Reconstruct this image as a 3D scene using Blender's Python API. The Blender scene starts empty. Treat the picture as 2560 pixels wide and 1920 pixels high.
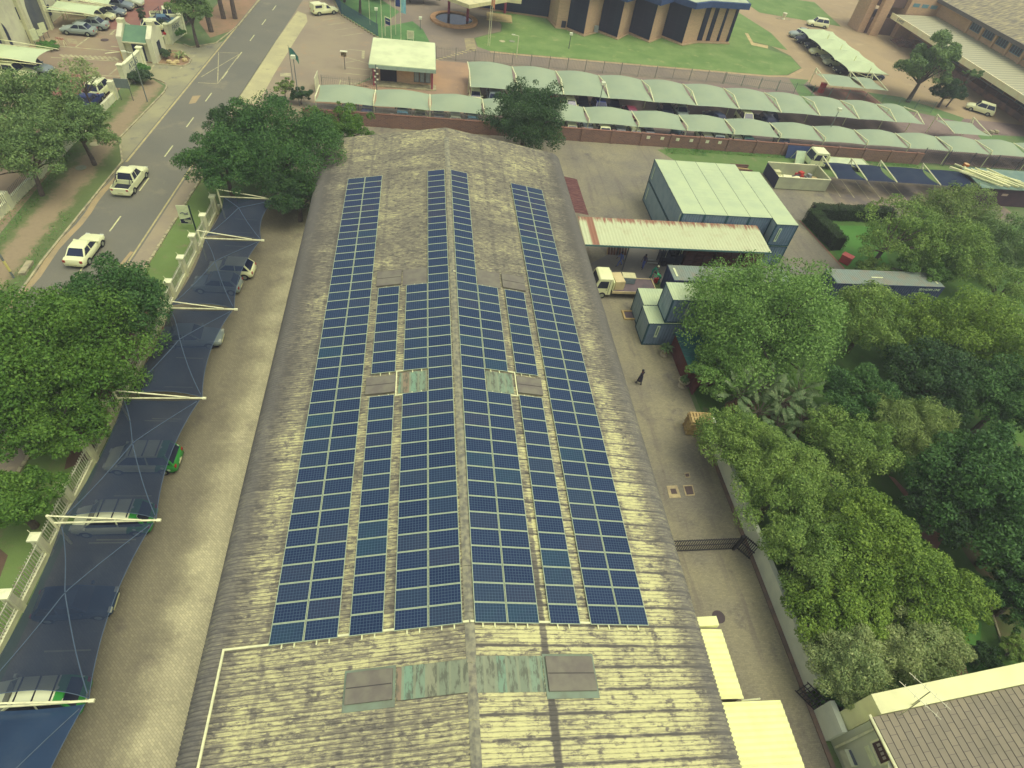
import bpy, math, random
import numpy as np
from mathutils import Vector, Matrix
random.seed(7); rng = np.random.default_rng(7)
R_ = math.radians
scene = bpy.context.scene
COL = scene.collection

# ------------------------------------------------------------------ camera
CAM = np.array([-2.3991, -11.2495, 35.9501]); FPX = 1516.61
YAW, PITCH, ROLL = 0.2176, 0.8126, 0.1677
def cam_axes():
    cy, sy = math.cos(YAW), math.sin(YAW)
    f = np.array([sy*math.cos(PITCH), cy*math.cos(PITCH), -math.sin(PITCH)])
    r = np.array([cy, -sy, 0.0]); u = np.cross(r, f)
    return (r*math.cos(ROLL)+u*math.sin(ROLL), -r*math.sin(ROLL)+u*math.cos(ROLL), f)
AX = cam_axes()
cd = bpy.data.cameras.new('camera'); cam = bpy.data.objects.new('camera', cd); COL.objects.link(cam)
cd.sensor_fit = 'HORIZONTAL'; cd.sensor_width = 36; cd.lens = FPX/2560*36
cd.clip_start = 0.5; cd.clip_end = 2000
m = Matrix.Identity(4)
for i in range(3):
    m[i][0] = AX[0][i]; m[i][1] = AX[1][i]; m[i][2] = -AX[2][i]; m[i][3] = CAM[i]
cam.matrix_world = m
scene.camera = cam

# surveying helper: a sight line of the surveyed photograph met with the level z gives a place on the plan
TT = dict(A=(0,0,3.456),B=(640,0,3.456),C=(1280,0,3.456),D=(1920,0,3.456),E=(0,440,3.456),F=(640,440,3.456),
          G=(1280,440,3.456),H=(1920,440,3.456),I=(0,900,3.456),J=(640,900,3.456),K=(1280,900,3.456),L=(1920,900,3.456),
          M=(0,1360,2.9625),N=(640,1360,2.9625),O=(1280,1360,2.9625),P=(1920,1360,2.9625),V=(0,0,.8641))
def sight(t, x, y):
    a, b, s = TT[t]; px, py = a+x/s, b+y/s
    return AX[0]*((px-1280)/FPX)+AX[1]*((960-py)/FPX)+AX[2]
def g(t, x, y, z=0.0):
    d = sight(t, x, y); p = CAM+d*((z-CAM[2])/d[2]); return (float(p[0]), float(p[1]), float(z))
def g2(t, x, y, z=0.0): return g(t, x, y, z)[:2]
TILT = 0.1710; RIDGE = 6.88
def groof(t, x, y, side, off=0.0):
    d = sight(t, x, y); tt = math.tan(TILT)*side     # plane z = RIDGE+off - tt*x
    k = (RIDGE+off-tt*CAM[0]-CAM[2])/(d[2]+tt*d[0]); p = CAM+d*k; return p

# ------------------------------------------------------------------ materials
ILL = (1.10, 1.02, 0.95)
def lin(c): c /= 255.0; return c/12.92 if c <= .04045 else ((c+.055)/1.055)**2.4
def S(r, gr, b): return tuple(min(.9, max(.004, lin(c)/k)) for c, k in zip((r, gr, b), ILL))+(1.0,)
class NT:
    def __init__(s, name):
        s.mat = bpy.data.materials.new(name); s.mat.use_nodes = True; s.t = s.mat.node_tree
        s.b = s.t.nodes['Principled BSDF']; s.out = s.t.nodes['Material Output']
        s.b.inputs['Specular IOR Level'].default_value = .25
    def n(s, ty, **kw):
        nd = s.t.nodes.new(ty)
        for k, v in kw.items(): setattr(nd, k, v)
        return nd
    def put(s, sock, v):
        if hasattr(v, 'node'): s.t.links.new(v, sock)
        elif v is not None:
            sock.default_value = v
    def math(s, op, a, b=None, c=None, clamp=False):
        nd = s.n('ShaderNodeMath', operation=op, use_clamp=clamp)
        for i, v in enumerate((a, b, c)):
            if v is not None: s.put(nd.inputs[i], v)
        return nd.outputs[0]
    def pos(s): return s.n('ShaderNodeNewGeometry').outputs['Position']
    def objc(s): return s.n('ShaderNodeTexCoord').outputs['Object']
    def xyz(s, v):
        nd = s.n('ShaderNodeSeparateXYZ'); s.put(nd.inputs[0], v); return nd.outputs
    def vec(s, x, y, z):
        nd = s.n('ShaderNodeCombineXYZ')
        for i, v in enumerate((x, y, z)): s.put(nd.inputs[i], v)
        return nd.outputs[0]
    def noise(s, v, scale, detail=4, rough=.55):
        nd = s.n('ShaderNodeTexNoise'); s.put(nd.inputs['Vector'], v)
        nd.inputs['Scale'].default_value = scale; nd.inputs['Detail'].default_value = detail
        nd.inputs['Roughness'].default_value = rough; return nd.outputs['Fac']
    def voro(s, v, scale, feat='F1'):
        nd = s.n('ShaderNodeTexVoronoi', feature=feat); s.put(nd.inputs['Vector'], v)
        nd.inputs['Scale'].default_value = scale; return nd.outputs['Distance']
    def rng(s, v, a, b, c=0.0, d=1.0):
        nd = s.n('ShaderNodeMapRange'); nd.interpolation_type = 'SMOOTHSTEP'; s.put(nd.inputs[0], v)
        for i, q in enumerate((a, b, c, d)): nd.inputs[i+1].default_value = q
        return nd.outputs[0]
    def mix(s, f, a, b, blend='MIX'):
        nd = s.n('ShaderNodeMix', data_type='RGBA', blend_type=blend); s.put(nd.inputs[0], f)
        s.put(nd.inputs[6], a); s.put(nd.inputs[7], b); return nd.outputs[2]
    def ramp(s, f, stops):
        nd = s.n('ShaderNodeValToRGB'); s.put(nd.inputs[0], f); e = nd.color_ramp.elements
        while len(e) < len(stops): e.new(.5)
        for q, (p, c) in zip(e, stops): q.position = p; q.color = c
        return nd.outputs[0]
    def done(s, col, rough=.85, metal=0.0, bump=None, strength=.4, dist=.02):
        s.put(s.b.inputs['Base Color'], col); s.put(s.b.inputs['Roughness'], rough)
        s.b.inputs['Metallic'].default_value = metal
        if bump is not None:
            nd = s.n('ShaderNodeBump'); nd.inputs['Strength'].default_value = strength; nd.inputs['Distance'].default_value = dist
            s.put(nd.inputs['Height'], bump); s.t.links.new(nd.outputs[0], s.b.inputs['Normal'])
        return s.mat
MATS = {}
def mat(name, col, rough=.8, col2=None, scale=3.0, metal=0.0, world=False, lo=.35, hi=.68):
    """plain paint / plaster / metal with uneven wear towards col2"""
    if name in MATS: return MATS[name]
    t = NT(name)
    if col2 is None: col2 = tuple(c*.86 for c in col[:3])+(1,)
    v = t.pos() if world else t.objc()
    f = t.rng(t.noise(v, scale, 5), lo, hi)
    MATS[name] = t.done(t.mix(f, col, col2), rough, metal); return MATS[name]
def ground_mat(name, c1, c2, c3=None, s1=.25, s2=3.0, brick=None, grit=.25, rough=.92, stain=None, tracks=None):
    if name in MATS: return MATS[name]
    t = NT(name); p = t.pos()
    c = t.mix(t.rng(t.noise(p, s1, 5, .6), .35, .65), c1, c2)
    if c3: c = t.mix(t.rng(t.noise(p, s1*2.3, 6, .65), .55, .72), c, c3)
    gr = t.noise(p, s2*6, 3)
    c = t.mix(grit, c, t.mix(gr, (.03,.03,.03,1), (1,1,1,1)), 'SOFT_LIGHT')
    bump = gr
    if brick:
        w, h, rot, dark = brick
        mp = t.n('ShaderNodeMapping'); mp.inputs['Rotation'].default_value = (0, 0, rot); t.put(mp.inputs[0], p)
        bt = t.n('ShaderNodeTexBrick'); t.put(bt.inputs[0], mp.outputs[0])
        bt.inputs['Scale'].default_value = 1.0; bt.inputs['Brick Width'].default_value = w; bt.inputs['Row Height'].default_value = h
        bt.inputs['Mortar Size'].default_value = min(w, h)*.09; bt.inputs['Color1'].default_value = (1,1,1,1)
        bt.inputs['Color2'].default_value = (.74,.74,.76,1); bt.inputs['Mortar'].default_value = (dark,)*3+(1,)
        c = t.mix(.85, c, bt.outputs[0], 'MULTIPLY')
    if tracks:     # worn tyre lines, drips and damp patches drawn out along the lane
        x, y, z = t.xyz(p); n1 = t.noise(t.vec(t.math('MULTIPLY', x, 1.3), t.math('MULTIPLY', y, .10), 2.0), 1.0, 5, .65)
        c = t.mix(t.rng(n1, .50, .68, 0, .5), c, tracks); drips = t.math('SUBTRACT', 1.0, t.rng(t.math('ADD', t.voro(p, .9), t.math('MULTIPLY', t.noise(p, 6, 3), .12)), .10, .19))
        c = t.mix(t.math('MULTIPLY', drips, .3), c, S(80,74,66)); c = t.mix(t.rng(t.noise(p, 1.4, 6, .75), .58, .72, 0, .35), c, S(176,166,124))
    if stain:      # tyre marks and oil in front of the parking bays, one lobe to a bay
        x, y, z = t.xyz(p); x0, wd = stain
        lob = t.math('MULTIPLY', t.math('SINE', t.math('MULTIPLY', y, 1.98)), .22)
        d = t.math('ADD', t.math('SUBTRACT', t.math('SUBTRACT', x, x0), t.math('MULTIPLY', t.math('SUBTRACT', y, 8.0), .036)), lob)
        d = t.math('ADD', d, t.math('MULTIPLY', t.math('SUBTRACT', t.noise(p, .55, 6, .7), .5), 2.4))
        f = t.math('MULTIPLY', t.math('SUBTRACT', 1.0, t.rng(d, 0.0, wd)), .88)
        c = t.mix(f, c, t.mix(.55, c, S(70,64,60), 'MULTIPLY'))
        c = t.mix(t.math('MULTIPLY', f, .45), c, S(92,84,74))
    MATS[name] = t.done(c, rough, bump=bump, strength=.15); return MATS[name]

# ------------------------------------------------------------------ mesh builder
class MB:
    def __init__(s): s.v = []; s.f = []; s.mi = []
    def add(s, vs, fs, mi=0):
        o = len(s.v); s.v.extend(tuple(map(float, p)) for p in vs)
        for f in fs: s.f.append(tuple(i+o for i in f)); s.mi.append(mi)
        return s
    def box(s, x0, x1, y0, y1, z0, z1, mi=0):
        return s.add([(x0,y0,z0),(x1,y0,z0),(x1,y1,z0),(x0,y1,z0),(x0,y0,z1),(x1,y0,z1),(x1,y1,z1),(x0,y1,z1)],
                     [(0,3,2,1),(4,5,6,7),(0,1,5,4),(1,2,6,5),(2,3,7,6),(3,0,4,7)], mi)
    def obox(s, c, d, z0, z1, rot=0.0, mi=0):
        """box of plan size d round c turned by rot"""
        ca, sa = math.cos(rot), math.sin(rot); P = []
        for z in (z0, z1):
            for sx, sy in ((-1,-1),(1,-1),(1,1),(-1,1)):
                x, y = sx*d[0]/2, sy*d[1]/2; P.append((c[0]+x*ca-y*sa, c[1]+x*sa+y*ca, z))
        return s.add(P, [(0,3,2,1),(4,5,6,7),(0,1,5,4),(1,2,6,5),(2,3,7,6),(3,0,4,7)], mi)
    def prism(s, poly, z0, z1, mi=0):
        n = len(poly)
        a = sum(poly[i][0]*poly[(i+1)%n][1]-poly[(i+1)%n][0]*poly[i][1] for i in range(n))
        if a < 0: poly = poly[::-1]
        vs = [(p[0],p[1],z0) for p in poly]+[(p[0],p[1],z1) for p in poly]
        fs = [tuple(range(n-1,-1,-1)), tuple(range(n,2*n))]+[(i,(i+1)%n,(i+1)%n+n,i+n) for i in range(n)]
        return s.add(vs, fs, mi)
    def sheet(s, poly, z, mi=0):
        n = len(poly); a = sum(poly[i][0]*poly[(i+1)%n][1]-poly[(i+1)%n][0]*poly[i][1] for i in range(n))
        if a < 0: poly = poly[::-1]
        return s.add([(p[0],p[1],z) for p in poly], [tuple(range(n))], mi)
    def strip(s, pts, w, z, mi=0, h=0.0):
        """flat band (or low kerb when h>0) along a polyline"""
        pts = [np.array(p[:2], float) for p in pts]; L = []; Rr = []
        for i, p in enumerate(pts):
            d = pts[min(i+1, len(pts)-1)]-pts[max(i-1, 0)]; d /= np.linalg.norm(d); nn = np.array([-d[1], d[0]])*w/2
            L.append(p+nn); Rr.append(p-nn)
        n = len(pts)
        if h == 0:
            return s.add([(*p, z) for p in L]+[(*p, z) for p in Rr], [(i, i+n, i+n+1, i+1) for i in range(n-1)], mi)
        vs = [(*p, z) for p in L]+[(*p, z) for p in Rr]+[(*p, z+h) for p in L]+[(*p, z+h) for p in Rr]; fs = []
        for i in range(n-1):
            fs += [(2*n+i, 3*n+i, 3*n+i+1, 2*n+i+1), (i, 2*n+i, 2*n+i+1, i+1), (n+i, n+i+1, 3*n+i+1, 3*n+i)]
        fs += [(0, n, 3*n, 2*n), (n-1, 3*n-1, 4*n-1, 2*n-1)]
        return s.add(vs, fs, mi)
    def tube(s, pts, r, n=6, mi=0, caps=True, squash=1.0):
        pts = [np.array(p, float) for p in pts]; k = len(pts); rs = r if hasattr(r, '__len__') else [r]*k
        vs = []; fs = []; up = None
        for i, p in enumerate(pts):
            d = pts[min(i+1, k-1)]-pts[max(i-1, 0)]; d = d/(np.linalg.norm(d)+1e-9)
            if up is None:
                up = np.array([0,0,1.]) if abs(d[2]) < .9 else np.array([1.,0,0])
            a = np.cross(d, up); a /= np.linalg.norm(a)+1e-9; b = np.cross(a, d); up = b
            for j in range(n):
                th = 2*math.pi*(j+.5)/n; vs.append(p+(a*math.cos(th)+b*math.sin(th)*squash)*rs[i])
        for i in range(k-1):
            for j in range(n): fs.append((i*n+j, i*n+(j+1)%n, (i+1)*n+(j+1)%n, (i+1)*n+j))
        if caps: fs += [tuple(range(n-1,-1,-1)), tuple(range((k-1)*n, k*n))]
        return s.add(vs, fs, mi)
    def lathe(s, prof, c=(0,0,0), n=20, mi=0, caps=True):
        k = len(prof); vs = [(c[0]+r*math.cos(2*math.pi*j/n), c[1]+r*math.sin(2*math.pi*j/n), c[2]+z) for r, z in prof for j in range(n)]
        fs = [(i*n+j, i*n+(j+1)%n, (i+1)*n+(j+1)%n, (i+1)*n+j) for i in range(k-1) for j in range(n)]
        if caps: fs += [tuple(range(n-1,-1,-1)), tuple(range((k-1)*n, k*n))]
        return s.add(vs, fs, mi)
    def grid(s, fn, nu, nv, mi=0):
        vs = [fn(i/nu, j/nv) for i in range(nu+1) for j in range(nv+1)]
        fs = [(i*(nv+1)+j, (i+1)*(nv+1)+j, (i+1)*(nv+1)+j+1, i*(nv+1)+j+1) for i in range(nu) for j in range(nv)]
        return s.add(vs, fs, mi)
    def mesh(s, name, mats, off=(0,0,0), smooth=False):
        me = bpy.data.meshes.new(name)
        vs = np.array(s.v, float)-np.array(off, float)
        me.from_pydata(vs.tolist(), [], s.f)
        for mm in (mats if isinstance(mats, (list, tuple)) else [mats]): me.materials.append(mm)
        if any(s.mi): me.polygons.foreach_set('material_index', s.mi)
        if smooth:
            me.polygons.foreach_set('use_smooth', [True]*len(me.polygons)); me.set_sharp_from_angle(angle=R_(smooth if smooth > 1 else 40))
        me.update(); return me
def obj(name, mb, mats, parent=None, smooth=False, local=False):
    off = (0,0,0)
    if parent is not None and not local:
        q = parent
        while q is not None: off = tuple(a+b for a, b in zip(off, q.location)); q = q.parent
    me = mb.mesh(name, mats, off, smooth) if isinstance(mb, MB) else mb
    o = bpy.data.objects.new(name, me); COL.objects.link(o); o.parent = parent; return o
def tag(o, label=None, cat=None, group=None, kind=None):
    if label: o['label'] = label
    if cat: o['category'] = cat
    if group: o['group'] = group
    if kind: o['kind'] = kind
    return o
def thing(name, label, cat, loc=(0,0,0), rot=0.0, group=None):
    o = bpy.data.objects.new(name, None); o.empty_display_size = .3; COL.objects.link(o)
    o.location = loc; o.rotation_euler = (0,0,rot); return tag(o, label, cat, group)
def struct(name, mb, m): return tag(obj(name, mb, m), kind='structure')
def copy_tree(o, parent=None):
    c = o.copy(); COL.objects.link(c); c.parent = parent
    for ch in list(o.children): copy_tree(ch, c)
    return c
ORD = ['first','second','third','fourth','fifth','sixth','seventh','eighth','ninth','tenth','eleventh','twelfth','thirteenth','fourteenth','fifteenth','sixteenth']
def text_mesh(txt, size, depth=.01):
    c = bpy.data.curves.new('writing', 'FONT'); c.body = txt; c.size = size; c.extrude = depth; c.align_x = 'CENTER'; c.align_y = 'CENTER'
    o = bpy.data.objects.new('writing', c); COL.objects.link(o)
    me = bpy.data.meshes.new_from_object(o.evaluated_get(bpy.context.evaluated_depsgraph_get()))
    COL.objects.unlink(o); bpy.data.objects.remove(o); return me
def writing(txt, size, parent, loc, xdir, zdir, m, name='lettering'):
    """letters on an upright face: xdir = reading direction, zdir = up of the letters (parent-local)"""
    me = text_mesh(txt, size); me.materials.clear(); me.materials.append(m)
    o = bpy.data.objects.new(name, me); COL.objects.link(o); o.parent = parent
    x = Vector(xdir).normalized(); z = Vector(zdir).normalized(); nrm = x.cross(z)
    o.matrix_local = Matrix(((x[0],z[0],nrm[0],loc[0]),(x[1],z[1],nrm[1],loc[1]),(x[2],z[2],nrm[2],loc[2]),(0,0,0,1)))
    return o

# ------------------------------------------------------------------ light
SUN_EL, SUN_AZ = R_(70), R_(125)          # azimuth clockwise from +Y; a veiled sun high up on the garden side
sd = bpy.data.lights.new('sun', 'SUN'); sd.energy = .7; sd.angle = R_(45); sd.color = (1.0, .92, .46)
so = bpy.data.objects.new('sun', sd); COL.objects.link(so)
sv = Vector((math.sin(SUN_AZ)*math.cos(SUN_EL), math.cos(SUN_AZ)*math.cos(SUN_EL), math.sin(SUN_EL)))
so.rotation_euler = sv.to_track_quat('Z', 'Y').to_euler(); so.location = (-60, 0, 90)
w = bpy.data.worlds.new('World'); scene.world = w; w.use_nodes = True; wt = w.node_tree
bg = wt.nodes['Background']; bg.inputs[1].default_value = .15
sky = wt.nodes.new('ShaderNodeTexSky'); sky.sky_type = 'NISHITA'; sky.sun_disc = False
sky.sun_elevation = SUN_EL; sky.sun_rotation = SUN_AZ; sky.dust_density = 6.0; sky.air_density = 1.0; sky.ozone_density = 1.0
hs = wt.nodes.new('ShaderNodeHueSaturation'); hs.inputs['Saturation'].default_value = .42
wt.links.new(sky.outputs[0], hs.inputs['Color']); wt.links.new(hs.outputs[0], bg.inputs[0])
vs_ = scene.view_settings; scene.display_settings.display_device = 'sRGB'
vs_.view_transform = 'Standard'; vs_.look = 'None'; vs_.gamma = 1; vs_.exposure = .2; vs_.use_curve_mapping = False
scene.cycles.max_bounces = 6; scene.cycles.diffuse_bounces = 3; scene.cycles.transparent_max_bounces = 12
scene.cycles.transmission_bounces = 3; scene.cycles.glossy_bounces = 2
# ================================================================== ground and roads
def lv(n): return .004*n

grass_m = ground_mat('grass', S(94,114,62), S(108,122,74), S(132,120,84), .4, 4, grit=.6)
lawn_m = ground_mat('lawn', S(104,132,64), S(124,146,78), S(148,154,92), .22, 3, grit=.45)
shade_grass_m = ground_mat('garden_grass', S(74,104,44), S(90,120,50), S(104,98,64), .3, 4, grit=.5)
yard_m = ground_mat('yard_paving', S(160,150,112), S(138,130,106), S(120,112,96), .13, 2.2, brick=(.2,.1,0,.72), grit=.35, tracks=S(112,102,88))
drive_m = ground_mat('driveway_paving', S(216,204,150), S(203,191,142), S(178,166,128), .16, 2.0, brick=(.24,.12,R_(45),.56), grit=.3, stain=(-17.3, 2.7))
asphalt_m = ground_mat('asphalt', S(116,113,94), S(125,120,97), S(140,132,103), .1, 5, grit=.4)
fore_m = ground_mat('forecourt_paving', S(160,144,110), S(150,134,106), S(170,142,104), .14, 3, grit=.3)
conc_m = ground_mat('concrete_apron', S(196,186,128), S(182,172,122), S(160,150,112), .3, 3, grit=.3)
park_m = ground_mat('car_park_paving', S(132,112,98), S(146,126,108), S(112,98,90), .2, 3, grit=.3)
lane_m = ground_mat('lane_paving', S(146,130,104), S(134,120,100), S(160,142,110), .15, 3, grit=.3)
dirt_m = ground_mat('red_dirt', S(160,126,92), S(146,120,86), S(120,118,72), .45, 4, grit=.5)
redpave_m = ground_mat('red_paving', S(150,104,84), S(140,100,84), S(160,122,94), .2, 3, grit=.3)
east_m = ground_mat('east_paving', S(176,152,108), S(164,142,104), S(186,164,116), .12, 3, grit=.3)
white_line = mat('road_paint', S(226,220,150), .7, S(196,190,134), 2, world=True)
faint_line = mat('worn_paint', S(196,186,130), .8, S(160,150,114), 1.2, world=True)
yellow_line = mat('yellow_paint', S(198,182,118), .8, S(170,156,110), 1.5, world=True)
kerb_m = mat('kerb_stone', S(188,176,126), .9, S(150,140,108), 1.5, world=True)

def one(name, polys, level, m):
    b = MB()
    for p in polys: b.sheet(p, lv(level))
    return struct(name, b, m)
b = MB(); b.sheet([(-420,-160),(420,-160),(420,520),(-420,520)], 0); struct('ground', b, grass_m)
def xc(y): return -31.4+.0594*(y-41)
ys = list(range(-60, 331, 6))
one('road', [[(xc(y)-3.55, y) for y in ys]+[(xc(y)+3.55, y) for y in ys[::-1]]], 3, asphalt_m)
b = MB()
for i in range(-12, 40):
    y0 = 41.05+i*7.3
    b.strip([(xc(y0), y0), (xc(y0+2.6), y0+2.6)], .13, lv(5))
struct('road_markings', b, white_line)
b = MB()
for pts in ([('A',1890,450),('A',1880,725)], [('A',1740,665),('A',2075,465)], [('A',1880,725),('A',2075,465)], [('A',1710,715),('A',1880,725)], [('A',1900,455),('A',2060,460)]): b.strip([g(*p) for p in pts], .12, lv(6))
struct('turning_box', b, faint_line)
b = MB(); b.strip([(xc(y)-3.3, y) for y in range(54, 125, 4)], .22, lv(5)); b.strip([(xc(y)+3.3, y) for y in range(-40, 60, 4)], .16, lv(5))
struct('road_edge_lines', b, yellow_line)
b = MB(); b.strip([(xc(y)-3.1-.15*math.sin(y*.7), y) for y in range(-20, 54, 2)], 0.55, lv(4)); b.sheet([g('A',1630,900), g('A',1665,830), g('A',1735,825), g('A',1690,890)], lv(5))
b.strip([(xc(y)+3.0+.12*math.sin(y), y) for y in range(-20, 40, 2)], .3, lv(4))
struct('gutter_dirt', b, ground_mat('orange_dirt', S(178,154,106), S(162,144,104), S(148,136,104), .6, 5, grit=.4))
one('slip_road', [[(-33.2,54),(-34.4,54),(-36.2,59.1),(-35.0,71.9),(-35.3,74.1),(-37.3,75.9),(-41,76),(-41,90),(-36.8,88.4),(-35.6,87.6),(-32.6,90.2),(-31.2,92),(-32,80)]], 2,
    ground_mat('slip_asphalt', S(166,158,112), S(146,140,106), S(120,116,100), .2, 4, grit=.35))
one('complex_paving', [[(-90,20),(-40.2,20),(-40.2,76),(-40.6,90),(-38.5,95),(-37.5,140),(-90,160)]], 1, ground_mat('complex_brick', S(160,142,104), S(148,128,100), S(158,122,96), .12, 3, grit=.3))
one('red_brick_court', [[(-49.5,92),(-40.4,91.5),(-39,97),(-38.6,140),(-49,150)], [(-47,66),(-41,64),(-41,74),(-47,75.5)]], 2, redpave_m)
b = MB()
for p in ([('A',655,405),('A',770,322)], [('A',960,400),('A',1055,407)], [('A',440,495),('A',1020,530)], [('A',520,400),('A',1040,445)], [('A',945,645),('A',1075,540)], [('A',880,655),('A',1050,660)],
          [('A',950,300),('A',1000,255)], [('A',960,300),('A',985,290)], [('A',1330,560),('A',1300,610)], [('A',1550,600),('A',1680,480)]):
    b.strip([g(*q) for q in p], .22, lv(3))
for k in range(5): b.strip([g('A',575+k*5,335+k*9), g('A',660+k*3,345+k*9)], .12, lv(3))
struct('court_markings', b, faint_line)
b = MB()
for k in range(12):
    b.strip([g('A',520+k*42,470+k*2), g('A',560+k*42,495+k*2.5)], .35, lv(3))
struct('hatched_marking', b, faint_line)
# traffic island and verges on the far side of the road
one('island', [[(-39.6,80.9),(-38.3,80.6),(-34.9,80.6),(-34.4,81.6),(-34.5,83.2),(-36.6,86),(-38.6,86)]], 4, dirt_m)
b = MB()
b.strip([(-34.2,-40+0),(-34.9+.0,0),(-35.2,36),(-34.3,54),(-36.2,59.1),(-35.0,71.9),(-35.1,73.6),(-35.6,74.8),(-37.3,75.9),(-38.4,76)], .18, 0, h=.13)
b.strip([(-36.8,88.4),(-35.6,87.6),(-32.7,90),(-31.2,98),(-30.3,112),(-27,160),(-21,260)], .18, 0, h=.13)
b.strip([(-38.3,80.6),(-34.9,80.6),(-34.4,81.6),(-34.5,83.2),(-36.6,86)], .18, 0, h=.13)
struct('kerb', b, kerb_m)
def verge_mat():
    t = NT('patchy_verge'); p = t.pos(); x, y, z = t.xyz(p); n1 = t.noise(p, .9, 7, .72); n2 = t.noise(p, .22, 3)
    d = t.math('ABSOLUTE', t.math('ADD', x, t.math('SUBTRACT', 37.45, t.math('MULTIPLY', t.math('SUBTRACT', y, 50.0), .022))))
    d = t.math('ADD', d, t.math('MULTIPLY', t.math('SUBTRACT', n1, .5), 3.4))
    g_ = t.mix(n1, S(84,106,54), S(118,124,74)); e_ = t.mix(t.noise(p, 2.4, 6, .7), S(140,122,90), S(168,148,108))
    return t.done(t.mix(t.rng(d, .55, 1.75), e_, g_), .95)
def wob(pts, w, n=14, seed=1):
    r = random.Random(seed); L = []; Q = []
    for i in range(n+1):
        t = i/n*(len(pts)-1); k = min(int(t), len(pts)-2); f = t-k
        x = pts[k][0]*(1-f)+pts[k+1][0]*f; y = pts[k][1]*(1-f)+pts[k+1][1]*f; ww = w*(1+r.uniform(-.3,.3))/2
        L.append((x-ww, y)); Q.append((x+ww, y))
    return L+Q[::-1]
one('verge', [[(-40.3,-40),(-35.0,-40),(-35.3,36),(-34.5,54),(-36.3,59.1),(-35.2,71.9),(-35.5,73.8),(-37.3,75.6),(-39.2,75.6),(-39.8,69)]], 2, verge_mat())
one('dirt_path', [[(-34,92),(-31.5,96),(-30.6,112),(-27,160),(-33,170),(-36,112),(-37,98)]], 2, dirt_m)
# near side: footway, kerb stones and the lawn strip in front of the fence
one('footway', [[(xc(y)+3.5, y) for y in range(-60, 67, 6)]+[(xc(y)+4.9, y) for y in range(60, -61, -6)]], 2, ground_mat('footway_brick', S(164,148,112), S(150,136,108), S(172,156,116), .3, 4, grit=.4))
b = MB(); y = -30.0
while y < 62:
    b.obox((xc(y)+5.0+random.uniform(-.03,.03), y), (.22, .42), 0, .1+random.uniform(0,.04), random.uniform(-.05,.05)); y += .5
struct('kerb_stones', b, kerb_m)
one('lawn_strip', [[(xc(y)+5.1, y) for y in range(-40, 63, 6)]+[(-23.2,62),(-23.0,44),(-24.3,2),(-25.2,-40)]], 2, ground_mat('verge_lawn', S(104,124,62), S(112,132,68), S(128,120,80), .35, 4, grit=.5))
one('bare_soil', [[(-24.0,15),(-23.6,24),(-24.6,31),(-26.6,27),(-26.4,19),(-25.4,14)], [(-25.6,3),(-26.2,8),(-27.6,9),(-27.4,3)]], 3, ground_mat('soil', S(110,84,66), S(96,80,58), S(100,104,56), .4, 4, grit=.4))
# yards
one('yard', [[(-23.4,-40),(20,-40),(20,36),(40.5,38.8),(43.7,39.7),(42.6,49.4),(54,51.4),(76,51.6),(76,61),(36,61.5),(33.5,66.7),(-17.3,66.7),(-17.4,50),(-21.5,46.5),(-23.0,44)]], 1, yard_m)
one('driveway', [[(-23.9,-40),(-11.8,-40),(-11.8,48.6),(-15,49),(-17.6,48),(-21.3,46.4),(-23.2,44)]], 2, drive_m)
one('back_strip', [[(31.5,61.4),(36,60.6),(50,61),(76,61.4),(110,58),(110,66),(69,66.6),(33,66.7),(29,65.5)]], 3, ground_mat('strip_grass', S(98,124,62), S(108,128,68), S(138,132,90), .4, 4, grit=.4))
one('storage_yard', [[(49.6,51.8),(76,52.4),(76,60.4),(50.5,60.6)]], 3, ground_mat('dark_yard', S(150,134,102), S(112,102,90), S(96,88,84), .3, 4, grit=.4))
b = MB()
for x0 in (51.7,53.65,55.7,57.6,59.5,61.4): b.strip([(x0-.25,55.6),(x0+.25,60.3)], .1, lv(5))
struct('bay_lines', b, faint_line)
one('concrete_strip', [[(20,36),(13.5,35),(13.5,38),(20,43),(32,43),(40.5,38.8)]], 2, ground_mat('canopy_floor', S(128,122,106), S(120,114,102), S(140,130,106), .2, 3, grit=.3))
one('red_kerb', [[(43.75,39.6),(44.0,39.7),(42.95,49.5),(42.7,49.4)]], 3, redpave_m)
# gardens on the right
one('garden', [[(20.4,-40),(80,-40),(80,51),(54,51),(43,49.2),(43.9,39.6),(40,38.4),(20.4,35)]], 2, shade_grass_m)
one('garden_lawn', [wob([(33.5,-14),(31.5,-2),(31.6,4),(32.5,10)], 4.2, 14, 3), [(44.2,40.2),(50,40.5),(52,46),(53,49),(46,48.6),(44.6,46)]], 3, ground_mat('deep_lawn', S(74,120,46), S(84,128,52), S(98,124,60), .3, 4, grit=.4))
one('garden_path', [[g2('P',1420,1000),g2('P',1500,1000),g2('P',1250,400),g2('P',1180,360),g2('P',1180,260),g2('P',1100,270),g2('P',1180,470)],
                    [g2('L',1420,1350),g2('L',1560,1450),g2('L',1450,1660),g2('L',1300,1500)], [g2('L',1040,1000),g2('L',1090,1020),g2('L',1390,1330),g2('L',1330,1370)]], 4, ground_mat('brick_path', S(164,118,92), S(148,108,86), S(130,100,80), .4, 4, grit=.4))
b = MB(); b.strip([g('P',1625,270), g('P',1632,400), g('P',1665,540), g('P',1710,680), g('P',1775,830)], .12, 0, h=.1)
struct('lawn_edging', b, kerb_m)
one('garden_bed', [[g2('P',1545,200), g2('P',1620,260), g2('P',1660,560), g2('P',1770,830), (40,-6), (46,2), (42,10), (36,11)]], 3, ground_mat('bed_soil', S(104,96,58), S(92,104,52), S(120,92,66), .5, 4, grit=.4))
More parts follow.
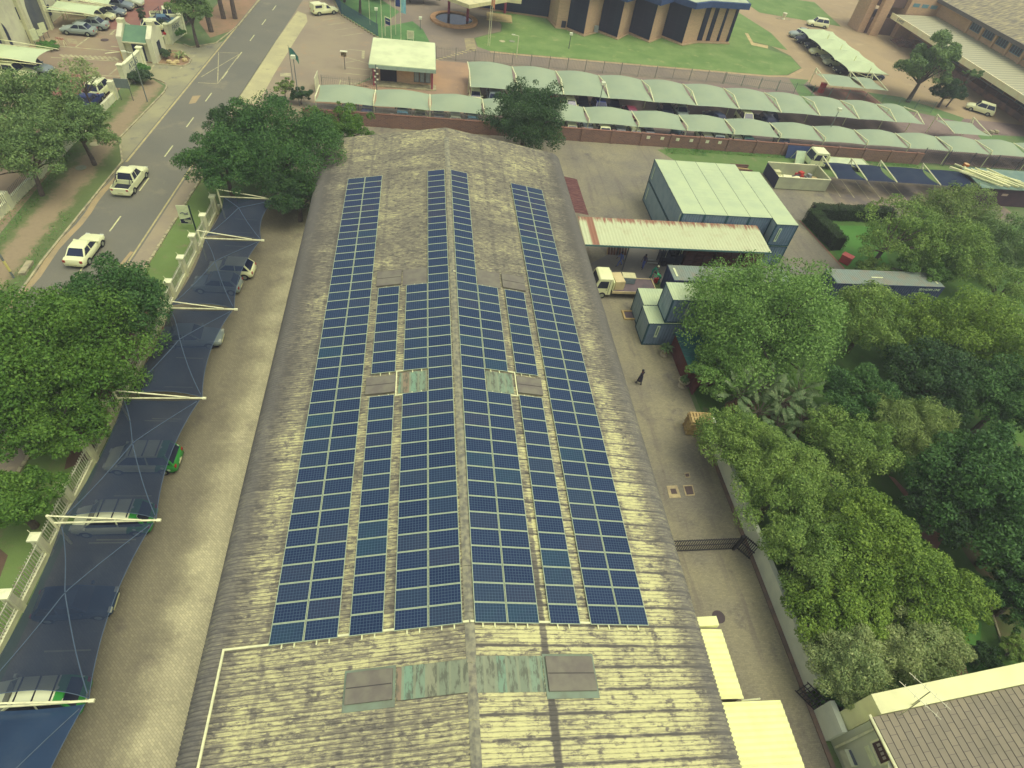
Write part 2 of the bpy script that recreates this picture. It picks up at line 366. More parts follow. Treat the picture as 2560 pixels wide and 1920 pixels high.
# forecourt, car park and grounds behind
one('forecourt', [[(xc(y)+3.5, y) for y in (64,80,96,112,130)]+[(-19,124),(-18.3,115.4),(-16.4,107.7),(-9.7,98.2),(-9,88),(-9,84),(-17,70),(-18.6,64)]], 1, fore_m)
one('apron', [[(xc(70)+3.5,70),(xc(90)+3.5,90),(-23.6,107.6),(-22.0,106.2),(-21.4,103),(-21.9,96.6),(-23,80.5),(-23.4,70.8)]], 3, conc_m)
b = MB()
for p in ([('B',575,175),('B',740,150)], [('B',620,215),('B',800,190)], [('B',680,262),('B',870,235)], [('B',740,312),('B',930,285)]): b.strip([g(*q) for q in p], .13, lv(3))
for p in ([('B',775,425),('B',940,440)], [('B',780,495),('B',975,550)], [('B',775,540),('B',900,520)], [('B',755,580),('B',990,605)], [('B',755,632),('B',980,655)], [('B',730,740),('B',975,750)], [('B',730,690),('B',720,735)], [('B',730,700),('B',960,745)], [('B',740,735),('B',960,705)], [('B',995,620),('B',990,680)]):
    b.strip([g(*q) for q in p], .15, lv(3))
b.sheet([g2('B',915,440), g2('B',940,440), g2('B',936,508), g2('B',912,505)], lv(4))
b.sheet([g2('B',210,632), g2('B',300,632), g2('B',300,662), g2('B',210,660)], lv(4))
struct('forecourt_lines', b, faint_line)
one('east_court', [[(64,84),(128,84),(128,160),(58,160),(60,126),(67.7,109),(67.2,102.6),(62.4,98.2),(60,97.6)]], 1, east_m)
one('car_park', [[(-17,67.2),(104,67.2),(104,84.2),(86,85.5),(64,90.8),(-8.8,90.8),(-9.4,80),(-17,72)]], 2, park_m)
one('guard_court', [[(-16.9,72.2),(5,72.4),(5,90.8),(-9.3,90.8),(-9.4,82)]], 3, ground_mat('guard_brick', S(176,142,104), S(160,132,102), S(186,152,110), .2, 3, grit=.3))
one('lane', [[(-9.2,90.8),(64,90.8),(66,93),(65,97),(58.3,97.4),(12.1,96.9),(8.6,97),(6.4,98.6),(6.1,102.4),(8.2,104.6),(11,107),(11.5,110.5),(10.4,117),(9,130),(-14,130),(-16.2,108),(-9.6,98)]], 3, lane_m)
b = MB(); b.strip([(8.4,96.7),(12,96.5),(58.3,97.0),(62.6,97.9),(67.2,102.2)], .7, lv(4)); struct('lane_edging', b, mat('brick_edging', S(190,162,114), .9, S(172,146,106), 1, world=True))
one('main_lawn', [[(6.3,102.4),(6.5,98.4),(8.2,97.1),(12,96.95),(32,97.0),(58.2,97.4),(62.2,98.4),(67.0,102.7),(67.5,108.6),(63.5,112),(60,122),(58,150),(20,150),(10.6,116),(11.7,110.5),(11.2,106.8),(8.4,104.4)]], 4, lawn_m)
one('pool_island', [[(-9.2,103.6),(-8.6,107),(-6.7,112.4),(-12.5,122),(-18,126),(-18.2,115.3),(-16.2,107.6),(-9.6,98.4),(-8,96.4),(-1.4,98.3),(-2.6,104.4),(-4.4,108)]], 4, ground_mat('pool_grass', S(96,134,72), S(84,120,64), S(120,140,84), .3, 4, grit=.4))
one('far_lawn', [[(58,118),(68.4,112),(69,122),(66,136),(58,140)], [(72,136),(90,132),(92,150),(70,152)], [(-3,124),(9,124),(9,150),(-12,150)]], 5, lawn_m)
one('far_path', [[g2('C',2010,285), g2('C',2070,390), g2('C',2212,420), g2('C',2212,395), g2('C',2085,370), g2('C',2040,290)]], 6, mat('sand_path', S(206,182,120), .95, S(186,164,112), 1, world=True))
b = MB()
for k in range(9): b.strip([g('B',1800+k*2,338+k*11), g('B',1885+k*2.5,338+k*12)], .3, lv(6))
for k in range(10): b.strip([g('B',1840-k*32,424+k*10), g('B',1890-k*34,440+k*9)], .3, lv(6))
struct('pedestrian_crossing', b, yellow_line)
one('red_bays', [[(64.5,86.6),(76,86.6),(75.4,94),(64,94.2)]], 3, redpave_m)
one('corner_lawn', [[(75.8,93.4),(82,92.6),(89.9,85.4),(88,83.6),(81,86.2),(76.2,86.8)], [(60,85.4),(64,86),(63.6,94),(66,97),(62,96.6)], [(86,72),(104,72),(104,80),(88,79)]], 4, ground_mat('corner_grass', S(104,134,74), S(110,126,76), S(130,140,84), .3, 4, grit=.4))
b = MB()
for i in range(30): 
    x0 = 2.5+i*2.4
    if x0 < 75: b.strip([(x0+1.2,75.0),(x0,80.6)], .1, lv(4))
for i in range(30):
    x0 = -15+i*2.4; b.strip([(x0,67.6),(x0,71.8)], .1, lv(4))
for i in range(5): b.strip([(65.4+i*2.3,93.8),(66.4+i*2.3,87.4)], .1, lv(5))
struct('parking_lines', b, mat('bay_paint', S(160,138,112), .9, S(134,114,98), 1.5, world=True))

# ================================================================== warehouse
def roof_mat(name, side):
    t = NT(name); p = t.objc(); x, y, z = t.xyz(p)
    ax = t.math('ABSOLUTE', x)
    # weather streaks run down the slope; each sheet (about 1 m x 2.4 m) weathered a little differently
    st = t.noise(t.vec(t.math('MULTIPLY', x, 1.5), t.math('MULTIPLY', y, 11.0), 0.0), 1.0, 7, .78)
    fine = t.noise(t.vec(t.math('MULTIPLY', x, 2.2), t.math('MULTIPLY', y, 16), 3.0), 1.0, 3, .6)
    blot = t.noise(p, 3.2, 6, .75); patch = t.noise(p, .22, 3, .5)
    shx = t.math('FLOOR', t.math('DIVIDE', ax, 2.35)); shy = t.math('FLOOR', t.math('MULTIPLY', y, 1.0))
    wn = t.n('ShaderNodeTexWhiteNoise', noise_dimensions='3D'); t.put(wn.inputs[0], t.vec(shx, shy, 1.0))
    v = t.math('ADD', t.math('MULTIPLY', st, 1.05), t.math('MULTIPLY', fine, .42))
    v = t.math('ADD', v, t.math('MULTIPLY', blot, .46)); v = t.math('ADD', v, t.math('MULTIPLY', patch, .42))
    v = t.math('ADD', v, t.math('MULTIPLY', wn.outputs[0], .10))
    near = t.rng(y, 30, -4, 0, 1)
    v = t.math('ADD', v, t.math('MULTIPLY', near, (.20 if side > 0 else .08)))
    v = t.math('SUBTRACT', v, .53)
    v = t.math('SUBTRACT', v, t.math('MULTIPLY', t.rng(ax, 10.2, 12.0), .24))           # darker curved eave sheets
    lap = t.math('FRACT', t.math('ADD', y, t.math('MULTIPLY', t.noise(p, .5, 2), .06)))
    lapm = t.math('MULTIPLY', t.math('SUBTRACT', 1.0, t.rng(lap, .05, .14)), t.rng(y, 34, 2, .1, 1.0))
    v = t.math('SUBTRACT', v, t.math('MULTIPLY', t.math('MULTIPLY', lapm, t.rng(t.noise(t.vec(t.math('MULTIPLY', x, .5), t.math('MULTIPLY', y, 1.0), 5.0), 1.0, 4, .7), .36, .56, .25, 1.0)), .55 if side > 0 else .14))        # lichen along side laps
    wob_ = t.math('MULTIPLY', t.math('SUBTRACT', t.noise(p, 1.2, 4), .5), .30)
    for c, wd, am in ((3.62, .18, .42 if side > 0 else .10), (7.3, .13, .05), (5.6, .12, .05), (9.6, .14, .08), (.0, .2, .08)):
        d = t.math('ABSOLUTE', t.math('SUBTRACT', t.math('ADD', ax, wob_), c))
        k_ = t.math('MULTIPLY', t.math('SUBTRACT', 1.0, t.rng(d, wd*.6, wd*1.3)), am)
        if c == 3.62: k_ = t.math('MULTIPLY', k_, t.rng(y, 0, 10, 1.0, .15))
        v = t.math('SUBTRACT', v, k_)
    pn = t.noise(t.vec(t.math('MULTIPLY', x, 1.2), t.math('MULTIPLY', y, 2.6), 7.0), 1.0, 6, .78)
    v = t.math('SUBTRACT', v, t.math('MULTIPLY', t.rng(pn, .51, .64), .30))              # scaly lichen patches
    spots = t.math('SUBTRACT', 1.0, t.rng(t.math('ADD', t.voro(p, 1.1), t.math('MULTIPLY', t.noise(p, 5, 3), .16)), .13, .24))
    v = t.math('SUBTRACT', v, t.math('MULTIPLY', spots, .30))
    ph = t.math('SINE', t.math('MULTIPLY', t.math('SUBTRACT', y, YN), 31.4159))            # trough shading painted into the colour, with some settled grime
    v = t.math('ADD', v, t.math('SUBTRACT', t.math('MULTIPLY', ph, .025), t.math('MULTIPLY', t.math('SUBTRACT', 1.0, t.rng(ph, -.98, -.6)), .13)))
    c = t.ramp(v, [(.40, S(98,93,80)), (.60, S(128,121,98)), (.73, S(152,144,109)), (.81, S(188,180,126)), (.96, S(214,207,140))])
    c = t.mix(t.rng(ax, 11.3, 12.1, 0, .3), c, S(130,126,112))
    return t.done(c, .93, bump=t.math('ADD', st, t.math('MULTIPLY', blot, .6)), strength=.25, dist=.02)
wh = thing('warehouse', 'long warehouse under a weathered grey corrugated gable roof with curved eaves carrying solar panels', 'building', (0, 20, 0))
YN, YF = -16.0, 52.6
prof = [(0.0, RIDGE)]+[(x, RIDGE-math.tan(TILT)*x) for x in (1.5,3,4.5,6,7.5,9,10.5,11.4)]+[(11.85,4.84),(12.2,4.70),(12.48,4.48),(12.68,4.22),(12.78,3.92)]
for side in (-1, 1):
    b = MB(); nper = 6; nw = int((YF-YN)/.2); ny = nw*nper
    yy = np.linspace(YN, YF, ny+1); wave = .034*np.sin(np.arange(ny+1)/nper*2*math.pi)
    P = np.array(prof); k = len(P); tg = np.gradient(P, axis=0); nr = np.stack([-tg[:,1], tg[:,0]], 1); nr /= np.linalg.norm(nr, axis=1)[:,None]
    sag = .02*np.sin(np.arange(k)*1.7)
    V_ = np.zeros((ny+1, k, 3))
    V_[:,:,0] = side*(P[None,:,0]+nr[None,:,0]*wave[:,None]); V_[:,:,1] = yy[:,None]; V_[:,:,2] = P[None,:,1]+nr[None,:,1]*wave[:,None]
    fs = []
    for i in range(ny):
        for j in range(k-1):
            a = i*k+j; q = (a, a+1, a+k+1, a+k); fs.append(q if side > 0 else q[::-1])
    b.v = V_.reshape(-1,3).tolist(); b.f = fs[:]; b.mi = [0]*len(fs)
    o = obj('roof_slope', b, roof_mat('weathered_sheeting_right' if side > 0 else 'weathered_sheeting_left', side), None, smooth=60)
    o.parent = wh; o.matrix_parent_inverse = Matrix.Translation((0,-20,0))
brickwall = mat('plastered_wall', S(150,138,110), .9, S(126,114,96), .8)
b = MB(); b.box(-12.3,12.3,YN+.3,YF-.15,0,4.2); obj('wall', b, brickwall, wh)
b = MB(); b.add([(-12.2,YF-.14,4.2),(12.2,YF-.14,4.2),(11.4,YF-.14,4.75),(0,YF-.14,6.75),(-11.4,YF-.14,4.75)], [(0,4,3,2,1)]); obj('gable_end', b, brickwall, wh)
b = MB()
for i in range(29):
    y0 = YN+i*2.37
    if y0+2.4 > YF: break
    b.add([(-.24,y0,RIDGE-.005),(0,y0,RIDGE+.06),(.24,y0,RIDGE-.005),(-.24,y0+2.35,RIDGE-.005),(0,y0+2.35,RIDGE+.05),(.24,y0+2.35,RIDGE-.005)], [(0,1,4,3),(1,2,5,4)])
obj('ridge_cap', b, mat('ridge_cap', S(158,152,116), .95, S(116,112,94), 3.5), wh)
def rp(u, y, side, off=0.0):           # point on the roof plane: u along the slope from the ridge
    return (side*u*math.cos(TILT)+side*off*math.sin(TILT), y, RIDGE-u*math.sin(TILT)+off*math.cos(TILT))
def slab(b, u0, u1, y0, y1, side, o0, o1, mi=0):
    vs = [rp(u,y,side,o) for o in (o0,o1) for u,y in ((u0,y0),(u1,y0),(u1,y1),(u0,y1))]
    fs = [(0,3,2,1),(4,5,6,7),(0,1,5,4),(1,2,6,5),(2,3,7,6),(3,0,4,7)]
    if side < 0: fs = [f[::-1] for f in fs]
    return b.add(vs, fs, mi)
def trans_mat():
    t = NT('translucent_sheet'); p = t.objc()
    x, y, z = t.xyz(p); wn = t.n('ShaderNodeTexWhiteNoise', noise_dimensions='1D'); t.put(wn.inputs['W'], t.math('FLOOR', t.math('MULTIPLY', x, 1.9))); sep = t.math('LESS_THAN', t.math('FRACT', t.math('MULTIPLY', x, 1.9)), .22)
    c = t.ramp(wn.outputs[0], [(0, S(128,138,106)), (.3, S(146,146,110)), (.5, S(126,160,124)), (.68, S(150,122,92)), (.85, S(120,150,116)), (1, S(136,146,112))])
    e = t.noise(t.vec(t.math('MULTIPLY', x, 4), t.math('MULTIPLY', y, 1.2), 0.0), 1, 5, .7)
    return t.done(t.mix(t.math('MULTIPLY', sep, .6), t.mix(t.rng(e, .46, .60, 0, .9), c, S(98,100,78)), S(146,150,112)), .6)
trans_m = trans_mat(); hatch_m = mat('hatch_cover', S(130,124,100), .85, S(116,108,92), 1.4); flash_m = mat('hatch_flashing', S(132,146,116), .8, S(120,124,98), 1)
def uy(t, x, y, side):
    p = groof(t, x, y, side); return abs(p[0])/math.cos(TILT), p[1]
def hatch(u0, u1, y0, y1, side, flash=True):
    b = MB(); slab(b, u0, u1, y0, y1, side, .05, .17)
    h = obj('roof_hatch', b, hatch_m, wh)
    b = MB(); slab(b, u0+.03, u1-.03, (y0+y1)/2-.02, (y0+y1)/2+.02, side, .17, .185); obj('seam', b, mat('seam_dark', S(84,78,72), .9), h)
    if flash:
        b = MB(); slab(b, u0-.12, u1+.12, y0-.3, y1+.14, side, .02, .047); obj('flashing', b, flash_m, h)
def sheet_at(u0, u1, y0, y1, side):
    b = MB()
    n = max(2, int((u1-u0)*6))
    slab(b, u0, u1, y0, y1, side, .012, .04); obj('skylight_sheet', b, trans_m, wh)
PX = 1.012
# big hatches near the camera
u1, ya = uy('V',745,1530,-1); u0, yb = uy('V',850,1445,-1); hatch(u0, u1, ya+.1, yb, -1)
sheet_at(.05, u0-.15, ya+.05, yb+.05, -1)
v0, ya2 = uy('V',1185,1495,1); v1, yb2 = uy('V',1275,1420,1); hatch(v0, v1, ya2, yb2, 1); sheet_at(.05, v0-.15, ya2, yb2+.05, 1)
# ================================================================== solar panels
al, uaL, gA, gB, uaR, gAr, gBr = .1710, .321, .52, .5256, .2241, .5622, .5573
PW, GP = 1.6257, .03
def starts(a, g1, g2): return [a, a+PW+GP, a+2*PW+GP+g1, a+3*PW+GP+g1+g2, a+4*PW+2*GP+g1+g2]
def cell_mat():
    t = NT('solar_cells'); x, y, z = t.xyz(t.objc())
    def lines(c, pitch, n, wd):
        f = t.math('FRACT', t.math('ADD', t.math('DIVIDE', c, pitch), n)); return t.math('GREATER_THAN', t.math('ABSOLUTE', t.math('SUBTRACT', f, .5)), .5-wd)
    gl = t.math('MAXIMUM', lines(x, .1557, 0.0, .06), lines(y, .1535, 0.0, .06))
    rnd = t.n('ShaderNodeObjectInfo').outputs['Random']
    c = t.ramp(rnd, [(0, S(26,40,68)), (.3, S(36,50,76)), (.5, S(32,47,76)), (.7, S(42,60,78)), (.86, S(54,54,72)), (1, S(36,72,82))])
    c = t.mix(t.noise(t.vec(x, t.math('ADD', y, t.math('MULTIPLY', rnd, 30)), 0.0), 1.5, 2), c, S(36,54,76))
    c = t.mix(t.math('MULTIPLY', gl, .52), c, S(108,126,132))
    t.b.inputs['Specular IOR Level'].default_value = .14
    return t.done(c, t.math('ADD', .14, t.math('MULTIPLY', rnd, .22)))
cells_m = cell_mat(); alu_m = mat('panel_frame', S(182,192,146), .45, S(168,178,140), 2)
fr = MB(); HW, HH, T = PW/2-.004, .992/2, .031
fr.box(-HW,HW,-HH,-HH+T,0,.04).box(-HW,HW,HH-T,HH,0,.04).box(-HW,-HW+T,-HH+T,HH-T,0,.04).box(HW-T,HW,-HH+T,HH-T,0,.04)
gl = MB(); gl.box(-HW+T,HW-T,-HH+T,HH-T,.01,.034)
frame_me = fr.mesh('panel_frame', alu_m); glass_me = gl.mesh('cell_sheet', cells_m)
strip_txt = {
 (-1,0): 'in the strip just left of the ridge', (-1,1): 'in the second column left of the ridge', (-1,2): 'in the single column between the two left strips',
 (-1,3): 'in the inner column of the far left double strip', (-1,4): 'in the outermost left column nearest the street carports',
 (1,0): 'in the strip just right of the ridge', (1,1): 'in the second column right of the ridge', (1,2): 'in the single column between the two right strips',
 (1,3): 'in the inner column of the far right double strip', (1,4): 'in the outermost right column nearest the yard'}
FARROWS = 9
far_b = MB()
first = True
for side in (-1, 1):
    st = starts(*((uaL, gA, gB) if side < 0 else (uaR, gAr, gBr)))
    for k in range(5):
        for row in range(43):
            if k in (1, 2) and (row < 17 or row in (26, 27)): continue
            u = st[k]+PW/2; y = (43-row-.5)*PX; off = .105
            # where the surveyed panel plane stands above the sheeting
            x, _, z = rp(u, y, side, off)
            Mx = Matrix.Translation((x, y, z)) @ Matrix.Rotation(side*TILT, 4, 'Y')
            if row < FARROWS:
                for me, mi in ((frame_me, 0), (glass_me, 1)):
                    far_b.add([Mx @ v.co for v in me.vertices], [tuple(p.vertices) for p in me.polygons], mi)
                continue
            o = bpy.data.objects.new('solar_panel', frame_me); COL.objects.link(o); o.matrix_world = Mx
            tag(o, 'blue gridded solar panel '+strip_txt[(side,k)], 'solar panel', 'solar panels '+strip_txt[(side,k)])
            c = bpy.data.objects.new('cell_sheet', glass_me); COL.objects.link(c); c.parent = o
# the small far rows read as one sheet of cells: cells drawn on world axes there
def far_cell_mat():
    t = NT('far_solar_cells'); x, y, z = t.xyz(t.pos())
    f = t.math('FRACT', t.math('DIVIDE', x, .16)); q = t.math('FRACT', t.math('DIVIDE', y, .1687))
    gl_ = t.math('MAXIMUM', t.math('GREATER_THAN', t.math('ABSOLUTE', t.math('SUBTRACT', f, .5)), .44), t.math('GREATER_THAN', t.math('ABSOLUTE', t.math('SUBTRACT', q, .5)), .44))
    wn = t.n('ShaderNodeTexWhiteNoise', noise_dimensions='3D'); t.put(wn.inputs[0], t.vec(t.math('FLOOR', t.math('DIVIDE', x, 1.66)), t.math('FLOOR', t.math('DIVIDE', y, PX)), 0.0))
    c = t.ramp(wn.outputs[0], [(0, S(38,52,78)), (.5, S(44,56,78)), (.8, S(54,58,74)), (1, S(42,60,78))])
    t.b.inputs['Specular IOR Level'].default_value = .14
    return t.done(t.mix(t.math('MULTIPLY', gl_, .4), c, S(92,108,114)), .22)
o = obj('far_solar_panels', far_b, [alu_m, far_cell_mat()]); tag(o, 'farthest nine rows of solar panels at the back end of the roof', 'solar panels', kind='stuff')
# rails, clamps and cable trays
rail_m = mat('white_tray', S(240,236,168), .5, S(220,216,160), 3)
for side in (-1, 1):
    st = starts(*((uaL, gA, gB) if side < 0 else (uaR, gAr, gBr)))
    for k in range(5):
        for fx in (.25, .62):
            for (r0, r1) in ([(0, 43)] if k not in (1, 2) else [(17, 26), (28, 43)]):
                b = MB(); u = st[k]+PW*fx; slab(b, u-.03, u+.03, (43-r1)*PX-.19, (43-r0)*PX+.1, side, .045, .10)
                obj('mounting_rail', b, rail_m, wh)
    b = MB(); yb = .06
    for a, c in ((st[1]+PW, st[2]), (st[2]+PW, st[3])): slab(b, a, c, yb, yb+.1, side, .05, .11)
    slab(b, st[1]+PW+.02, st[2]-.02, 15*PX-.1, 15*PX-.02, side, .05, .1)
    slab(b, st[1]+PW+.02, st[2]-.02, 17*PX+.02, 17*PX+.1, side, .05, .1)
    slab(b, st[2]-.12, st[2]-.04, 15*PX, 17*PX, side, .06, .11)
    obj('cable_tray', b, rail_m, wh)
    ya, yb_ = 15*PX+.12, 17*PX-.1
    hatch(st[2]-.02, st[2]+1.9 if side < 0 else st[2]+1.75, ya+.1, yb_-.22, side, False); sheet_at(st[1]+.05, st[1]+PW+.3, ya, yb_, side)
    ya, yb_ = 26*PX+.12, 28*PX+.05
    hatch(st[2]-.1, st[2]+1.8, ya+.1, yb_-.1, side, False)
    b = MB(); slab(b, st[1]+.05, st[1]+PW+.3, ya, yb_, side, .012, .04); obj('skylight_sheet', b, hatch_m, wh)
b = MB(); slab(b, .02, uaL-.02, .04, .14, -1, .05, .12); slab(b, .02, uaR-.02, .04, .14, 1, .05, .12)
obj('cable_tray', b, rail_m, wh); b = MB(); slab(b, .02, .2, 27.2*PX, 27.3*PX, 1, .06, .1); obj('cable_tray', b, rail_m, wh); b = MB()
uo = starts(uaL, gA, gB)[4]+PW
uc, yc = uy('V',482,1408,-1); ue, ye = uy('V',425,1659,-1)
slab(b, uo, uc, .02, .12, -1, .05, .12)
slab(b, uc-.1, uc, -15.5, .02, -1, .05, .12)
obj('cable_tray', b, rail_m, wh)
# lean-to roofs fixed to the warehouse side
def corr_sheet(b, x0, x1, y0, y1, z0, z1, along='y', pitch=.2, amp=.02, th=0):
    """corrugated sheet falling from z0 at x0 to z1 at x1 (waves along y) or from y0 to y1 (waves along x)"""
    if along == 'y':
        n = max(4, int(abs(y1-y0)/pitch)*4)
        b.grid(lambda u, v: (x0+(x1-x0)*u, y0+(y1-y0)*v, z0+(z1-z0)*u+amp*math.sin(v*n/4*2*math.pi)), 2, n)
    else:
        n = max(4, int(abs(x1-x0)/pitch)*4)
        b.grid(lambda u, v: (x0+(x1-x0)*u, y0+(y1-y0)*v, z0+(z1-z0)*v+amp*math.sin(u*n/4*2*math.pi)), n, 2)
    return b
white_sheet = mat('white_sheeting', S(247,244,160), .6, S(236,230,150), 1.2)
b = MB(); corr_sheet(b, 12.3, 14.75, -3.05, .62, 3.0, 2.55, pitch=.3, amp=.03); obj('lean_to_roof', b, white_sheet, wh)
b = MB(); corr_sheet(b, 12.3, 16.75, -16, -3.25, 3.1, 2.6, pitch=.3, amp=.03); obj('lean_to_roof', b, white_sheet, wh)
b = MB(); b.box(12.3, 14.5, .72, 1.25, 2.55, 2.95); obj('valley_box', b, white_sheet, wh)
b = MB(); b.tube([(14.6,-3.12,2.5),(15.6,-3.1,2.5),(15.75,-3.05,2.35)], .05, 6); obj('gutter_spout', b, rail_m, wh)
b = MB(); b.box(12.3, 14.55, -3.0, .5, 0, 2.5).box(12.3, 16.55, -15.8, -3.4, 0, 2.5); obj('lean_to_wall', b, brickwall, wh)
t = NT('rust_red'); v = t.objc(); x, y, z = t.xyz(v)
rust = t.done(t.mix(t.rng(t.noise(t.vec(x, t.math('MULTIPLY', y, 5), z), 1.2, 5), .45, .65), S(96,62,56), S(120,84,72)), .9)
b = MB(); corr_sheet(b, 12.4, 14.5, 42.6, 49.9, 3.7, 3.35, pitch=.3); obj('awning', b, rust, wh)
# ================================================================== vehicles
glass_m = NT('dark_glass'); glass_m.b.inputs['Specular IOR Level'].default_value = .6; glass_m = glass_m.done(S(34,42,62), .08)
tyre_m = mat('tyre', S(40,40,46), .9); rim_m = mat('wheel_rim', S(170,172,140), .4, metal=.3)
lamp_m = mat('headlight', S(226,226,190), .2); tail_m = mat('tail_lamp', S(170,50,40), .3); trim_m = mat('black_trim', S(44,46,54), .7)
PAINT = {}
def paint(n):
    if n not in PAINT:
        col = dict(white=S(244,242,176), silver=S(160,170,150), grey=S(128,138,130), dark=S(46,54,72), black=S(36,40,54), blue=S(44,58,104), red=S(168,44,48), maroon=S(120,50,64), teal=S(70,110,120), navy=S(40,66,92), pale=S(200,204,160), green=S(60,110,90))[n]
        t = NT('paint_'+n); t.b.inputs['Coat Weight'].default_value = .35; t.b.inputs['Coat Roughness'].default_value = .12
        PAINT[n] = t.done(t.mix(t.rng(t.noise(t.objc(), 1.2, 4), .4, .7, 0, .5), col, tuple(c*.9 for c in col[:3])+(1,)), .38)
    return PAINT[n]
def fleet_paint():
    t = NT('fleet_livery'); x, y, z = t.xyz(t.objc()); v = t.objc()
    edge = t.math('ADD', x, t.math('MULTIPLY', z, .35))
    rear = t.math('LESS_THAN', edge, -.72)
    sp = t.math('LESS_THAN', t.voro(v, 1.9), .20)
    gcol = t.mix(sp, S(58,150,58), S(226,232,190))
    return t.done(t.mix(rear, S(238,238,186), gcol), .35)
fleet_m = fleet_paint()
KIND = dict(
 hatch=dict(L=3.95, W=1.70, belt=.92, hood=.86, roof=1.48, ws=.88, rf=.25, rr=-1.35, rb=-1.86, tail=.92, wb=1.26),
 sedan=dict(L=4.5, W=1.75, belt=.92, hood=.86, roof=1.44, ws=.85, rf=.18, rr=-1.0, rb=-1.62, tail=.98, wb=1.36),
 wagon=dict(L=4.6, W=1.80, belt=1.02, hood=.98, roof=1.76, ws=1.0, rf=.45, rr=-1.85, rb=-2.2, tail=1.02, wb=1.38),
 mpv=dict(L=4.5, W=1.78, belt=1.0, hood=.98, roof=1.82, ws=1.35, rf=.55, rr=-1.75, rb=-2.15, tail=1.0, wb=1.4),
 pickup=dict(L=5.2, W=1.84, belt=1.05, hood=1.0, roof=1.76, ws=1.05, rf=.5, rr=-.72, rb=-.95, tail=1.05, wb=1.55, bed=(-2.5,-1.05)),
 bakkie=dict(L=4.5, W=1.66, belt=.95, hood=.90, roof=1.5, ws=.95, rf=.45, rr=-.30, rb=-.42, tail=.95, wb=1.32, canopy=True))
def car_meshes(kind):
    k = KIND[kind]; L, W = k['L'], k['W']; h = L/2; w = W/2
    b = MB(); zb = .24
    # lower body: lofted sections (x, half width, bottom, top)
    bed = k.get('bed')
    st = [(h, .80*w, .40, .60), (h-.07, .90*w, .30, .70), (h-.35, .97*w, zb, k['hood']-.10), (h-.75, w, zb, k['hood']-.02), (k['ws']+.05, w, zb, k['belt']), (0, w, zb, k['belt']),
          (k['rb']+.1 if not bed else bed[1]+.02, w, zb, k['belt'])]
    if bed: st += [(bed[1], w, zb, .66), (bed[0]+.02, w, zb, .66), (bed[0], w, .34, 1.02), (-h, .97*w, .40, .98)]
    else: st += [(-h+.35, w*.99, zb, k['tail']), (-h+.08, .95*w, .30, k['tail']-.05), (-h, .86*w, .40, k['tail']-.22)]
    ring = []
    for x, hw, z0, z1 in st:
        zm = z0+(z1-z0)*.55
        ring.append([(x,-hw*.86,z0),(x,-hw*.98,z0+.12),(x,-hw,zm),(x,-hw*.965,z1-.06),(x,-hw*.90,z1),(x,-hw*.45,z1+.02),(x,0,z1+.028),(x,hw*.45,z1+.02),(x,hw*.90,z1),(x,hw*.965,z1-.06),(x,hw,zm),(x,hw*.98,z0+.12),(x,hw*.86,z0)])
    n = 13; vs = [p for r in ring for p in r]; fs = []
    for i in range(len(ring)-1):
        for j in range(n): fs.append((i*n+j, (i+1)*n+j, (i+1)*n+(j+1)%n, i*n+(j+1)%n))
    fs += [tuple(range(n)), tuple(range((len(ring)-1)*n+n-1, (len(ring)-1)*n-1, -1))]
    b.add(vs, fs)
    if bed:
        for s in (-1, 1): b.box(bed[0], bed[1], s*w*.98-.05*(s>0)-.0, s*w*.98+.05*(s<0), .62, 1.03)
    # cabin shell
    bw, tw = w*.92, w*.74; zB, zR = k['belt']-.01, k['roof']
    def cab(x, t, s): return (x, s*(bw+(tw-bw)*t), zB+(zR-zB)*t)
    A = [(k['ws'],0),(k['rf'],1),(k['rr'],1),(k['rb'],0)]
    vs = [cab(x,t,-1) for x,t in A]+[cab(x,t,1) for x,t in A]
    vs += [(k['rf']-.12, -tw*.4, zR+.035), (k['rr']+.12, -tw*.4, zR+.035), (k['rf']-.12, tw*.4, zR+.035), (k['rr']+.12, tw*.4, zR+.035)]
    b.add(vs, [(0,1,2,3),(7,6,5,4),(0,4,5,1),(3,2,6,7),(1,8,9,2),(5,6,11,10),(8,10,11,9),(1,5,10,8),(2,9,11,6)])
    if k.get('canopy'):
        b.add([(-.45,-w*.97,.95),(-h+.03,-w*.97,.95),(-h+.03,w*.97,.95),(-.45,w*.97,.95),(-.45,-w*.9,1.72),(-h+.1,-w*.9,1.72),(-h+.1,w*.9,1.72),(-.45,w*.9,1.72)],
              [(4,7,6,5),(0,4,5,1),(1,5,6,2),(2,6,7,3),(3,7,4,0)])
    # bumpers/mirrors in body colour
    for s in (-1, 1): b.obox((k['ws']-.18, s*(w+.09)), (.12,.18), k['belt']+.02, k['belt']+.16)
    out = {'body': b}
    def inset(q, f=.1, off=.012):
        q = [np.array(p, float) for p in q]; c = sum(q)/4; nn = np.cross(q[1]-q[0], q[3]-q[0]); nn /= np.linalg.norm(nn)
        return [p+(c-p)*f+nn*off for p in q]
    g1 = MB(); g1.add(inset([vs[0],vs[4],vs[5],vs[1]], .09), [(0,1,2,3)]); out['windscreen'] = g1
    g1 = MB(); g1.add(inset([vs[3],vs[2],vs[6],vs[7]], .14), [(0,1,2,3)]); out['rear_window'] = g1
    mid = (k['rf']+k['rr'])/2
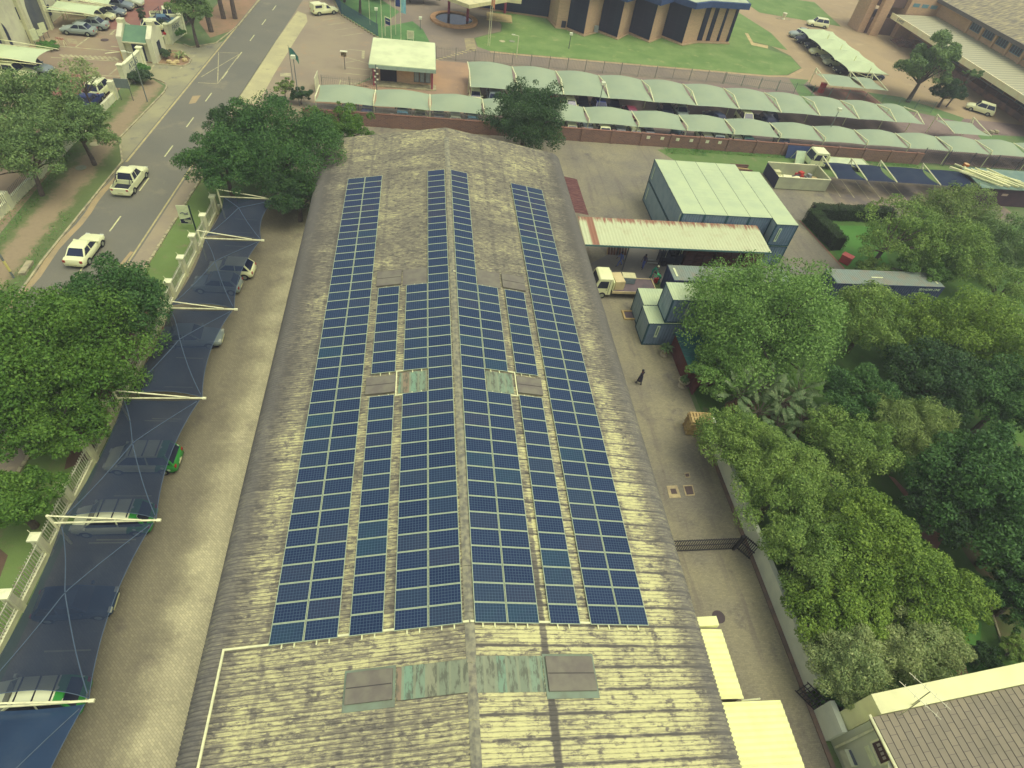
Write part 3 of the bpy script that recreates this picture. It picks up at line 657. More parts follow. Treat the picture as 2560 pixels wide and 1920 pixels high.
    for nm, s, base in (('side_window_r', -1, 0), ('side_window_l', 1, 4)):
        g1 = MB()
        for xa0, xa1, xb0, xb1 in ((k['ws']-.12, k['rf']-.06, mid+.05, mid+.05), (mid-.05, mid-.05, k['rb']+.16, k['rr']+.06)):
            if abs(xa0-xb0) < .3: continue
            q = [cab(xa0,.10,s), cab(xa1,.88,s), cab(xb1,.88,s), cab(xb0,.10,s)]; q = [(p[0], p[1]+s*.014, p[2]) for p in q]
            g1.add(q, [(0,1,2,3) if s < 0 else (3,2,1,0)])
        if k.get('canopy'): g1.add([(-.7,s*(w*.955),1.1),(-1.9,s*(w*.955),1.1),(-1.9,s*(w*.925),1.55),(-.7,s*(w*.925),1.55)], [(0,3,2,1) if s < 0 else (0,1,2,3)])
        out[nm] = g1
    if bed:
        g1 = MB(); g1.box(bed[0]+.06, bed[1]-.04, -w*.9, w*.9, .685, .70); out['load_bed'] = g1
        g1 = MB(); xr = bed[1]-.1
        g1.tube([(xr,-w*.85,.9),(xr,-w*.72,1.72),(xr,w*.72,1.72),(xr,w*.85,.9)], .04, 6); g1.tube([(xr,-w*.7,1.6),(bed[0]+.5,-w*.85,1.05)], .03, 6); g1.tube([(xr,w*.7,1.6),(bed[0]+.5,w*.85,1.05)], .03, 6); out['roll_bar'] = g1
    hl = MB(); hl.box(h-.16, h+.0, w*.5, w*.86, .60, .74); out['headlight_l'] = hl
    hl = MB(); hl.box(h-.16, h+.0, -w*.86, -w*.5, .60, .74); out['headlight_r'] = hl
    zt = k['tail']
    tl = MB(); tl.box(-h-.005, -h+.14, w*.66, w*.9, zt-.28, zt-.08); out['tail_light_l'] = tl
    tl = MB(); tl.box(-h-.005, -h+.14, -w*.9, -w*.66, zt-.28, zt-.08); out['tail_light_r'] = tl
    ub = MB(); ub.box(-h+.25, h-.25, -w*.9, w*.9, .16, .30)
    for sx in (-1, 1):
        for sy in (-1, 1):
            n_ = 14; xx = sx*k['wb']; yy = sy*(w+.004); ps = [(xx+.39*math.cos(math.pi*j/n_), yy, .30+.36*math.sin(math.pi*j/n_)) for j in range(n_+1)]
            ub.add(ps, [tuple(range(n_+1)) if sy < 0 else tuple(range(n_, -1, -1))])
    out['underbody'] = ub
    bp = MB(); bp.box(-h-.02, -h+.05, -.26, .26, .46, .58); bp.box(h-.05, h+.02, -.5, .5, .36, .46); out['number_plate'] = bp
    ty = MB(); pr = [(.17,-.10),(.30,-.10),(.32,-.06),(.32,.06),(.30,.10),(.17,.10)]
    def wheel(prof):
        m_ = MB(); nn = 16
        vs_ = [(r*math.cos(2*math.pi*j/nn), z, r*math.sin(2*math.pi*j/nn)) for r, z in prof for j in range(nn)]
        fs_ = [(i*nn+j, (i+1)*nn+j, (i+1)*nn+(j+1)%nn, i*nn+(j+1)%nn) for i in range(len(prof)-1) for j in range(nn)]
        fs_ += [tuple(range(nn)), tuple(range((len(prof)-1)*nn+nn-1, (len(prof)-1)*nn-1, -1))]
        return m_.add(vs_, fs_)
    out['tyre'] = wheel(pr); out['rim'] = wheel([(.05,-.115),(.19,-.105),(.2,0),(.19,.105),(.05,.115)])
    return out
PROTO = {}
def car(kind, name, label, cat, pos, heading, col, group=None, bars=False):
    if kind not in PROTO:
        mm = dict(body=paint('white'), windscreen=glass_m, rear_window=glass_m, side_window_l=glass_m, side_window_r=glass_m, headlight_l=lamp_m, headlight_r=lamp_m,
                  tail_light_l=tail_m, tail_light_r=tail_m, number_plate=mat('plate', S(220,214,150), .6), tyre=tyre_m, rim=rim_m, load_bed=trim_m, underbody=mat('underbody', S(30,32,40), .9), roll_bar=trim_m)
        PROTO[kind] = {n: mb.mesh(n, mm[n], smooth=38 if n in ('body','tyre') else False) for n, mb in car_meshes(kind).items()}
    root = thing(name, label, cat, (pos[0], pos[1], pos[2] if len(pos) > 2 else .012), R_(heading), group)
    k = KIND[kind]; w = k['W']/2
    for n, me in PROTO[kind].items():
        if n in ('tyre', 'rim'): continue
        o = bpy.data.objects.new({'side_window_l':'side_window','side_window_r':'side_window','headlight_l':'headlight','headlight_r':'headlight','tail_light_l':'tail_light','tail_light_r':'tail_light'}.get(n, n), me)
        COL.objects.link(o); o.parent = root
        if n == 'body':
            o.material_slots[0].link = 'OBJECT'; o.material_slots[0].material = fleet_m if col == 'fleet' else paint(col)
    for sx in (-1, 1):
        for sy in (-1, 1):
            o = bpy.data.objects.new('wheel', PROTO[kind]['tyre']); COL.objects.link(o); o.parent = root; o.location = (sx*k['wb'], sy*(w-.09), .32)
            q = bpy.data.objects.new('rim', PROTO[kind]['rim']); COL.objects.link(q); q.parent = o
    if bars:
        b = MB()
        for x in (.35,-.45,-1.25): b.box(x-.03, x+.03, -w*.72, w*.72, k['roof']+.03, k['roof']+.07)
        obj('roof_bars', b, trim_m, root, local=True)
    return root
RH = 86.6
car('pickup','pickup_truck','white double cab pickup with roll bar and open load bed driving up the street','pickup', g('A',1130,1560,.5)[:2], RH, 'white')
car('sedan','sedan','white sedan seen from behind driving up the street beside the dirt kerb','car', g('E',735,640,.5)[:2], RH, 'white')
car('hatch','hatchback','white hatchback half out from under the dark shade sail, farther of the two','car', g('E',2000,800,.6)[:2], 178, 'white')
car('hatch','hatchback','silver hatchback under the dark shade sail in front of the white one','car', g('E',1880,930,.6)[:2], 178, 'silver')
car('sedan','sedan','silver sedan with bonnet poking out under the dark shade sail','car', g('E',1665,1395,.5)[:2], 2, 'silver')
car('mpv','fleet_van','white and green company van under a dark sail, green tail sticking out onto the driveway','van', g('I',1240,850,.7)[:2], 179, 'fleet', bars=True)
car('mpv','fleet_van','white and green company van showing through the gap beside the white sail frame','van', g('I',985,1370,.7)[:2], 180, 'fleet', bars=True)
car('hatch','dark_hatchback','dark blue car faintly visible beneath the near shade sail','car', g('M',560,430,.7)[:2], 2, 'navy')
car('mpv','fleet_van','white and green company van nearest the camera under the lowest sail frame','van', g('M',270,1140,.7)[:2], 180, 'fleet', bars=True)
car('bakkie','delivery_bakkie','white small pickup with tall canopy parked on the brick forecourt by the blue fence','pickup', g('B',590,85,.6)[:2], 33, 'white')
# second row of the walled car park
for kind, col, x, ex, hd, lab in (
   ('hatch','white',g('B',1893,835,.4)[0],0,-90,'white hatchback under the left end of the back carport row'),
   ('wagon','grey',g('B',2045,840,.4)[0],.6,90,'grey car beside the white hatchback at the left end of the back carport row'),
   ('sedan','red',g('C',362,900,.4)[0],-.3,-90,'bright red car in the back row beside the dark tree'),
   ('hatch','white',g('C',495,910,.4)[0],-.5,-90,'white hatchback next to the bright red car'),
   ('sedan','navy',g('C',300,800,.8)[0],1.4,90,'dark blue car tucked behind the bright red car'),
   ('sedan','black',g('C',575,830,.4)[0],1.0,-90,'black car deep under the back carports right of the white hatchback'),
   ('wagon','blue',g('C',740,925,.4)[0],-.8,-90,'dark blue car standing out by the tall lamp post'),
   ('sedan','black',g('C',845,875,.4)[0],.6,-90,'black car right of the dark blue car by the lamp post'),
   ('hatch','maroon',g('C',1000,955,.4)[0],-1.2,90,'maroon hatchback standing alone in the middle of the car park'),
   ('sedan','dark',g('C',1290,910,.4)[0],.5,-90,'dark saloon under the middle of the back carports'),
   ('sedan','silver',g('C',1412,915,.4)[0],.4,-90,'silver saloon beside the dark saloon under the middle of the back carports'),
   ('hatch','dark',g('C',1725,1000,.4)[0],-.6,110,'charcoal hatchback parked askew next to the white minivan'),
   ('mpv','white',g('C',1995,1035,.4)[0],-.7,-90,'white minivan in the back row right of the charcoal hatchback'),
   ('wagon','black',g('C',2165,1050,.4)[0],-.7,90,'black car right of the white minivan'),
   ('hatch','dark',g('D',15,1035,.4)[0],.3,-90,'dark small car at the right end of the parked back row')):
    car(kind, 'parked_car', lab, 'car', (x, 76.7+ex), hd, col, 'cars in the back row of the walled car park')
# front row, seen over the brick wall
for kind, col, ref, hd, lab in (
   ('wagon','grey',('B',808,930),90,'grey van-like car under the leftmost carport behind the brick wall'),
   ('hatch','blue',('B',960,940),90,'blue hatchback under the leftmost carport behind the brick wall'),
   ('wagon','teal',('B',1270,955),90,'bluish grey car under the second carport behind the brick wall'),
   ('hatch','white',('B',1422,965),-90,'white car with dark windscreen under the second carport behind the brick wall'),
   ('hatch','dark',('B',1580,985),90,'dark car under the third carport behind the brick wall'),
   ('hatch','pale',('B',1722,990),90,'cream car under the third carport behind the brick wall'),
   ('wagon','teal',('B',1870,1000),90,'blue grey car at the end of the third carport beside the dark tree'),
   ('hatch','white',('C',375,1055),90,'white car just right of the dark tree behind the brick wall'),
   ('hatch','white',('C',515,1070),90,'white hatchback second right of the dark tree behind the brick wall'),
   ('hatch','grey',('C',655,1085),90,'grey car under a white carport post behind the brick wall'),
   ('wagon','white',('C',790,1090),90,'white wagon between the grey car and the lamp post foot'),
   ('hatch','grey',('C',935,1100),90,'grey hatchback between two white cars behind the brick wall'),
   ('hatch','white',('C',1060,1105),90,'white car beside the second carport post right of the dark tree'),
   ('hatch','dark',('C',1180,1112),90,'dark car over the first pair of white plates on the brick wall'),
   ('sedan','teal',('C',1440,1150),60,'turquoise car over the white plates of the brick wall'),
   ('hatch','white',('C',1690,1165),90,'white car left of the silver estate behind the brick wall'),
   ('wagon','silver',('C',1775,1172),90,'silver estate car right of the white car behind the brick wall'),
   ('hatch','white',('C',1945,1180),90,'white hatchback farthest right but two behind the brick wall'),
   ('wagon','green',('C',2025,1190),90,'dull green car beside the farthest white hatchback behind the brick wall'),
   ('wagon','dark',('D',150,1212),70,'dark car at the right end of the front row behind the brick wall')):
    car(kind, 'parked_car', lab, 'car', (g(*ref, 1.4)[0], 69.0), hd, col, 'cars in the front row behind the brick wall')
# right court
for kind, col, ref, hd, lab in (
   ('pickup','silver',('D',290,300),180,'silver pickup at the far end of the pale pyramid carport'),
   ('wagon','black',('D',330,345),180,'black car second from the far end of the pale pyramid carport'),
   ('wagon','dark',('D',415,395),180,'dark car third along the pale pyramid carport'),
   ('pickup','white',('D',470,450),180,'white pickup in the middle of the pale pyramid carport'),
   ('sedan','silver',('D',560,500),180,'silver saloon behind the white pickup at the pyramid carport'),
   ('sedan','pale',('D',580,540),180,'beige saloon in front of the silver one at the pyramid carport'),
   ('wagon','black',('D',670,605),180,'black car at the near left corner of the pyramid carport'),
   ('mpv','dark',('D',900,650),0,'dark van at the near right corner of the pyramid carport'),
   ('wagon','white',('D',430,205),170,'white station wagon parked by the small lawn beyond the pyramid carport')):
    car(kind, 'parked_car', lab, 'car', g(*ref, .6)[:2], hd, col, 'cars around the pyramid carport')
car('wagon','parked_car','white hatchback parked beside the loading platform of the tan warehouse','car', g('D',1835,940,.6)[:2], 142, 'white')
# office park across the street
for kind, col, ref, hd, lab in (
   ('sedan','silver',('A',680,255),180,'silver saloon in front of the arched cream building'),
   ('sedan','silver',('A',790,205),180,'silver saloon with red tail lamps behind the first one by the cream building'),
   ('hatch','white',('A',865,130),0,'white hatchback nose out under the pale office carport'),
   ('hatch','grey',('A',960,95),0,'grey hatchback right of the white one under the pale office carport'),
   ('wagon','grey',('A',1010,40),0,'grey wagon near the upper carport of the office park'),
   ('wagon','pale',('A',1100,10),0,'beige wagon at the top edge beyond the grey wagon'),
   ('wagon','white',('A',120,625),-5,'white station wagon under the lower pale office carport'),
   ('wagon','grey',('A',285,590),-5,'grey wagon beside the white station wagon under the lower office carport'),
   ('hatch','white',('A',60,690),-5,'white hatchback at the left edge below the lower office carport'),
   ('wagon','white',('A',870,760),86,'white wagon behind the low wall left of the grey board'),
   ('sedan','blue',('A',770,870),86,'dark blue car under the tree behind the low street wall'),
   ('hatch','white',('A',590,1050),86,'white car nearly hidden by tree crowns behind the street wall'),
   ('hatch','white',('A',1345,225),20,'small white hatchback beside the gatehouse'),
   ('sedan','teal',('A',1430,185),20,'pale blue saloon between the small white hatchback and the white pickup'),
   ('pickup','white',('A',1460,135),20,'white pickup under the trees beyond the gatehouse')):
    car(kind, 'parked_car', lab, 'car', g(*ref, .6)[:2], hd, col, 'cars in the office park across the street')
# ================================================================== carports, fences, posts and signs
steel_w = mat('white_steel', S(246,240,178), .5, S(222,216,160), 2.5)
def cloth(name, c1, c2, alpha):
    t = NT(name); c = t.mix(t.rng(t.noise(t.objc(), .35, 3), .35, .7), c1, c2)
    wv = t.noise(t.vec(t.math('MULTIPLY', t.xyz(t.objc())[0], 14), t.math('MULTIPLY', t.xyz(t.objc())[1], 1.5), 0.0), 1, 2)
    c = t.mix(t.math('MULTIPLY', wv, .14), c, c2)
    c = t.mix(t.rng(t.noise(t.objc(), .5, 6, .7), .45, .8, 0, .14), c, S(120,124,116)); t.b.inputs['Specular IOR Level'].default_value = .06
    t.done(c, .75)
    if alpha > 0:      # open knitted shade cloth lets part of the view through
        tr = t.n('ShaderNodeBsdfTransparent'); mx = t.n('ShaderNodeMixShader'); mx.inputs[0].default_value = alpha
        t.t.links.new(t.b.outputs[0], mx.inputs[1]); t.t.links.new(tr.outputs[0], mx.inputs[2]); t.t.links.new(mx.outputs[0], t.out.inputs[0])
    return t.mat
navy_c = cloth('navy_shade_cloth', S(40,50,63), S(48,58,70), .19); navy2_c = cloth('faded_shade_cloth', S(50,70,90), S(42,60,80), .08)
sage_c = cloth('sage_shade_cloth', S(164,174,134), S(156,168,132), 0); pale_c = cloth('pale_shade_cloth', S(204,214,158), S(194,204,150), 0); dark2_c = cloth('blue_black_cloth', S(36,46,68), S(42,52,72), .05)
seam_m = mat('cloth_seam', S(86,100,108), .8)
def beam(parent, name, p0, p1, r=.055, m=None, n=6):
    b = MB(); b.tube([p0, p1], r, n); return obj(name, b, m or steel_w, parent)
def sail(root, bf, tf, tn, bn, fabric, sag=-.42, bows=(.12,.55,.42,.35), nu=16, seams=True):
    """four-cornered sail: back-far, tip-far, tip-near, back-near; bows = scallop of far, tip, near, back edges"""
    bf, tf, tn, bn = [np.array(p, float) for p in (bf, tf, tn, bn)]
    ey = (bn-bf); ey /= np.linalg.norm(ey); ex = (tf-bf); ex /= np.linalg.norm(ex)
    def fn(u, v, dz=0.0):
        p = bf*(1-u)*(1-v)+tf*u*(1-v)+tn*u*v+bn*(1-u)*v
        p = p+ey*(bows[0]*4*u*(1-u)*(1-v)-bows[2]*4*u*(1-u)*v)+ex*(bows[3]*4*v*(1-v)*(1-u)-bows[1]*4*v*(1-v)*u)
        mm = max(abs(2*u-1), abs(2*v-1)); sm = (1-mm); p[2] += sag*(sm**1.15 if sag > 0 else sm**.85)+dz+.02*math.sin(9*u+3)*math.sin(7*v)*(1-mm)
        return p
    b = MB(); b.grid(fn, nu, nu); obj('fabric', b, fabric, root, smooth=25)
    if seams:
        for rev in (0, 1):
            b = MB(); b.tube([fn(t, 1-t if rev else t, .012) for t in np.linspace(.02,.98,24)], .028, 5); obj('seam', b, seam_m, root)
        b = MB(); b.tube([fn(1, t, .005) for t in np.linspace(0,1,18)], .02, 5); b.tube([fn(t, 1, .005) for t in np.linspace(0,1,18)], .02, 5); obj('hem', b, seam_m, root)
FY = [44.1, 37.1, 27.55, 18.15, 8.65, -1.05, -10.9]
XT = [-16.5,-16.62,-17.0,-17.2,-17.5,-17.8,-18.1]; XB = [-21.75,-21.85,-22.2,-22.65,-23.0,-23.35,-23.7]
lab7 = ['farthest navy shade sail beside the dark trees', 'second farthest navy shade sail, over the white and silver hatchbacks', 'navy shade sail over the silver saloon',
        'navy shade sail over the van with its green tail out', 'navy shade sail over the dark blue car', 'paler nearest navy shade sail, cut by the lower left corner']
for i in range(6):
    r = thing('shade_sail_carport', lab7[i]+', white steel frame', 'carport', (XB[i]-.1, FY[i], 0), 0, 'navy sail carports along the driveway')
    z = 2.42
    sail(r, (XB[i]+.35, FY[i]-.08, z), (XT[i]-.25, FY[i]-.12, z), (XT[i+1]-.15, FY[i+1]+.12, z), (XB[i+1]+.3, FY[i+1]+.35, z), navy_c if i < 5 else navy2_c, sag=.92)
    for j in ([i] if i < 5 else [i, i+1]):
        beam(r, 'post', (XB[j]-.05, FY[j], 0), (XB[j]-.1, FY[j], 3.22), .085)
        beam(r, 'upper_strut', (XB[j]-.1, FY[j], 3.2), (XT[j]-.9, FY[j], 2.52), .05)
        beam(r, 'lower_beam', (XB[j]-.05, FY[j], 2.42), (XT[j], FY[j], 2.46), .06)
        b = MB(); b.box(XT[j]-.1, XT[j]+.14, FY[j]-.08, FY[j]+.08, 2.38, 2.5); obj('tip_plate', b, steel_w, r)
b = MB()
for i in range(6):
    n = 3
    for k in range(n+1):
        yy = FY[i]+(FY[i+1]-FY[i])*k/n*.98; b.strip([(XB[i]+.9, yy),(XT[i]-2.3, yy-.05)], .09, lv(4))
struct('driveway_bay_lines', b, faint_line)

def arch_row(name, xs, yb, ye, yf, zb, ze, zf, post, fabric, labels, group, cat='carport', hump=.85, side_bow=.22, knee=True, post_t=.5):
    """tensioned cantilever carports: frames across y at every xs, cloth humped between them"""
    for i in range(len(xs)-1):
        x0, x1 = xs[i], xs[i+1]
        r = thing(name, labels[i], cat, (x0, ye(x0), 0), 0, group)
        def fn(u, v):
            x = x0+(x1-x0)*u; B_, F_ = yb(x), yf(x); y = B_+(F_-B_)*v
            bow = side_bow*4*v*(1-v)*(1-2*u) if True else 0
            x += bow*(1-min(1, 4*u*(1-u)*1.0))**1.0
            e = 1-abs(2*u-1)**1.7
            z = zb+(zf-zb)*v+hump*e*(.40*(1-v)+.10*v+.62*math.sin(math.pi*v)**.7)
            y += (-.45*e*(v-.5)*-1)*.0+(.28*e if v > .99 else 0)*0
            return (x, y, z)
        b = MB(); b.grid(fn, 14, 12); obj('fabric', b, fabric, r, smooth=30)
        for j in ([i] if i < len(xs)-2 else [i, i+1]):
            X = xs[j]; E_ = (X, ye(X), ze)
            beam(r, 'back_arm', (X, yb(X), zb+.02), E_, .085); beam(r, 'front_arm', E_, (X, yf(X), zf+.02), .085)
            beam(r, 'post', (X, post(X), 0), (X, ye(X) if knee else post(X), ze-.02), .07)
XS2 = [4.0,10.6,17.2,23.8,30.5,37.1,43.7,50.4,56.7,63.2,69.5,74.3]
arch_row('carport', XS2, lambda x: 84.55-.043*x, lambda x: 79.35-.016*x, lambda x: 75.6-.004*x, 2.42, 3.08, 2.32, lambda x: 79.5-.018*x, sage_c,
  [ORD[i]+' carport bay from the left in the back row, sage cloth on white frames' for i in range(11)], 'sage carports of the back row')
XS1 = [-15.7,-8.6,-1.55,5.4,12.4,19.35,26.2,33.1,39.9,46.8,53.5,60.1,66.8,73.5,80.2,86.9,93.6]
arch_row('carport', XS1, lambda x: 71.9-.012*x, lambda x: 67.75-.010*x, lambda x: 67.55-.010*x, 2.35, 2.62, 2.12, lambda x: 67.75-.010*x, sage_c,
  [ORD[i]+' carport bay from the left in the front row behind the brick wall, sage cloth' for i in range(16)], 'sage carports of the front row', hump=.85)
arch_row('carport', [64.65,71.2,75.45], lambda x: 93.6, lambda x: 94.2, lambda x: 88.3, 2.2, 2.95, 2.3, lambda x: 94.2, sage_c,
  ['wider bay of the small sage carport over red paving by the corner lawn', 'narrower right bay of the small sage carport over red paving'], 'small carports by the corner lawn', hump=.35, side_bow=.5)
arch_row('carport', [78.0,84.5], lambda x: 77.6, lambda x: 78.1, lambda x: 72.9, 2.2, 2.95, 2.3, lambda x: 78.1, sage_c,
  ['single small sage carport at the right end of the car park'], 'small carports by the corner lawn', hump=.35, side_bow=.5)
arch_row('dark_carport', [49.9,54.1,58.4,64.8,71.2], lambda x: 60.3, lambda x: 60.8, lambda x: 56.0, 2.25, 2.85, 2.3, lambda x: 60.8, dark2_c,
  ['navy carport bay right beside the white bin in the storage yard', 'second navy carport bay of the storage yard, right of the bin', 'third navy carport bay of the storage yard', 'navy carport bay beside the heap of white beams'], 'navy carports of the storage yard', hump=.25, side_bow=.55)
# pyramid carport
for i in range(4):
    y0 = 96.2+i*5.6
    r = thing('pyramid_carport', ['nearest','second nearest','third nearest','farthest'][i]+' bay of the pale pyramid carport in the right court', 'carport', (76, y0, 0), 0, 'pale pyramid carports')
    sail(r, (72.2,y0+5.6,2.3), (80.2,y0+5.6,2.3), (80.2,y0,2.3), (72.2,y0,2.3), pale_c, sag=.95, bows=(.02,.5,.02,.5), seams=False)
    beam(r, 'post', (76.2,y0+.05,0), (76.2,y0+.05,3.2), .09); beam(r, 'cross_beam', (72.2,y0+.05,2.2), (80.2,y0+.05,2.2), .05)
    beam(r, 'brace', (76.2,y0+.05,1.6), (73.5,y0+.05,2.2), .04); beam(r, 'brace', (76.2,y0+.05,1.6), (78.9,y0+.05,2.2), .04)
# office park carports
for (xa, xb, ya, yb, lab) in ((-54.6,-48.4,89.6,93.9,'pale carport beside the cream arched building, over the silver saloons'), (-54.2,-48.0,94.3,99.5,'pale carport at the top edge of the office park'), (-55.4,-48.9,71.8,76.6,'pale carport at the left edge of the office park over a white wagon')):
    r = thing('office_carport', lab, 'carport', (xa, ya, 0), 0, 'pale office carports')
    sail(r, (xa,yb,2.5), (xb,yb,2.3), (xb,ya+.4,2.3), (xa,ya+.4,2.5), pale_c, sag=.35, bows=(.1,.5,.3,.2), seams=False)
    for y in (ya, yb+.1):
        beam(r, 'post', (xa,y,0), (xa,y,3.1), .08); beam(r, 'upper_strut', (xa,y,3.1), (xb+.9,y,2.4), .05); beam(r, 'lower_beam', (xa,y,2.45), (xb+.2,y,2.3), .05)

# ------------------------------------------------------------------ fences and walls
def pales(b, p0, p1, z0, h, sp, w=.045):
    p0, p1 = np.array(p0[:2]), np.array(p1[:2]); L = np.linalg.norm(p1-p0); d = (p1-p0)/L; rot = math.atan2(d[1], d[0])
    for i in range(int(L/sp)+1):
        p = p0+d*i*sp; q = len(b.v); b.obox(p, (w, .02), z0, z0+h, rot)
def rails(b, p0, p1, zs, r=.02):
    for z in zs: b.tube([(p0[0],p0[1],z),(p1[0],p1[1],z)], r, 4)
def palisade(name, label, p0, p1, h, m, sp=.16, post_sp=3.0, cat='fence', z0=0.0):
    p0, p1 = np.array(p0[:2]), np.array(p1[:2]); L = np.linalg.norm(p1-p0); n = max(1, round(L/post_sp))
    r = thing(name, label, cat, (*p0, 0))
    b = MB(); pales(b, p0, p1, z0+.06, h-.06, sp*1.5, .026); rails(b, p0, p1, (z0+.3, z0+h-.3)); obj('pales', b, m, r)
    for i in range(n+1):
        q = p0+(p1-p0)*i/n; b = MB(); b.box(q[0]-.04, q[0]+.04, q[1]+.03, q[1]+.1, z0, z0+h+.05); obj('fence_post', b, m, r)
    return r
white_wall = mat('white_plaster', S(236,232,176), .85, S(210,206,160), 1.2)
pick_m = mat('picket_paint', S(206,206,164), .7, S(180,170,140), 2)
r = thing('street_fence', 'white pillared picket fence between the sail carports and the street lawn', 'fence', (-24, 10, 0))
fx = lambda y: -24.25+(y-2)*.0345
yp = [44.9-3.35*k for k in range(18)]
b = MB(); b.strip([(fx(y), y) for y in (46, 20, 0, -14)], .24, 0, h=.42); obj('base_wall', b, white_wall, r)
for i, y in enumerate(yp):
    x = fx(y); b = MB(); b.box(x-.21, x+.21, y-.21, y+.21, 0, 1.86); o = obj('pillar', b, white_wall, r)
    b = MB(); b.box(x-.29, x+.29, y-.29, y+.29, 1.862, 2.0); b.add([(x-.29,y-.29,2.0),(x+.29,y-.29,2.0),(x+.29,y+.29,2.0),(x-.29,y+.29,2.0),(x,y,2.07)], [(0,1,4),(1,2,4),(2,3,4),(3,0,4)])
    obj('cap', b, mat('pillar_cap', S(244,242,182), .8), o)
    b = MB(); b.tube([(x-.1,y+.1,2.02),(x-.38,y+.32,2.2)], .015, 4); obj('spike_arm', b, steel_w, o)
    if i:
        y1 = yp[i-1]; b = MB(); pales(b, (fx(y)+.02, y+.25), (fx(y1)+.02, y1-.25), .42, 1.28, .19, .06); rails(b, (fx(y)+.04, y+.2), (fx(y1)+.04, y1-.2), (.62, 1.5), .035); obj('picket_panel', b, pick_m, r)
brick_m = None
t = NT('face_brick'); v = t.objc(); mp = t.n('ShaderNodeMapping'); mp.inputs['Rotation'].default_value = (R_(90),0,0); t.put(mp.inputs[0], v)
bt = t.n('ShaderNodeTexBrick'); t.put(bt.inputs[0], mp.outputs[0]); bt.inputs['Scale'].default_value = 1; bt.inputs['Brick Width'].default_value = .44; bt.inputs['Row Height'].default_value = .16; bt.inputs['Mortar Size'].default_value = .02
bt.inputs['Color1'].default_value = S(146,106,86); bt.inputs['Color2'].default_value = S(122,90,78); bt.inputs['Mortar'].default_value = S(152,128,104)
brick_m = t.done(t.mix(t.rng(t.noise(v, .7, 5), .4, .7, 0, .5), bt.outputs[0], S(150,116,90)), .9)
grey_pale = mat('galvanised_pales', S(150,150,126), .6, metal=.2)
WY = 66.55
r = thing('brick_boundary_wall', 'long red face brick wall with piers and a row of white plates in front of the carports', 'wall', (26, WY, 0))
b = MB(); b.box(-17.2, 69.4, WY-.13, WY+.13, 0, 1.62); obj('brickwork', b, brick_m, r)
b = MB(); b.box(-17.2, 69.4, WY-.16, WY+.16, 1.622, 1.70); obj('coping', b, mat('brick_coping', S(150,108,84), .9), r)
x = -14.6
while x < 69.4:
    b = MB(); b.box(x-.24, x+.24, WY-.24, WY+.18, 0, 1.78); obj('pier', b, brick_m, r); x += 4.15
b = MB(); pales(b, (-17,WY), (15,WY), 1.7, .75, .16); rails(b, (-17,WY), (15,WY), (1.85, 2.3)); obj('palisade_topping', b, grey_pale, r)
b = MB(); 
for i in range(24): b.tube([(20+i*2.1,WY,1.7),(20+i*2.1+.05,WY,2.45)], .012, 4)
rails(b, (18,WY), (69.4,WY), (1.95, 2.2, 2.42), .006); obj('electric_wires', b, grey_pale, r)
plate_w = mat('white_plate', S(236,230,180), .5)
for c in ((1168,1167),(1287,1175),(1420,1185),(1535,1190),(1672,1200),(1780,1208)):
    q = g('C',*c,1.2); b = MB(); b.box(q[0]-.24, q[0]+.24, WY-.17, WY-.145, 1.0, 1.4); obj('plate', b, plate_w, r)
dark_pale = mat('dark_pales', S(84,86,86), .6)
q0 = g('B',562,655,1.8); q1 = g('B',1040,690,1.8)
palisade('palisade_fence', 'grey palisade fence between the striped forecourt bays and the guardhouse', q0, q1, 1.9, grey_pale)
palisade('palisade_fence', 'grey palisade fence from the guardhouse along the lane behind the carports', (-.4,91.3), (47.5,91.4), 1.9, grey_pale)
palisade('palisade_fence', 'green mesh fence along the corner lawn behind the right carports', (47.7,91.4), (84,86.4), 1.8, mat('green_fence', S(116,140,112), .6), sp=.22)
palisade('palisade_fence', 'tall dark palisade fence continuing right from the end of the brick wall', (69.6,WY+.2), (112,64.2), 2.4, dark_pale, sp=.2, post_sp=4)
r = palisade('blue_mesh_fence', 'blue mesh fence on white blocks beside the brick forecourt', (-18.3,115.4), (-16.4,107.7), 2.0, mat('blue_fence', S(74,106,116), .6), sp=.11, post_sp=2.2)
fm = mat('blue_fence', S(74,106,116), .6)
b = MB(); pales(b, (-16.35,107.6), (-9.7,98.2), .3, 1.75, .11); rails(b, (-16.35,107.6), (-9.7,98.2), (.4,2.0), .03); obj('pales', b, fm, r)
b = MB()
for k in range(22):
    f = k/21; b.obox((-18.5+.0+(2.0*min(f*2.5,1))+(6.7*max(0,(f-.4)/.6)), 115.3-7.7*min(f*2.5,1)-9.4*max(0,(f-.4)/.6)), (.3,.3), 0, .25, .7)
obj('white_blocks', b, kerb_m, r)
# low street wall of the office park
r = thing('street_wall', 'low cream wall with a tall pier along the dirt verge across the street', 'wall', (-40.3, 60, 0))
b = MB(); b.strip([(-41.9,18),(-41.2,42),(-40.6,52),(-40.1,62),(-39.75,69)], .3, 0, h=.85); obj('wall', b, white_wall, r)
for (px, py, hh) in ((-39.75,69.2,2.1),(-40.05,62.4,1.0),(-40.75,50,1.0),(-41.1,44.2,1.6)):
    b = MB(); b.box(px-.3, px+.3, py-.35, py+.35, 0, hh); obj('pier', b, white_wall, r)
b = MB(); pales(b, (-41.9,18), (-40.1,62), .85, .9, .25, .03); obj('railing', b, dark_pale, r)
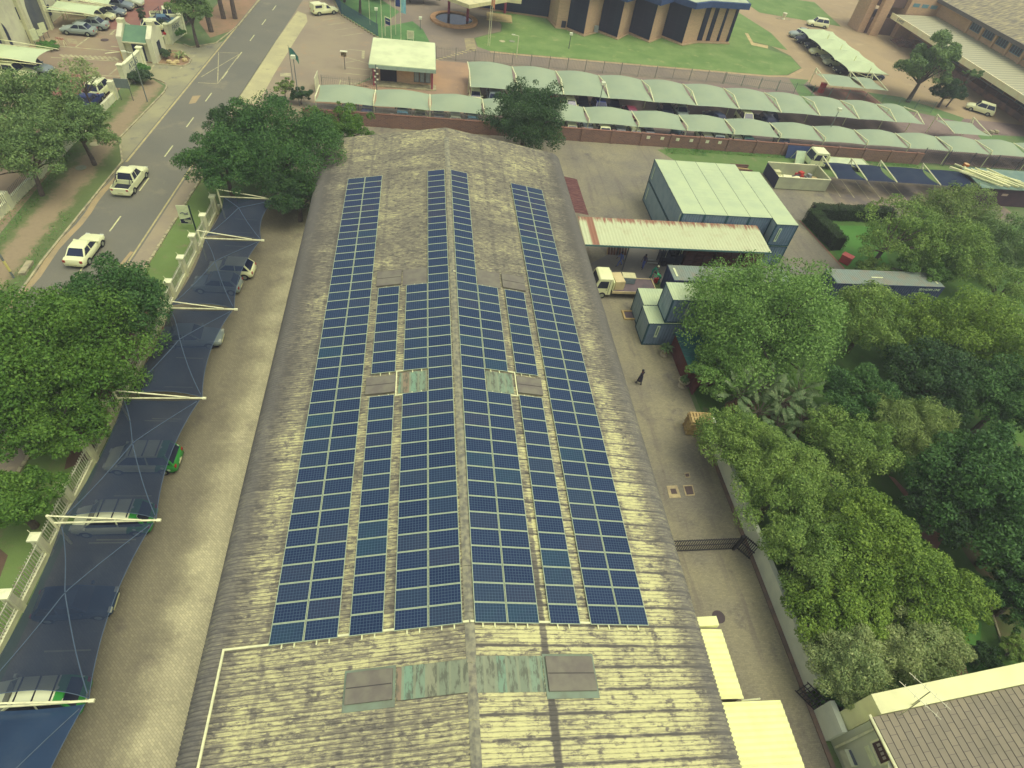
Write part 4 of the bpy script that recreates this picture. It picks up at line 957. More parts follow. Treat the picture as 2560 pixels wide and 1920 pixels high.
# entrance walls with lettering
letter_m = mat('grey_letters', S(108,120,112), .6)
def sign_wall(label, p0, p1, h, lines):
    r = thing('entrance_wall', label, 'wall', (*p0, 0)); d = np.array(p1)-np.array(p0); L = np.linalg.norm(d); rot = math.atan2(d[1], d[0]); c = (np.array(p0)+np.array(p1))/2
    b = MB(); b.obox(c, (L, .35), 0, h, rot); obj('wall', b, white_wall, r)
    b = MB(); b.obox(c, (L+.1, .45), h+.002, h+.1, rot); obj('coping', b, mat('pillar_cap', S(244,242,182), .8), r)
    for q in (p0, p1):
        b = MB(); b.obox(q, (.55,.6), 0, h+.25, rot); o = obj('pillar', b, white_wall, r); b = MB(); b.obox(q, (.7,.75), h+.252, h+.36, rot); obj('cap', b, mat('pillar_cap', S(244,242,182), .8), o)
    dd = d/L; nn = np.array([dd[1], -dd[0]]);
    for i, tx in enumerate(lines):
        p = c+nn*.19-np.array(p0); writing(tx, .95, r, (p[0], p[1], h-.62-i*.85), (dd[0], dd[1], 0), (0,0,1), letter_m)
    return r
sign_wall('cream entrance wall with grey lettering left of the gatehouse', (-39.7,73.0), (-39.3,79.0), 2.3, ['ATLAS', 'PARK'])
sign_wall('cream entrance wall with grey lettering beyond the gatehouse', (-38.5,88.3), (-37.8,92.8), 2.3, ['PARK'])

# ------------------------------------------------------------------ posts, lamps and signs
lamp_grey = mat('lamp_pole', S(128,132,118), .5); lamp_head = mat('lamp_head', S(240,240,190), .4)
def lamp(label, p, h, head='box', m=lamp_grey):
    r = thing('lamp_post', label, 'lamp post', (p[0], p[1], 0)); b = MB(); b.tube([(p[0],p[1],0),(p[0],p[1],h)], [.07,.045], 8); obj('pole', b, m, r)
    if head == 'box': b = MB(); b.box(p[0]-.26,p[0]+.26,p[1]-.22,p[1]+.22,h-.02,h+.34); obj('lamp_head', b, lamp_head, r)
    elif head == 'arm': b = MB(); b.tube([(p[0],p[1],h),(p[0]-.7,p[1],h+.12)], .035, 6); b.obox((p[0]-.9,p[1]), (.5,.22), h+.06, h+.18); obj('lamp_head', b, lamp_head, r)
    return r
lamp('square headed lamp post by the shrub at the near forecourt corner', g('B',378,915), 5.8)
lamp('tall square headed lamp post in the middle of the car park', (21.6,72.3), 5.3)
lamp('tall square headed lamp post at the right of the car park', g('D',460,1262), 5.2)
lamp('short square headed lamp on the lawn before the dark glass building', g('C',490,420), 2.2, m=dark_pale)
lamp('white curved lamp post at the edge of the lane and the lawn', g('C',38,495), 3.2, 'arm', steel_w)
lamp('thin lamp post on the drive by the fountain', g('B',1420,255), 1.6)
lamp('grey lamp post leaning over the street verge behind the entrance wall', g('A',1275,880), 5.6, 'arm')
lamp('low garden lamp post by the blue fence', g('B',1045,250), 2.8)
r = thing('street_pole', 'grey pole with a yellow band at the left edge by the dirt path', 'pole', g('E',120,880)); q = g('E',120,880)
b = MB(); b.tube([q, (q[0]-.1,q[1],6.5)], .09, 8); obj('pole', b, lamp_grey, r); b = MB(); b.tube([(q[0]-.0,q[1],.7),(q[0]-.03,q[1],1.75)], .105, 8); obj('yellow_band', b, mat('band_yellow', S(230,214,120), .6), r)
r = thing('drain_slab', 'concrete drain slab at the kerb under the big left tree', 'slab', g('E',235,810)); b = MB(); b.prism([g2('E',165,860), g2('E',240,750), g2('E',298,750), g2('E',222,860)], 0, .25); obj('slab', b, kerb_m, r)
# estate board on a pole
r = thing('sign_board', 'white and black advertising board on a black post at the lawn edge', 'sign', (-23.85,41.9,0)); bx, by = -23.95, 41.75
beam(r, 'post', (bx,by,0), (bx,by,2.75), .07, mat('black_post', S(40,56,56), .5)); blk = mat('sign_black', S(34,40,62), .5)
b = MB(); b.box(bx-1.15,bx-.1,by-.03,by+.03,.75,2.7); o = obj('board', b, mat('sign_white', S(230,232,170), .5), r)
b = MB(); n = 10; b.add([(bx-1.12+.99*k/n, by-.036, .8) for k in range(n+1)]+[(bx-1.12+.99*k/n, by-.036, 1.25+.28*(k/n)**1.6) for k in range(n+1)], [(k,k+1,n+2+k,n+1+k) for k in range(n)]); obj('black_field', b, blk, o)
b = MB()
for x0, x1, z in ((-.8,-.16,1.18),(-.72,-.16,1.04),(-.5,-.16,.9)): b.box(bx+x0,bx+x1,by-.045,by-.040,z-.035,z+.035)
obj('text_lines', b, mat('sign_white', S(230,232,170), .5), o)
b = MB(); b.tube([(bx-.95,by-.05,1.88),(bx-.7,by-.05,2.0),(bx-.45,by-.05,1.86),(bx-.25,by-.05,1.98)], .05, 5); b.obox((bx-.42,by-.05), (.35,.02), 1.78, 1.86); obj('logo', b, mat('sign_grey', S(120,124,110), .6), o)
# office boards
def board(label, p, w_, h_, z0, m, rot=0.0, legs=2, name='notice_board', extra=None):
    r = thing(name, label, 'sign', (p[0], p[1], 0)); ca, sa = math.cos(rot), math.sin(rot)
    b = MB(); b.obox(p, (w_, .06), z0, z0+h_, rot); o = obj('board', b, m, r)
    for s in ((-1, 1) if legs == 2 else (0,)): beam(r, 'leg', (p[0]+s*w_*.42*ca, p[1]+s*w_*.42*sa+.06, 0), (p[0]+s*w_*.42*ca, p[1]+s*w_*.42*sa+.06, z0+h_*.9), .035, dark_pale if extra is None else extra)
    return r, o
board('grey backed board on two dark legs beside the street pier', ((-38.8-37.9)/2, 68.85), 1.6, 1.1, 1.5, mat('board_back', S(122,132,118), .7))
for i, (c, w2, h2) in enumerate((((335,400),.9,1.3),((375,365),.6,.8),((405,335),.9,1.2))):
    board(['tall','small middle','wide upper'][i]+' white notice board in the shrub bed before the arched building', g('A',*c), w2, h2, .8, mat('sign_white', S(230,232,170), .5), R_(60))
r, o = board('white text board on two legs behind the guardhouse roof', g('B',1335,352), 1.15, 1.25, .25, mat('sign_white', S(230,232,170), .5), extra=steel_w)
p = g('B',1335,352); b = MB()
for k in range(6): b.box(p[0]-.4,p[0]+.42,p[1]-.045,p[1]-.035,.55+k*.14,.58+k*.14)
obj('text_lines', b, mat('faint_text', S(190,190,140), .7), o)
r = thing('direction_sign', 'blue and white direction sign in a white frame on the grass behind the guardhouse', 'sign', g('B',1168,335)); p = g('B',1168,335)
beam(r, 'post', p, (p[0],p[1],2.9), .06); beam(r, 'post', (p[0]-1.0,p[1]+1.0,0), (p[0]-1.0,p[1]+1.0,2.9), .06); beam(r, 'top_bar', (p[0],p[1],2.9), (p[0]-1,p[1]+1,2.9), .06)
b = MB(); b.obox((p[0]-.5,p[1]+.5), (1.1,.05), 1.9, 2.75, R_(135)); obj('panel', b, mat('sign_blue', S(44,64,110), .5), r)
b = MB(); b.obox((p[0]-.53,p[1]+.47), (.9,.03), 2.4, 2.5, R_(135)); obj('text_line', b, plate_w, r)
# forecourt boom sign
q = g('B',770,600); r = thing('boom_sign', 'brown chequered boom sign on a thin post in the forecourt', 'sign', q)
beam(r, 'post', q, (q[0],q[1],2.4), .045, dark_pale); b = MB(); b.obox((q[0]-.05,q[1]), (.75,.06), 1.75, 2.3); obj('panel', b, mat('sign_brown', S(92,70,58), .7, S(180,160,110), 8), r); b = MB(); b.obox((q[0],q[1]), (1.0,.5), 2.42, 2.5); obj('roof_plate', b, plate_w, r)
q = g('B',515,800); r = thing('gate_panel', 'white gate panel standing open by the forecourt palisade', 'gate', q); b = MB(); b.add([(q[0],q[1],.1),(q[0]+.1,q[1]+2.6,.1),(q[0]+.1,q[1]+2.6,1.9),(q[0],q[1],1.9),(q[0]+.06,q[1],.1),(q[0]+.16,q[1]+2.6,.1),(q[0]+.16,q[1]+2.6,1.9),(q[0]+.06,q[1],1.9)], [(0,1,2,3),(7,6,5,4),(0,4,5,1),(3,2,6,7),(0,3,7,4),(1,5,6,2)]); obj('panel', b, white_wall, r)
q = g('B',1045,795); r = thing('camera_pole', 'dark pole hung with small white cameras at the guardhouse corner', 'pole', q); beam(r, 'pole', q, (q[0],q[1],3.6), .06, dark_pale)
b = MB()
for k in range(6): b.obox((q[0]+(.16 if k % 2 else -.16), q[1]), (.26,.14), 1.2+k*.38, 1.36+k*.38)
obj('camera_cluster', b, plate_w, r)
# flags
def flag(label, p, h, z0, z1, wd, m, droop=.15, letters=None):
    r = thing('flagpole', label, 'flagpole', (p[0],p[1],0)); b = MB(); b.tube([(p[0],p[1],0),(p[0],p[1],h)], [.05,.03], 6); obj('pole', b, steel_w if h > 5 else lamp_grey, r)
    if m:
        b = MB(); b.grid(lambda u, v: (p[0]+.05+wd*u, p[1]+.12*math.sin(u*7+v*2)*u, z1-(z1-z0)*v-droop*u*u), 10, 8); o = obj('flag', b, m, r, smooth=60)
        if letters:
            for i, ch in enumerate(letters): writing(ch, .5, r, (wd*.5, -.14, z1-.5-i*.55), (1,0,0), (0,0,1), plate_w)
    return r
flag('teal flag on a thin pole at the near forecourt corner', g('B',320,700), 4.6, 3.3, 4.3, 1.05, mat('flag_teal', S(60,110,104), .8, S(90,150,110), 1), 1.1)
flag('flagpole with a green flag behind the guardhouse', g('B',1163,160), 7.2, 3.2, 7.0, .9, mat('flag_green', S(110,170,90), .8, S(200,210,110), .8))
flag('flagpole with a navy flag lettered white behind the guardhouse', g('B',1207,300), 7.6, 4.2, 7.4, .75, mat('flag_navy', S(46,66,116), .8), .1, 'TEC')
flag('flagpole with a pale blue flag behind the guardhouse', g('B',1252,340), 7.6, 3.9, 7.4, .8, mat('flag_sky', S(120,180,180), .8, S(170,210,170), 1), .2)
flag('bare flagpole left of the green flag', g('B',1090,330), 7.6, 0, 0, 0, None)
flag('bare flagpole at the far end of the blue fence', g('B',985,215), 6.5, 0, 0, 0, None)
flag('flagpole with an orange flag in front of the entrance canopy', g('B',2003,395), 8.4, 6.0, 7.6, .6, mat('flag_orange', S(196,120,70), .8, S(220,160,120), 1.2), .8)
flag('bare flagpole beside the orange flag pole', g('B',2018,398), 8.4, 0, 0, 0, None)
# ================================================================== buildings
def gx(t, x, y, X):
    d = sight(t, x, y); k = (X-CAM[0])/d[0]; p = CAM+d*k; return float(p[1]), float(p[2])
def gy(t, x, y, Y):
    d = sight(t, x, y); k = (Y-CAM[1])/d[1]; p = CAM+d*k; return float(p[0]), float(p[2])
tan_brick = None
def brick(name, c1, c2, mort, w=.5, h=.17, wear=.3):
    t = NT(name); p = t.pos(); nrm = t.n('ShaderNodeNewGeometry').outputs['Normal']
    x, y, z = t.xyz(p); nx, ny, nz = t.xyz(nrm)
    u = t.math('ADD', t.math('MULTIPLY', x, t.math('ABSOLUTE', ny)), t.math('MULTIPLY', y, t.math('ABSOLUTE', nx)))
    bt = t.n('ShaderNodeTexBrick'); t.put(bt.inputs[0], t.vec(u, z, 0.0)); bt.inputs['Scale'].default_value = 1; bt.inputs['Brick Width'].default_value = w; bt.inputs['Row Height'].default_value = h
    bt.inputs['Mortar Size'].default_value = .018; bt.inputs['Color1'].default_value = c1; bt.inputs['Color2'].default_value = c2; bt.inputs['Mortar'].default_value = mort
    return t.done(t.mix(t.rng(t.noise(p, .35, 5), .42, .72, 0, wear), bt.outputs[0], c2), .9)
tan_m = brick('tan_brick', S(212,170,124), S(194,156,116), S(214,182,138))
glass_dark = NT('dark_facade_glass'); x_, y_, z_ = glass_dark.xyz(glass_dark.pos())
def gridlines(t, c, pitch, wd): return t.math('GREATER_THAN', t.math('ABSOLUTE', t.math('SUBTRACT', t.math('FRACT', t.math('DIVIDE', c, pitch)), .5)), .5-wd)
glass_dark.b.inputs['Specular IOR Level'].default_value = .25
glass_dark = glass_dark.done(glass_dark.mix(glass_dark.math('MAXIMUM', gridlines(glass_dark, x_, 1.1, .03), gridlines(glass_dark, z_, 1.55, .02)), S(28,36,58), S(44,50,66)), .3)
# guardhouse
r = thing('guardhouse', 'small guardhouse under a white flat roof with a pale teal fascia between forecourt and carports', 'guardhouse', (-5, 84, 0))
b = MB(); b.prism([(-8.7,81.0),(-6.1,81.0),(-6.1,80.9),(-4.3,80.6),(-1.1,80.8),(-1.1,88.6),(-8.7,88.6)], 0, 2.45); obj('wall', b, tan_m, r)
b = MB(); b.box(-9.85,-.75,78.9,89.25,2.93,3.02); obj('roof', b, mat('white_roof', S(226,230,168), .7, S(208,212,154), .35), r)
b = MB(); b.box(-9.9,-.7,78.84,89.3,2.46,2.93); obj('fascia', b, mat('teal_fascia', S(170,190,156), .7), r)
redcol = mat('red_column', S(164,76,84), .6)
for p in ((-9.3,79.4),(-1.2,79.3),(-9.4,88.8),(-1.0,88.8)): b = MB(); b.box(p[0]-.13,p[0]+.13,p[1]-.13,p[1]+.13,0,2.46); obj('column', b, redcol, r)
b = MB(); b.box(-8.5,-6.2,80.93,80.97,.1,2.2); obj('doorway', b, mat('dark_opening', S(52,48,56), .6), r)
for x0 in (-3.7,-2.9,-2.1):
    b = MB(); b.box(x0,x0+.62,80.55,80.6,.5,2.1); o = obj('window', b, mat('pale_window', S(150,158,146), .2), r); b = MB(); b.box(x0-.06,x0+.68,80.58,80.64,.44,2.16); obj('frame', b, trim_m, o)
b = MB(); b.box(-9.0,-.6,79.0,80.9,0.016,.13); obj('step', b, kerb_m, r)
# dark glass and brick office
Z0, ZT = 0.0, 6.35
fac = [(8.0,118.4),(21.0,116.8),(21.8,112.1),(23.7,111.9),(26.5,109.0),(29.8,112.1),(32.8,108.9),(35.9,112.8),(39.0,109.0),(42.4,112.6),(45.5,109.1),(49.2,111.6),
       (50.3,111.75),(51.1,111.9),(52.0,112.05),(53.4,112.3),(54.0,112.4),(55.5,112.65),(56.2,112.8)]
kinds = ['g','b','b','g','b','g','b','g','b','g','b','g','b','g','b','g','b','g']
kinds = ['g','b','b','g','b','g','b','g','b','g','b','g','b','g','b','g','b','g']
r = thing('brick_office', 'tan brick office with a zigzag front of dark glass bays under a blue fascia', 'building', (39, 114, 0))
b = MB(); b.prism([(p[0], p[1]+.12) for p in fac]+[(58.0,126),(8,130)], 0, ZT); obj('wall', b, tan_m, r)
for (p, q), k in zip(zip(fac[:-1], fac[1:]), kinds):
    p, q = np.array(p), np.array(q); d = (q-p)/np.linalg.norm(q-p); n_ = np.array([d[1], -d[0]])
    if k == 'g':
        a, c = p+d*.05, q-d*.05
        b = MB(); b.add([(*(a+n_*.02),.35),(*(c+n_*.02),.35),(*(c+n_*.02),ZT-.02),(*(a+n_*.02),ZT-.02),(*(a-n_*.1),.35),(*(c-n_*.1),.35),(*(c-n_*.1),ZT-.02),(*(a-n_*.1),ZT-.02)], [(0,1,2,3),(0,4,5,1),(3,2,6,7),(1,5,6,2),(4,0,3,7)]); obj('glass_bay', b, glass_dark, r)
b = MB(); b.strip([(p[0], p[1]-.25) for p in fac[1:]], .55, .016, h=.16); obj('plinth', b, mat('brick_edging', S(198,160,112), .9), r)
fasc = [(7.0,116.6),(20.2,115.6),(21.2,110.9),(23.4,110.7),(26.4,107.7),(29.8,110.6),(32.8,107.5),(35.9,110.9),(39.0,107.6),(42.4,110.9),(45.6,107.7),(49.4,110.0),(57.2,111.0),(58.6,127),(7,131)]
b = MB(); b.prism(fasc, ZT+.002, ZT+.95); obj('fascia', b, mat('blue_fascia', S(58,80,114), .5, S(50,70,106), 2), r)
b = MB(); b.prism([(p[0]*.985+.55, p[1]+.35) for p in fasc], ZT+.96, ZT+1.03); obj('roof', b, mat('sage_roof', S(190,198,152), .8, S(172,180,140), .5), r)
for c in ((440,215),(720,255)):
    q = g('C',c[0],c[1]+30); b = MB(); b.box(q[0]-.4,q[0]+.4,q[1]-.2,q[1]+.2,.15,1.25); obj('air_unit', b, mat('unit_grey', S(150,152,136), .6) if c[0] > 500 else trim_m, r)
# entrance canopy on red columns and the pool
r = thing('entrance_canopy', 'broad cream slab canopy with glass panels on red columns over the round pool', 'canopy', (4, 116, 0))
zc = 4.6; can = [g2('B',1560,-30,zc), g2('B',1640,0,zc), g2('B',1840,75,zc), g2('B',2000,48,zc), g2('B',2170,20,zc), g2('C',80,35,zc), g2('C',80,-20,zc), g2('C',60,-60,zc), g2('B',1700,-160,zc)]
b = MB(); b.prism(can, zc, zc+.55); obj('slab', b, mat('cream_slab', S(226,214,150), .8, S(206,196,140), 1), r)
inner = [((p[0]-4)*.86+4, (p[1]-118)*.84+118.4) for p in can]
b = MB(); b.prism(inner, zc+.56, zc+.62); obj('roof_glazing', b, mat('pale_glazing', S(206,220,166), .35, S(190,206,156), 2), r)
for c in ((1665,130),(1825,195),(2148,115)):
    q = g('B',*c); b = MB(); b.tube([q,(q[0],q[1],zc)], .24, 12); obj('column', b, redcol, r, smooth=True)
r = thing('round_pool', 'round pool with an orange brick rim under the entrance canopy', 'fountain', (2.9,110.4,0))
b = MB(); b.lathe([(3.3,.02),(4.25,.02),(4.25,.38),(4.1,.44),(3.35,.44),(3.3,.4),(3.3,.02)], (2.9,110.4,0), 48, caps=False); obj('rim', b, mat('orange_brick', S(206,158,104), .9, S(184,140,96), 2), r)
t = NT('pool_water'); t.b.inputs['Specular IOR Level'].default_value = .5; w_m = t.done(S(44,66,68), .05)
b = MB(); b.lathe([(3.31,.1),(3.31,.26)], (2.9,110.4,0), 48); obj('water', b, w_m, r)
# terrace at the entrance
b = MB(); b.prism([(8.9,112.5),(13.6,112.0),(13.8,116.2),(9.2,116.8)], .016, .16); struct('terrace', b, mat('sand_path', S(206,182,120), .95))

# right hand tan warehouse with canopy
r = thing('tan_warehouse', 'large tan brick warehouse with a long corrugated loading canopy at the upper right', 'building', (108, 105, 0))
b = MB(); b.box(107.6,150,60,127.5,4.0,8.0).box(104.1,150,60,127.5,0,4.4).box(100.5,150,127.5,136,0,8.2); obj('wall', b, tan_m, r)
b = MB()
for i in range(2): pass
b.add([(106.2,58,7.9),(106.2,128.5,7.9),(122,128.5,12.6),(122,58,12.6),(106.2,58,8.15),(106.2,128.5,8.15),(122,128.5,12.9),(122,58,12.9)], [(4,7,6,5),(0,1,2,3),(0,4,5,1),(1,5,6,2),(0,3,7,4)])
t = NT('aged_metal_roof'); v = t.objc(); fn_ = t.noise(t.vec(t.math('MULTIPLY', t.xyz(v)[0], .6), t.math('MULTIPLY', t.xyz(v)[1], 3), 0.0), 1, 5)
obj('roof', b, t.done(t.mix(t.rng(fn_, .4, .66), S(126,118,96), S(196,180,124)), .8), r)
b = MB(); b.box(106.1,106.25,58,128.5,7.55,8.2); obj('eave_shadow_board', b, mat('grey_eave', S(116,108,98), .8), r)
b = MB(); corr_sheet(b, 97.4, 107.55, 58, 127, 4.55, 5.05, pitch=1.1, amp=.05); t = NT('ribbed_canopy'); x, y, z = t.xyz(t.objc())
rib = t.math('GREATER_THAN', t.math('FRACT', t.math('MULTIPLY', y, .9)), .45)
obj('canopy_roof', b, t.done(t.mix(t.math('MULTIPLY', rib, .5), S(196,190,140), S(138,134,112)), .7), r)
b = MB(); b.box(97.2,97.42,58,127.3,3.75,4.75); obj('fascia', b, mat('cream_fascia', S(255,246,186), .8, S(248,232,172), .8), r)
writing('E-WEST', .75, r, (97.17-108, 123.4-105, 4.25), (0,-1,0), (0,0,1), mat('sign_grey', S(120,124,110), .6))
b = MB(); b.box(101.3,104.05,60,124,.016,1.0); obj('platform', b, mat('platform_brick', S(160,118,88), .9, S(120,96,80), .8), r)
b = MB(); b.tube([(101.4,62,2.0),(101.4,123,2.0)], .06, 6)
for i in range(20): b.tube([(101.4,63+i*3.1,1.0),(101.4,63+i*3.1,2.0)], .03, 4)
obj('handrail', b, mat('rail_grey', S(150,150,136), .5), r)
for i, y in enumerate((88.5,95.5,102.5,109.5,116)):
    b = MB(); b.box(104.0,104.08,y,y+3.4,1.02,3.7); obj('roller_door', b, mat('roller_grey', S(126,132,124), .6, S(96,102,102), 1) if i != 2 else glass_dark, r)
b = MB()
for i, y in enumerate((85.2,92.2,99.2)): b.box(103.95,104.06,y,y+3.0,1.02,3.9)
obj('red_brick_panel', b, brick_m, r)
wf = mat('blue_window_frame', S(110,150,150), .5)
for i in range(9):
    y = 80+i*4.15; b = MB(); b.box(107.5,107.58,y,y+2.9,6.0,7.35); o = obj('window', b, mat('window_dark', S(50,60,76), .2), r)
    b = MB(); b.box(107.44,107.5,y-.06,y+2.96,5.94,6.02).box(107.44,107.5,y-.06,y+2.96,7.33,7.4)
    for k in range(5): b.box(107.44,107.5,y+k*.725-.03,y+k*.725+.03,6.02,7.33)
    obj('frame', b, wf, o)
    b = MB(); b.box(107.25,107.6,y+3.2,y+3.75,4.9,7.55); obj('pilaster', b, tan_m, r)
for i in range(3):
    x = 101.2+i*2.1; b = MB(); b.box(x,x+1.5,127.42,127.5,6.2,6.85); obj('window', b, wf, r)
for p, w2, d2, h2 in (((93.4,131.6),1.5,4.6,11.0),((95.6,128.2),2.0,1.2,11.0)):
    b = MB(); b.box(p[0]-w2/2,p[0]+w2/2,p[1]-d2/2,p[1]+d2/2,0,h2); obj('tower_pier', b, tan_m, r)
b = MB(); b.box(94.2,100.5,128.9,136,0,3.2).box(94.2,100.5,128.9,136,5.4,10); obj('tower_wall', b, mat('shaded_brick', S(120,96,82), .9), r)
b = MB()
for k in range(24): b.box(92.6,92.64,131.3+.75*math.cos(k*math.pi/12),131.3+.75*math.cos(k*math.pi/12)+.12,4.9+.75*math.sin(k*math.pi/12),5.02+.75*math.sin(k*math.pi/12))
obj('round_emblem', b, mat('emblem_pale', S(206,178,136), .8), r)
b = MB()
for i in range(6): b.box(97.5+i*.55,98.05+i*.55,120,124.5,.016,1.0-i*.15) if False else b.box(98.6+i*.4,99.0+i*.4,121.5,125.5,.016,.18+i*.16)
obj('steps', b, mat('platform_brick', S(160,118,88), .9), r)

# cream office building across the street
cream = mat('cream_plaster', S(232,228,176), .9, S(214,208,164), .7)
trim_c = mat('cream_trim', S(222,216,160), .8)
X0 = -55.0
r = thing('arched_office', 'cream plastered office with tall arched recesses and a green roof in the upper left corner', 'building', (X0, 82, 0))
b = MB(); b.box(-80,X0,62,90.2,0,7.4); obj('wall', b, cream, r)
b = MB(); b.box(-82,-55.6,90.2,120,0,5.0); obj('side_wing', b, cream, r)
b = MB(); b.add([(X0+.6,61,7.42),(X0+.6,90.8,7.42),(-67,90.8,10.5),(-67,61,10.5)], [(0,1,2,3)]); obj('roof', b, mat('green_roof', S(106,138,98), .7, S(94,126,92), 1), r)
recess = mat('recess_grey', S(104,106,98), .6, S(88,92,92), .8)
def arch(ya, yb, z0, z1, m, X=X0):
    n = 12; c = (ya+yb)/2; rad = (yb-ya)/2; pts = [(ya,z0),(yb,z0)]+[(c+rad*math.cos(math.pi*k/n), z1-rad+rad*math.sin(math.pi*k/n)) for k in range(n+1)]
    b = MB(); k = len(pts); b.add([(X+.03,p[0],p[1]) for p in pts]+[(X-.15,p[0],p[1]) for p in pts], [tuple(range(k))]+[((i+1)%k,i,i+k,(i+1)%k+k) for i in range(k)]); return obj('arched_recess', b, m, r)
ya, _ = gx('A',430,265,X0); yb, _ = gx('A',330,350,X0); lo, hi = min(ya,yb), max(ya,yb); arch(lo+.2, hi+1.6, .1, 5.8, recess)
y1, z1_ = gx('A',130,420,X0); arch(y1-3.4, y1, .1, 4.4, mat('recess_navy', S(52,60,82), .4))
for c0, c1 in (((130,60),(185,160)), ((215,255),(280,360))):
    a0 = gx('A',*c0,X0); a1 = gx('A',*c1,X0); yc = (a0[0]+a1[0])/2; b = MB(); b.box(X0+.005,X0+.05,yc-.35,yc+.35,min(a0[1],a1[1]),max(a0[1],a1[1])); o = obj('window', b, mat('window_dark', S(50,60,76), .2), r)
    b = MB(); b.box(X0+.005,X0+.12,yc-.45,yc+.45,min(a0[1],a1[1])-.16,min(a0[1],a1[1])-.02); obj('sill', b, trim_c, o)
for y in (90.0, 84.3, 78.2):
    b = MB(); b.box(X0-.02,X0+.42,y-.45,y+.45,0,7.6); obj('pilaster', b, trim_c, r)
b = MB(); b.box(X0-.1,X0+.3,61,90.5,7.0,7.4); obj('cornice', b, trim_c, r)
for i in range(5):
    y = 92+i*3.6; b = MB(); b.box(-55.62,-55.5,y,y+1.1,.9,2.2); obj('window', b, mat('window_dark', S(50,60,76), .2), r)
    b = MB(); b.box(-55.62,-55.5,y+.1,y+1.0,3.2,4.1); obj('window', b, mat('window_dark', S(50,60,76), .2), r)
# gatehouse
r = thing('gatehouse', 'cream gatehouse with a green roof between two tall gables at the office park entrance', 'gatehouse', (-40.2,83,0))
b = MB(); b.box(-41.9,-38.7,81.2,84.6,0,2.5); obj('wall', b, cream, r)
for x in (-42.1,-38.5):
    b = MB(); b.box(x-.32,x+.32,80.7,85.1,0,3.1).add([(x-.32,80.7,3.102),(x+.32,80.7,3.102),(x+.32,85.1,3.102),(x-.32,85.1,3.102),(x-.32,82.9,4.4),(x+.32,82.9,4.4)], [(0,1,5,4),(2,3,4,5),(1,2,5),(3,0,4)]); g_ = obj('gable', b, cream, r)
    b = MB(); b.box(x-.4,x+.4,82.5,83.3,4.15,4.6); obj('finial', b, trim_c, g_)
b = MB(); b.add([(-41.75,80.5,2.6),(-38.85,80.5,2.6),(-38.85,83,3.9),(-41.75,83,3.9),(-41.75,85.3,2.6),(-38.85,85.3,2.6)], [(0,1,2,3),(3,2,5,4)]); obj('roof', b, mat('green_roof', S(96,140,88), .7), r)
b = MB(); b.box(-41.75,-38.85,80.4,80.55,2.45,2.62); obj('gutter', b, trim_c, r)
b = MB(); b.box(-41.0,-39.5,81.13,81.18,.1,2.2); obj('glazed_door', b, mat('window_dark', S(50,60,76), .2), r)
b = MB(); b.box(-38.16,-38.1,82.3,83.4,.7,2.2); obj('window', b, mat('window_dark', S(50,60,76), .2), r)
for lab, p, d, mm in (('yellow boom barrier with a white arm left of the gatehouse', g('A',1080,520), (-1.8,-1.0), mat('band_yellow2', S(220,180,60), .5)), ('white boom barrier with a red head right of the gatehouse', g('A',1450,380), (-1.6,-1.6), plate_w)):
    q = thing('boom_barrier', lab, 'boom barrier', p); b = MB(); b.box(p[0]-.2,p[0]+.2,p[1]-.2,p[1]+.2,0,1.2); obj('cabinet', b, mm, q); beam(q, 'arm', (p[0],p[1],1.1), (p[0]+d[0],p[1]+d[1],1.05), .06)
    if 'red' in lab: b = MB(); b.lathe([(.05,1.2),(.24,1.3),(.24,1.5),(.05,1.6)], (p[0],p[1],0), 10); obj('red_head', b, mat('red_head', S(196,60,50), .5), q)
p = g('A',540,400); q = thing('barricade', 'small red and white barricade on the court by the notice boards', 'barricade', p); b = MB(); b.box(p[0]-.5,p[0]+.5,p[1]-.04,p[1]+.04,.8,1.1); obj('panel', b, mat('red_panel', S(190,100,80), .6, S(230,200,160), 5), q)
for s in (-1,1):
    for e in (-1,1): beam(q, 'leg', (p[0]+s*.4,p[1],.95), (p[0]+s*.45,p[1]+e*.4,0), .025)

# house at the lower right
TH = R_(4); ca, sa = math.cos(TH), math.sin(TH); OX, OY = 20.42, -4.78; SL = .2
def hp(x, y, z): return (OX+x*ca-y*sa, OY+x*sa+y*ca, z)
def hbox(b, x0, x1, y0, y1, z0, z1, rise=True):
    f = lambda x: SL*max(x,0) if rise else 0
    vs = [hp(x,y,z0) for x,y in ((x0,y0),(x1,y0),(x1,y1),(x0,y1))]+[hp(x,y,z1+f(x)) for x,y in ((x0,y0),(x1,y0),(x1,y1),(x0,y1))]
    return b.add(vs, [(0,3,2,1),(4,5,6,7),(0,1,5,4),(1,2,6,5),(2,3,7,6),(3,0,4,7)])
r = thing('tiled_house', 'white plastered house with a grey brown tiled roof at the lower right corner', 'house', hp(0,0,0))
hw = mat('house_wall', S(204,204,160), .9, S(190,192,154), .5)
b = MB(); hbox(b, -.12, 14, -16, -.05, 0, 4.45); obj('wall', b, hw, r)
b = MB(); hbox(b, .0, 14, 0, .92, 0, 4.98); obj('parapet', b, mat('parapet_white', S(247,243,168), .8, S(232,226,158), .7), r)
t = NT('roof_tiles'); v = t.objc(); mp = t.n('ShaderNodeMapping'); mp.inputs['Rotation'].default_value = (0,0,R_(90)-TH); t.put(mp.inputs[0], v)
bt = t.n('ShaderNodeTexBrick'); t.put(bt.inputs[0], mp.outputs[0]); bt.inputs['Scale'].default_value = 1; bt.inputs['Brick Width'].default_value = .62; bt.inputs['Row Height'].default_value = .36; bt.inputs['Mortar Size'].default_value = .012
bt.inputs['Color1'].default_value = S(150,138,108); bt.inputs['Color2'].default_value = S(138,128,102); bt.inputs['Mortar'].default_value = S(104,94,82)
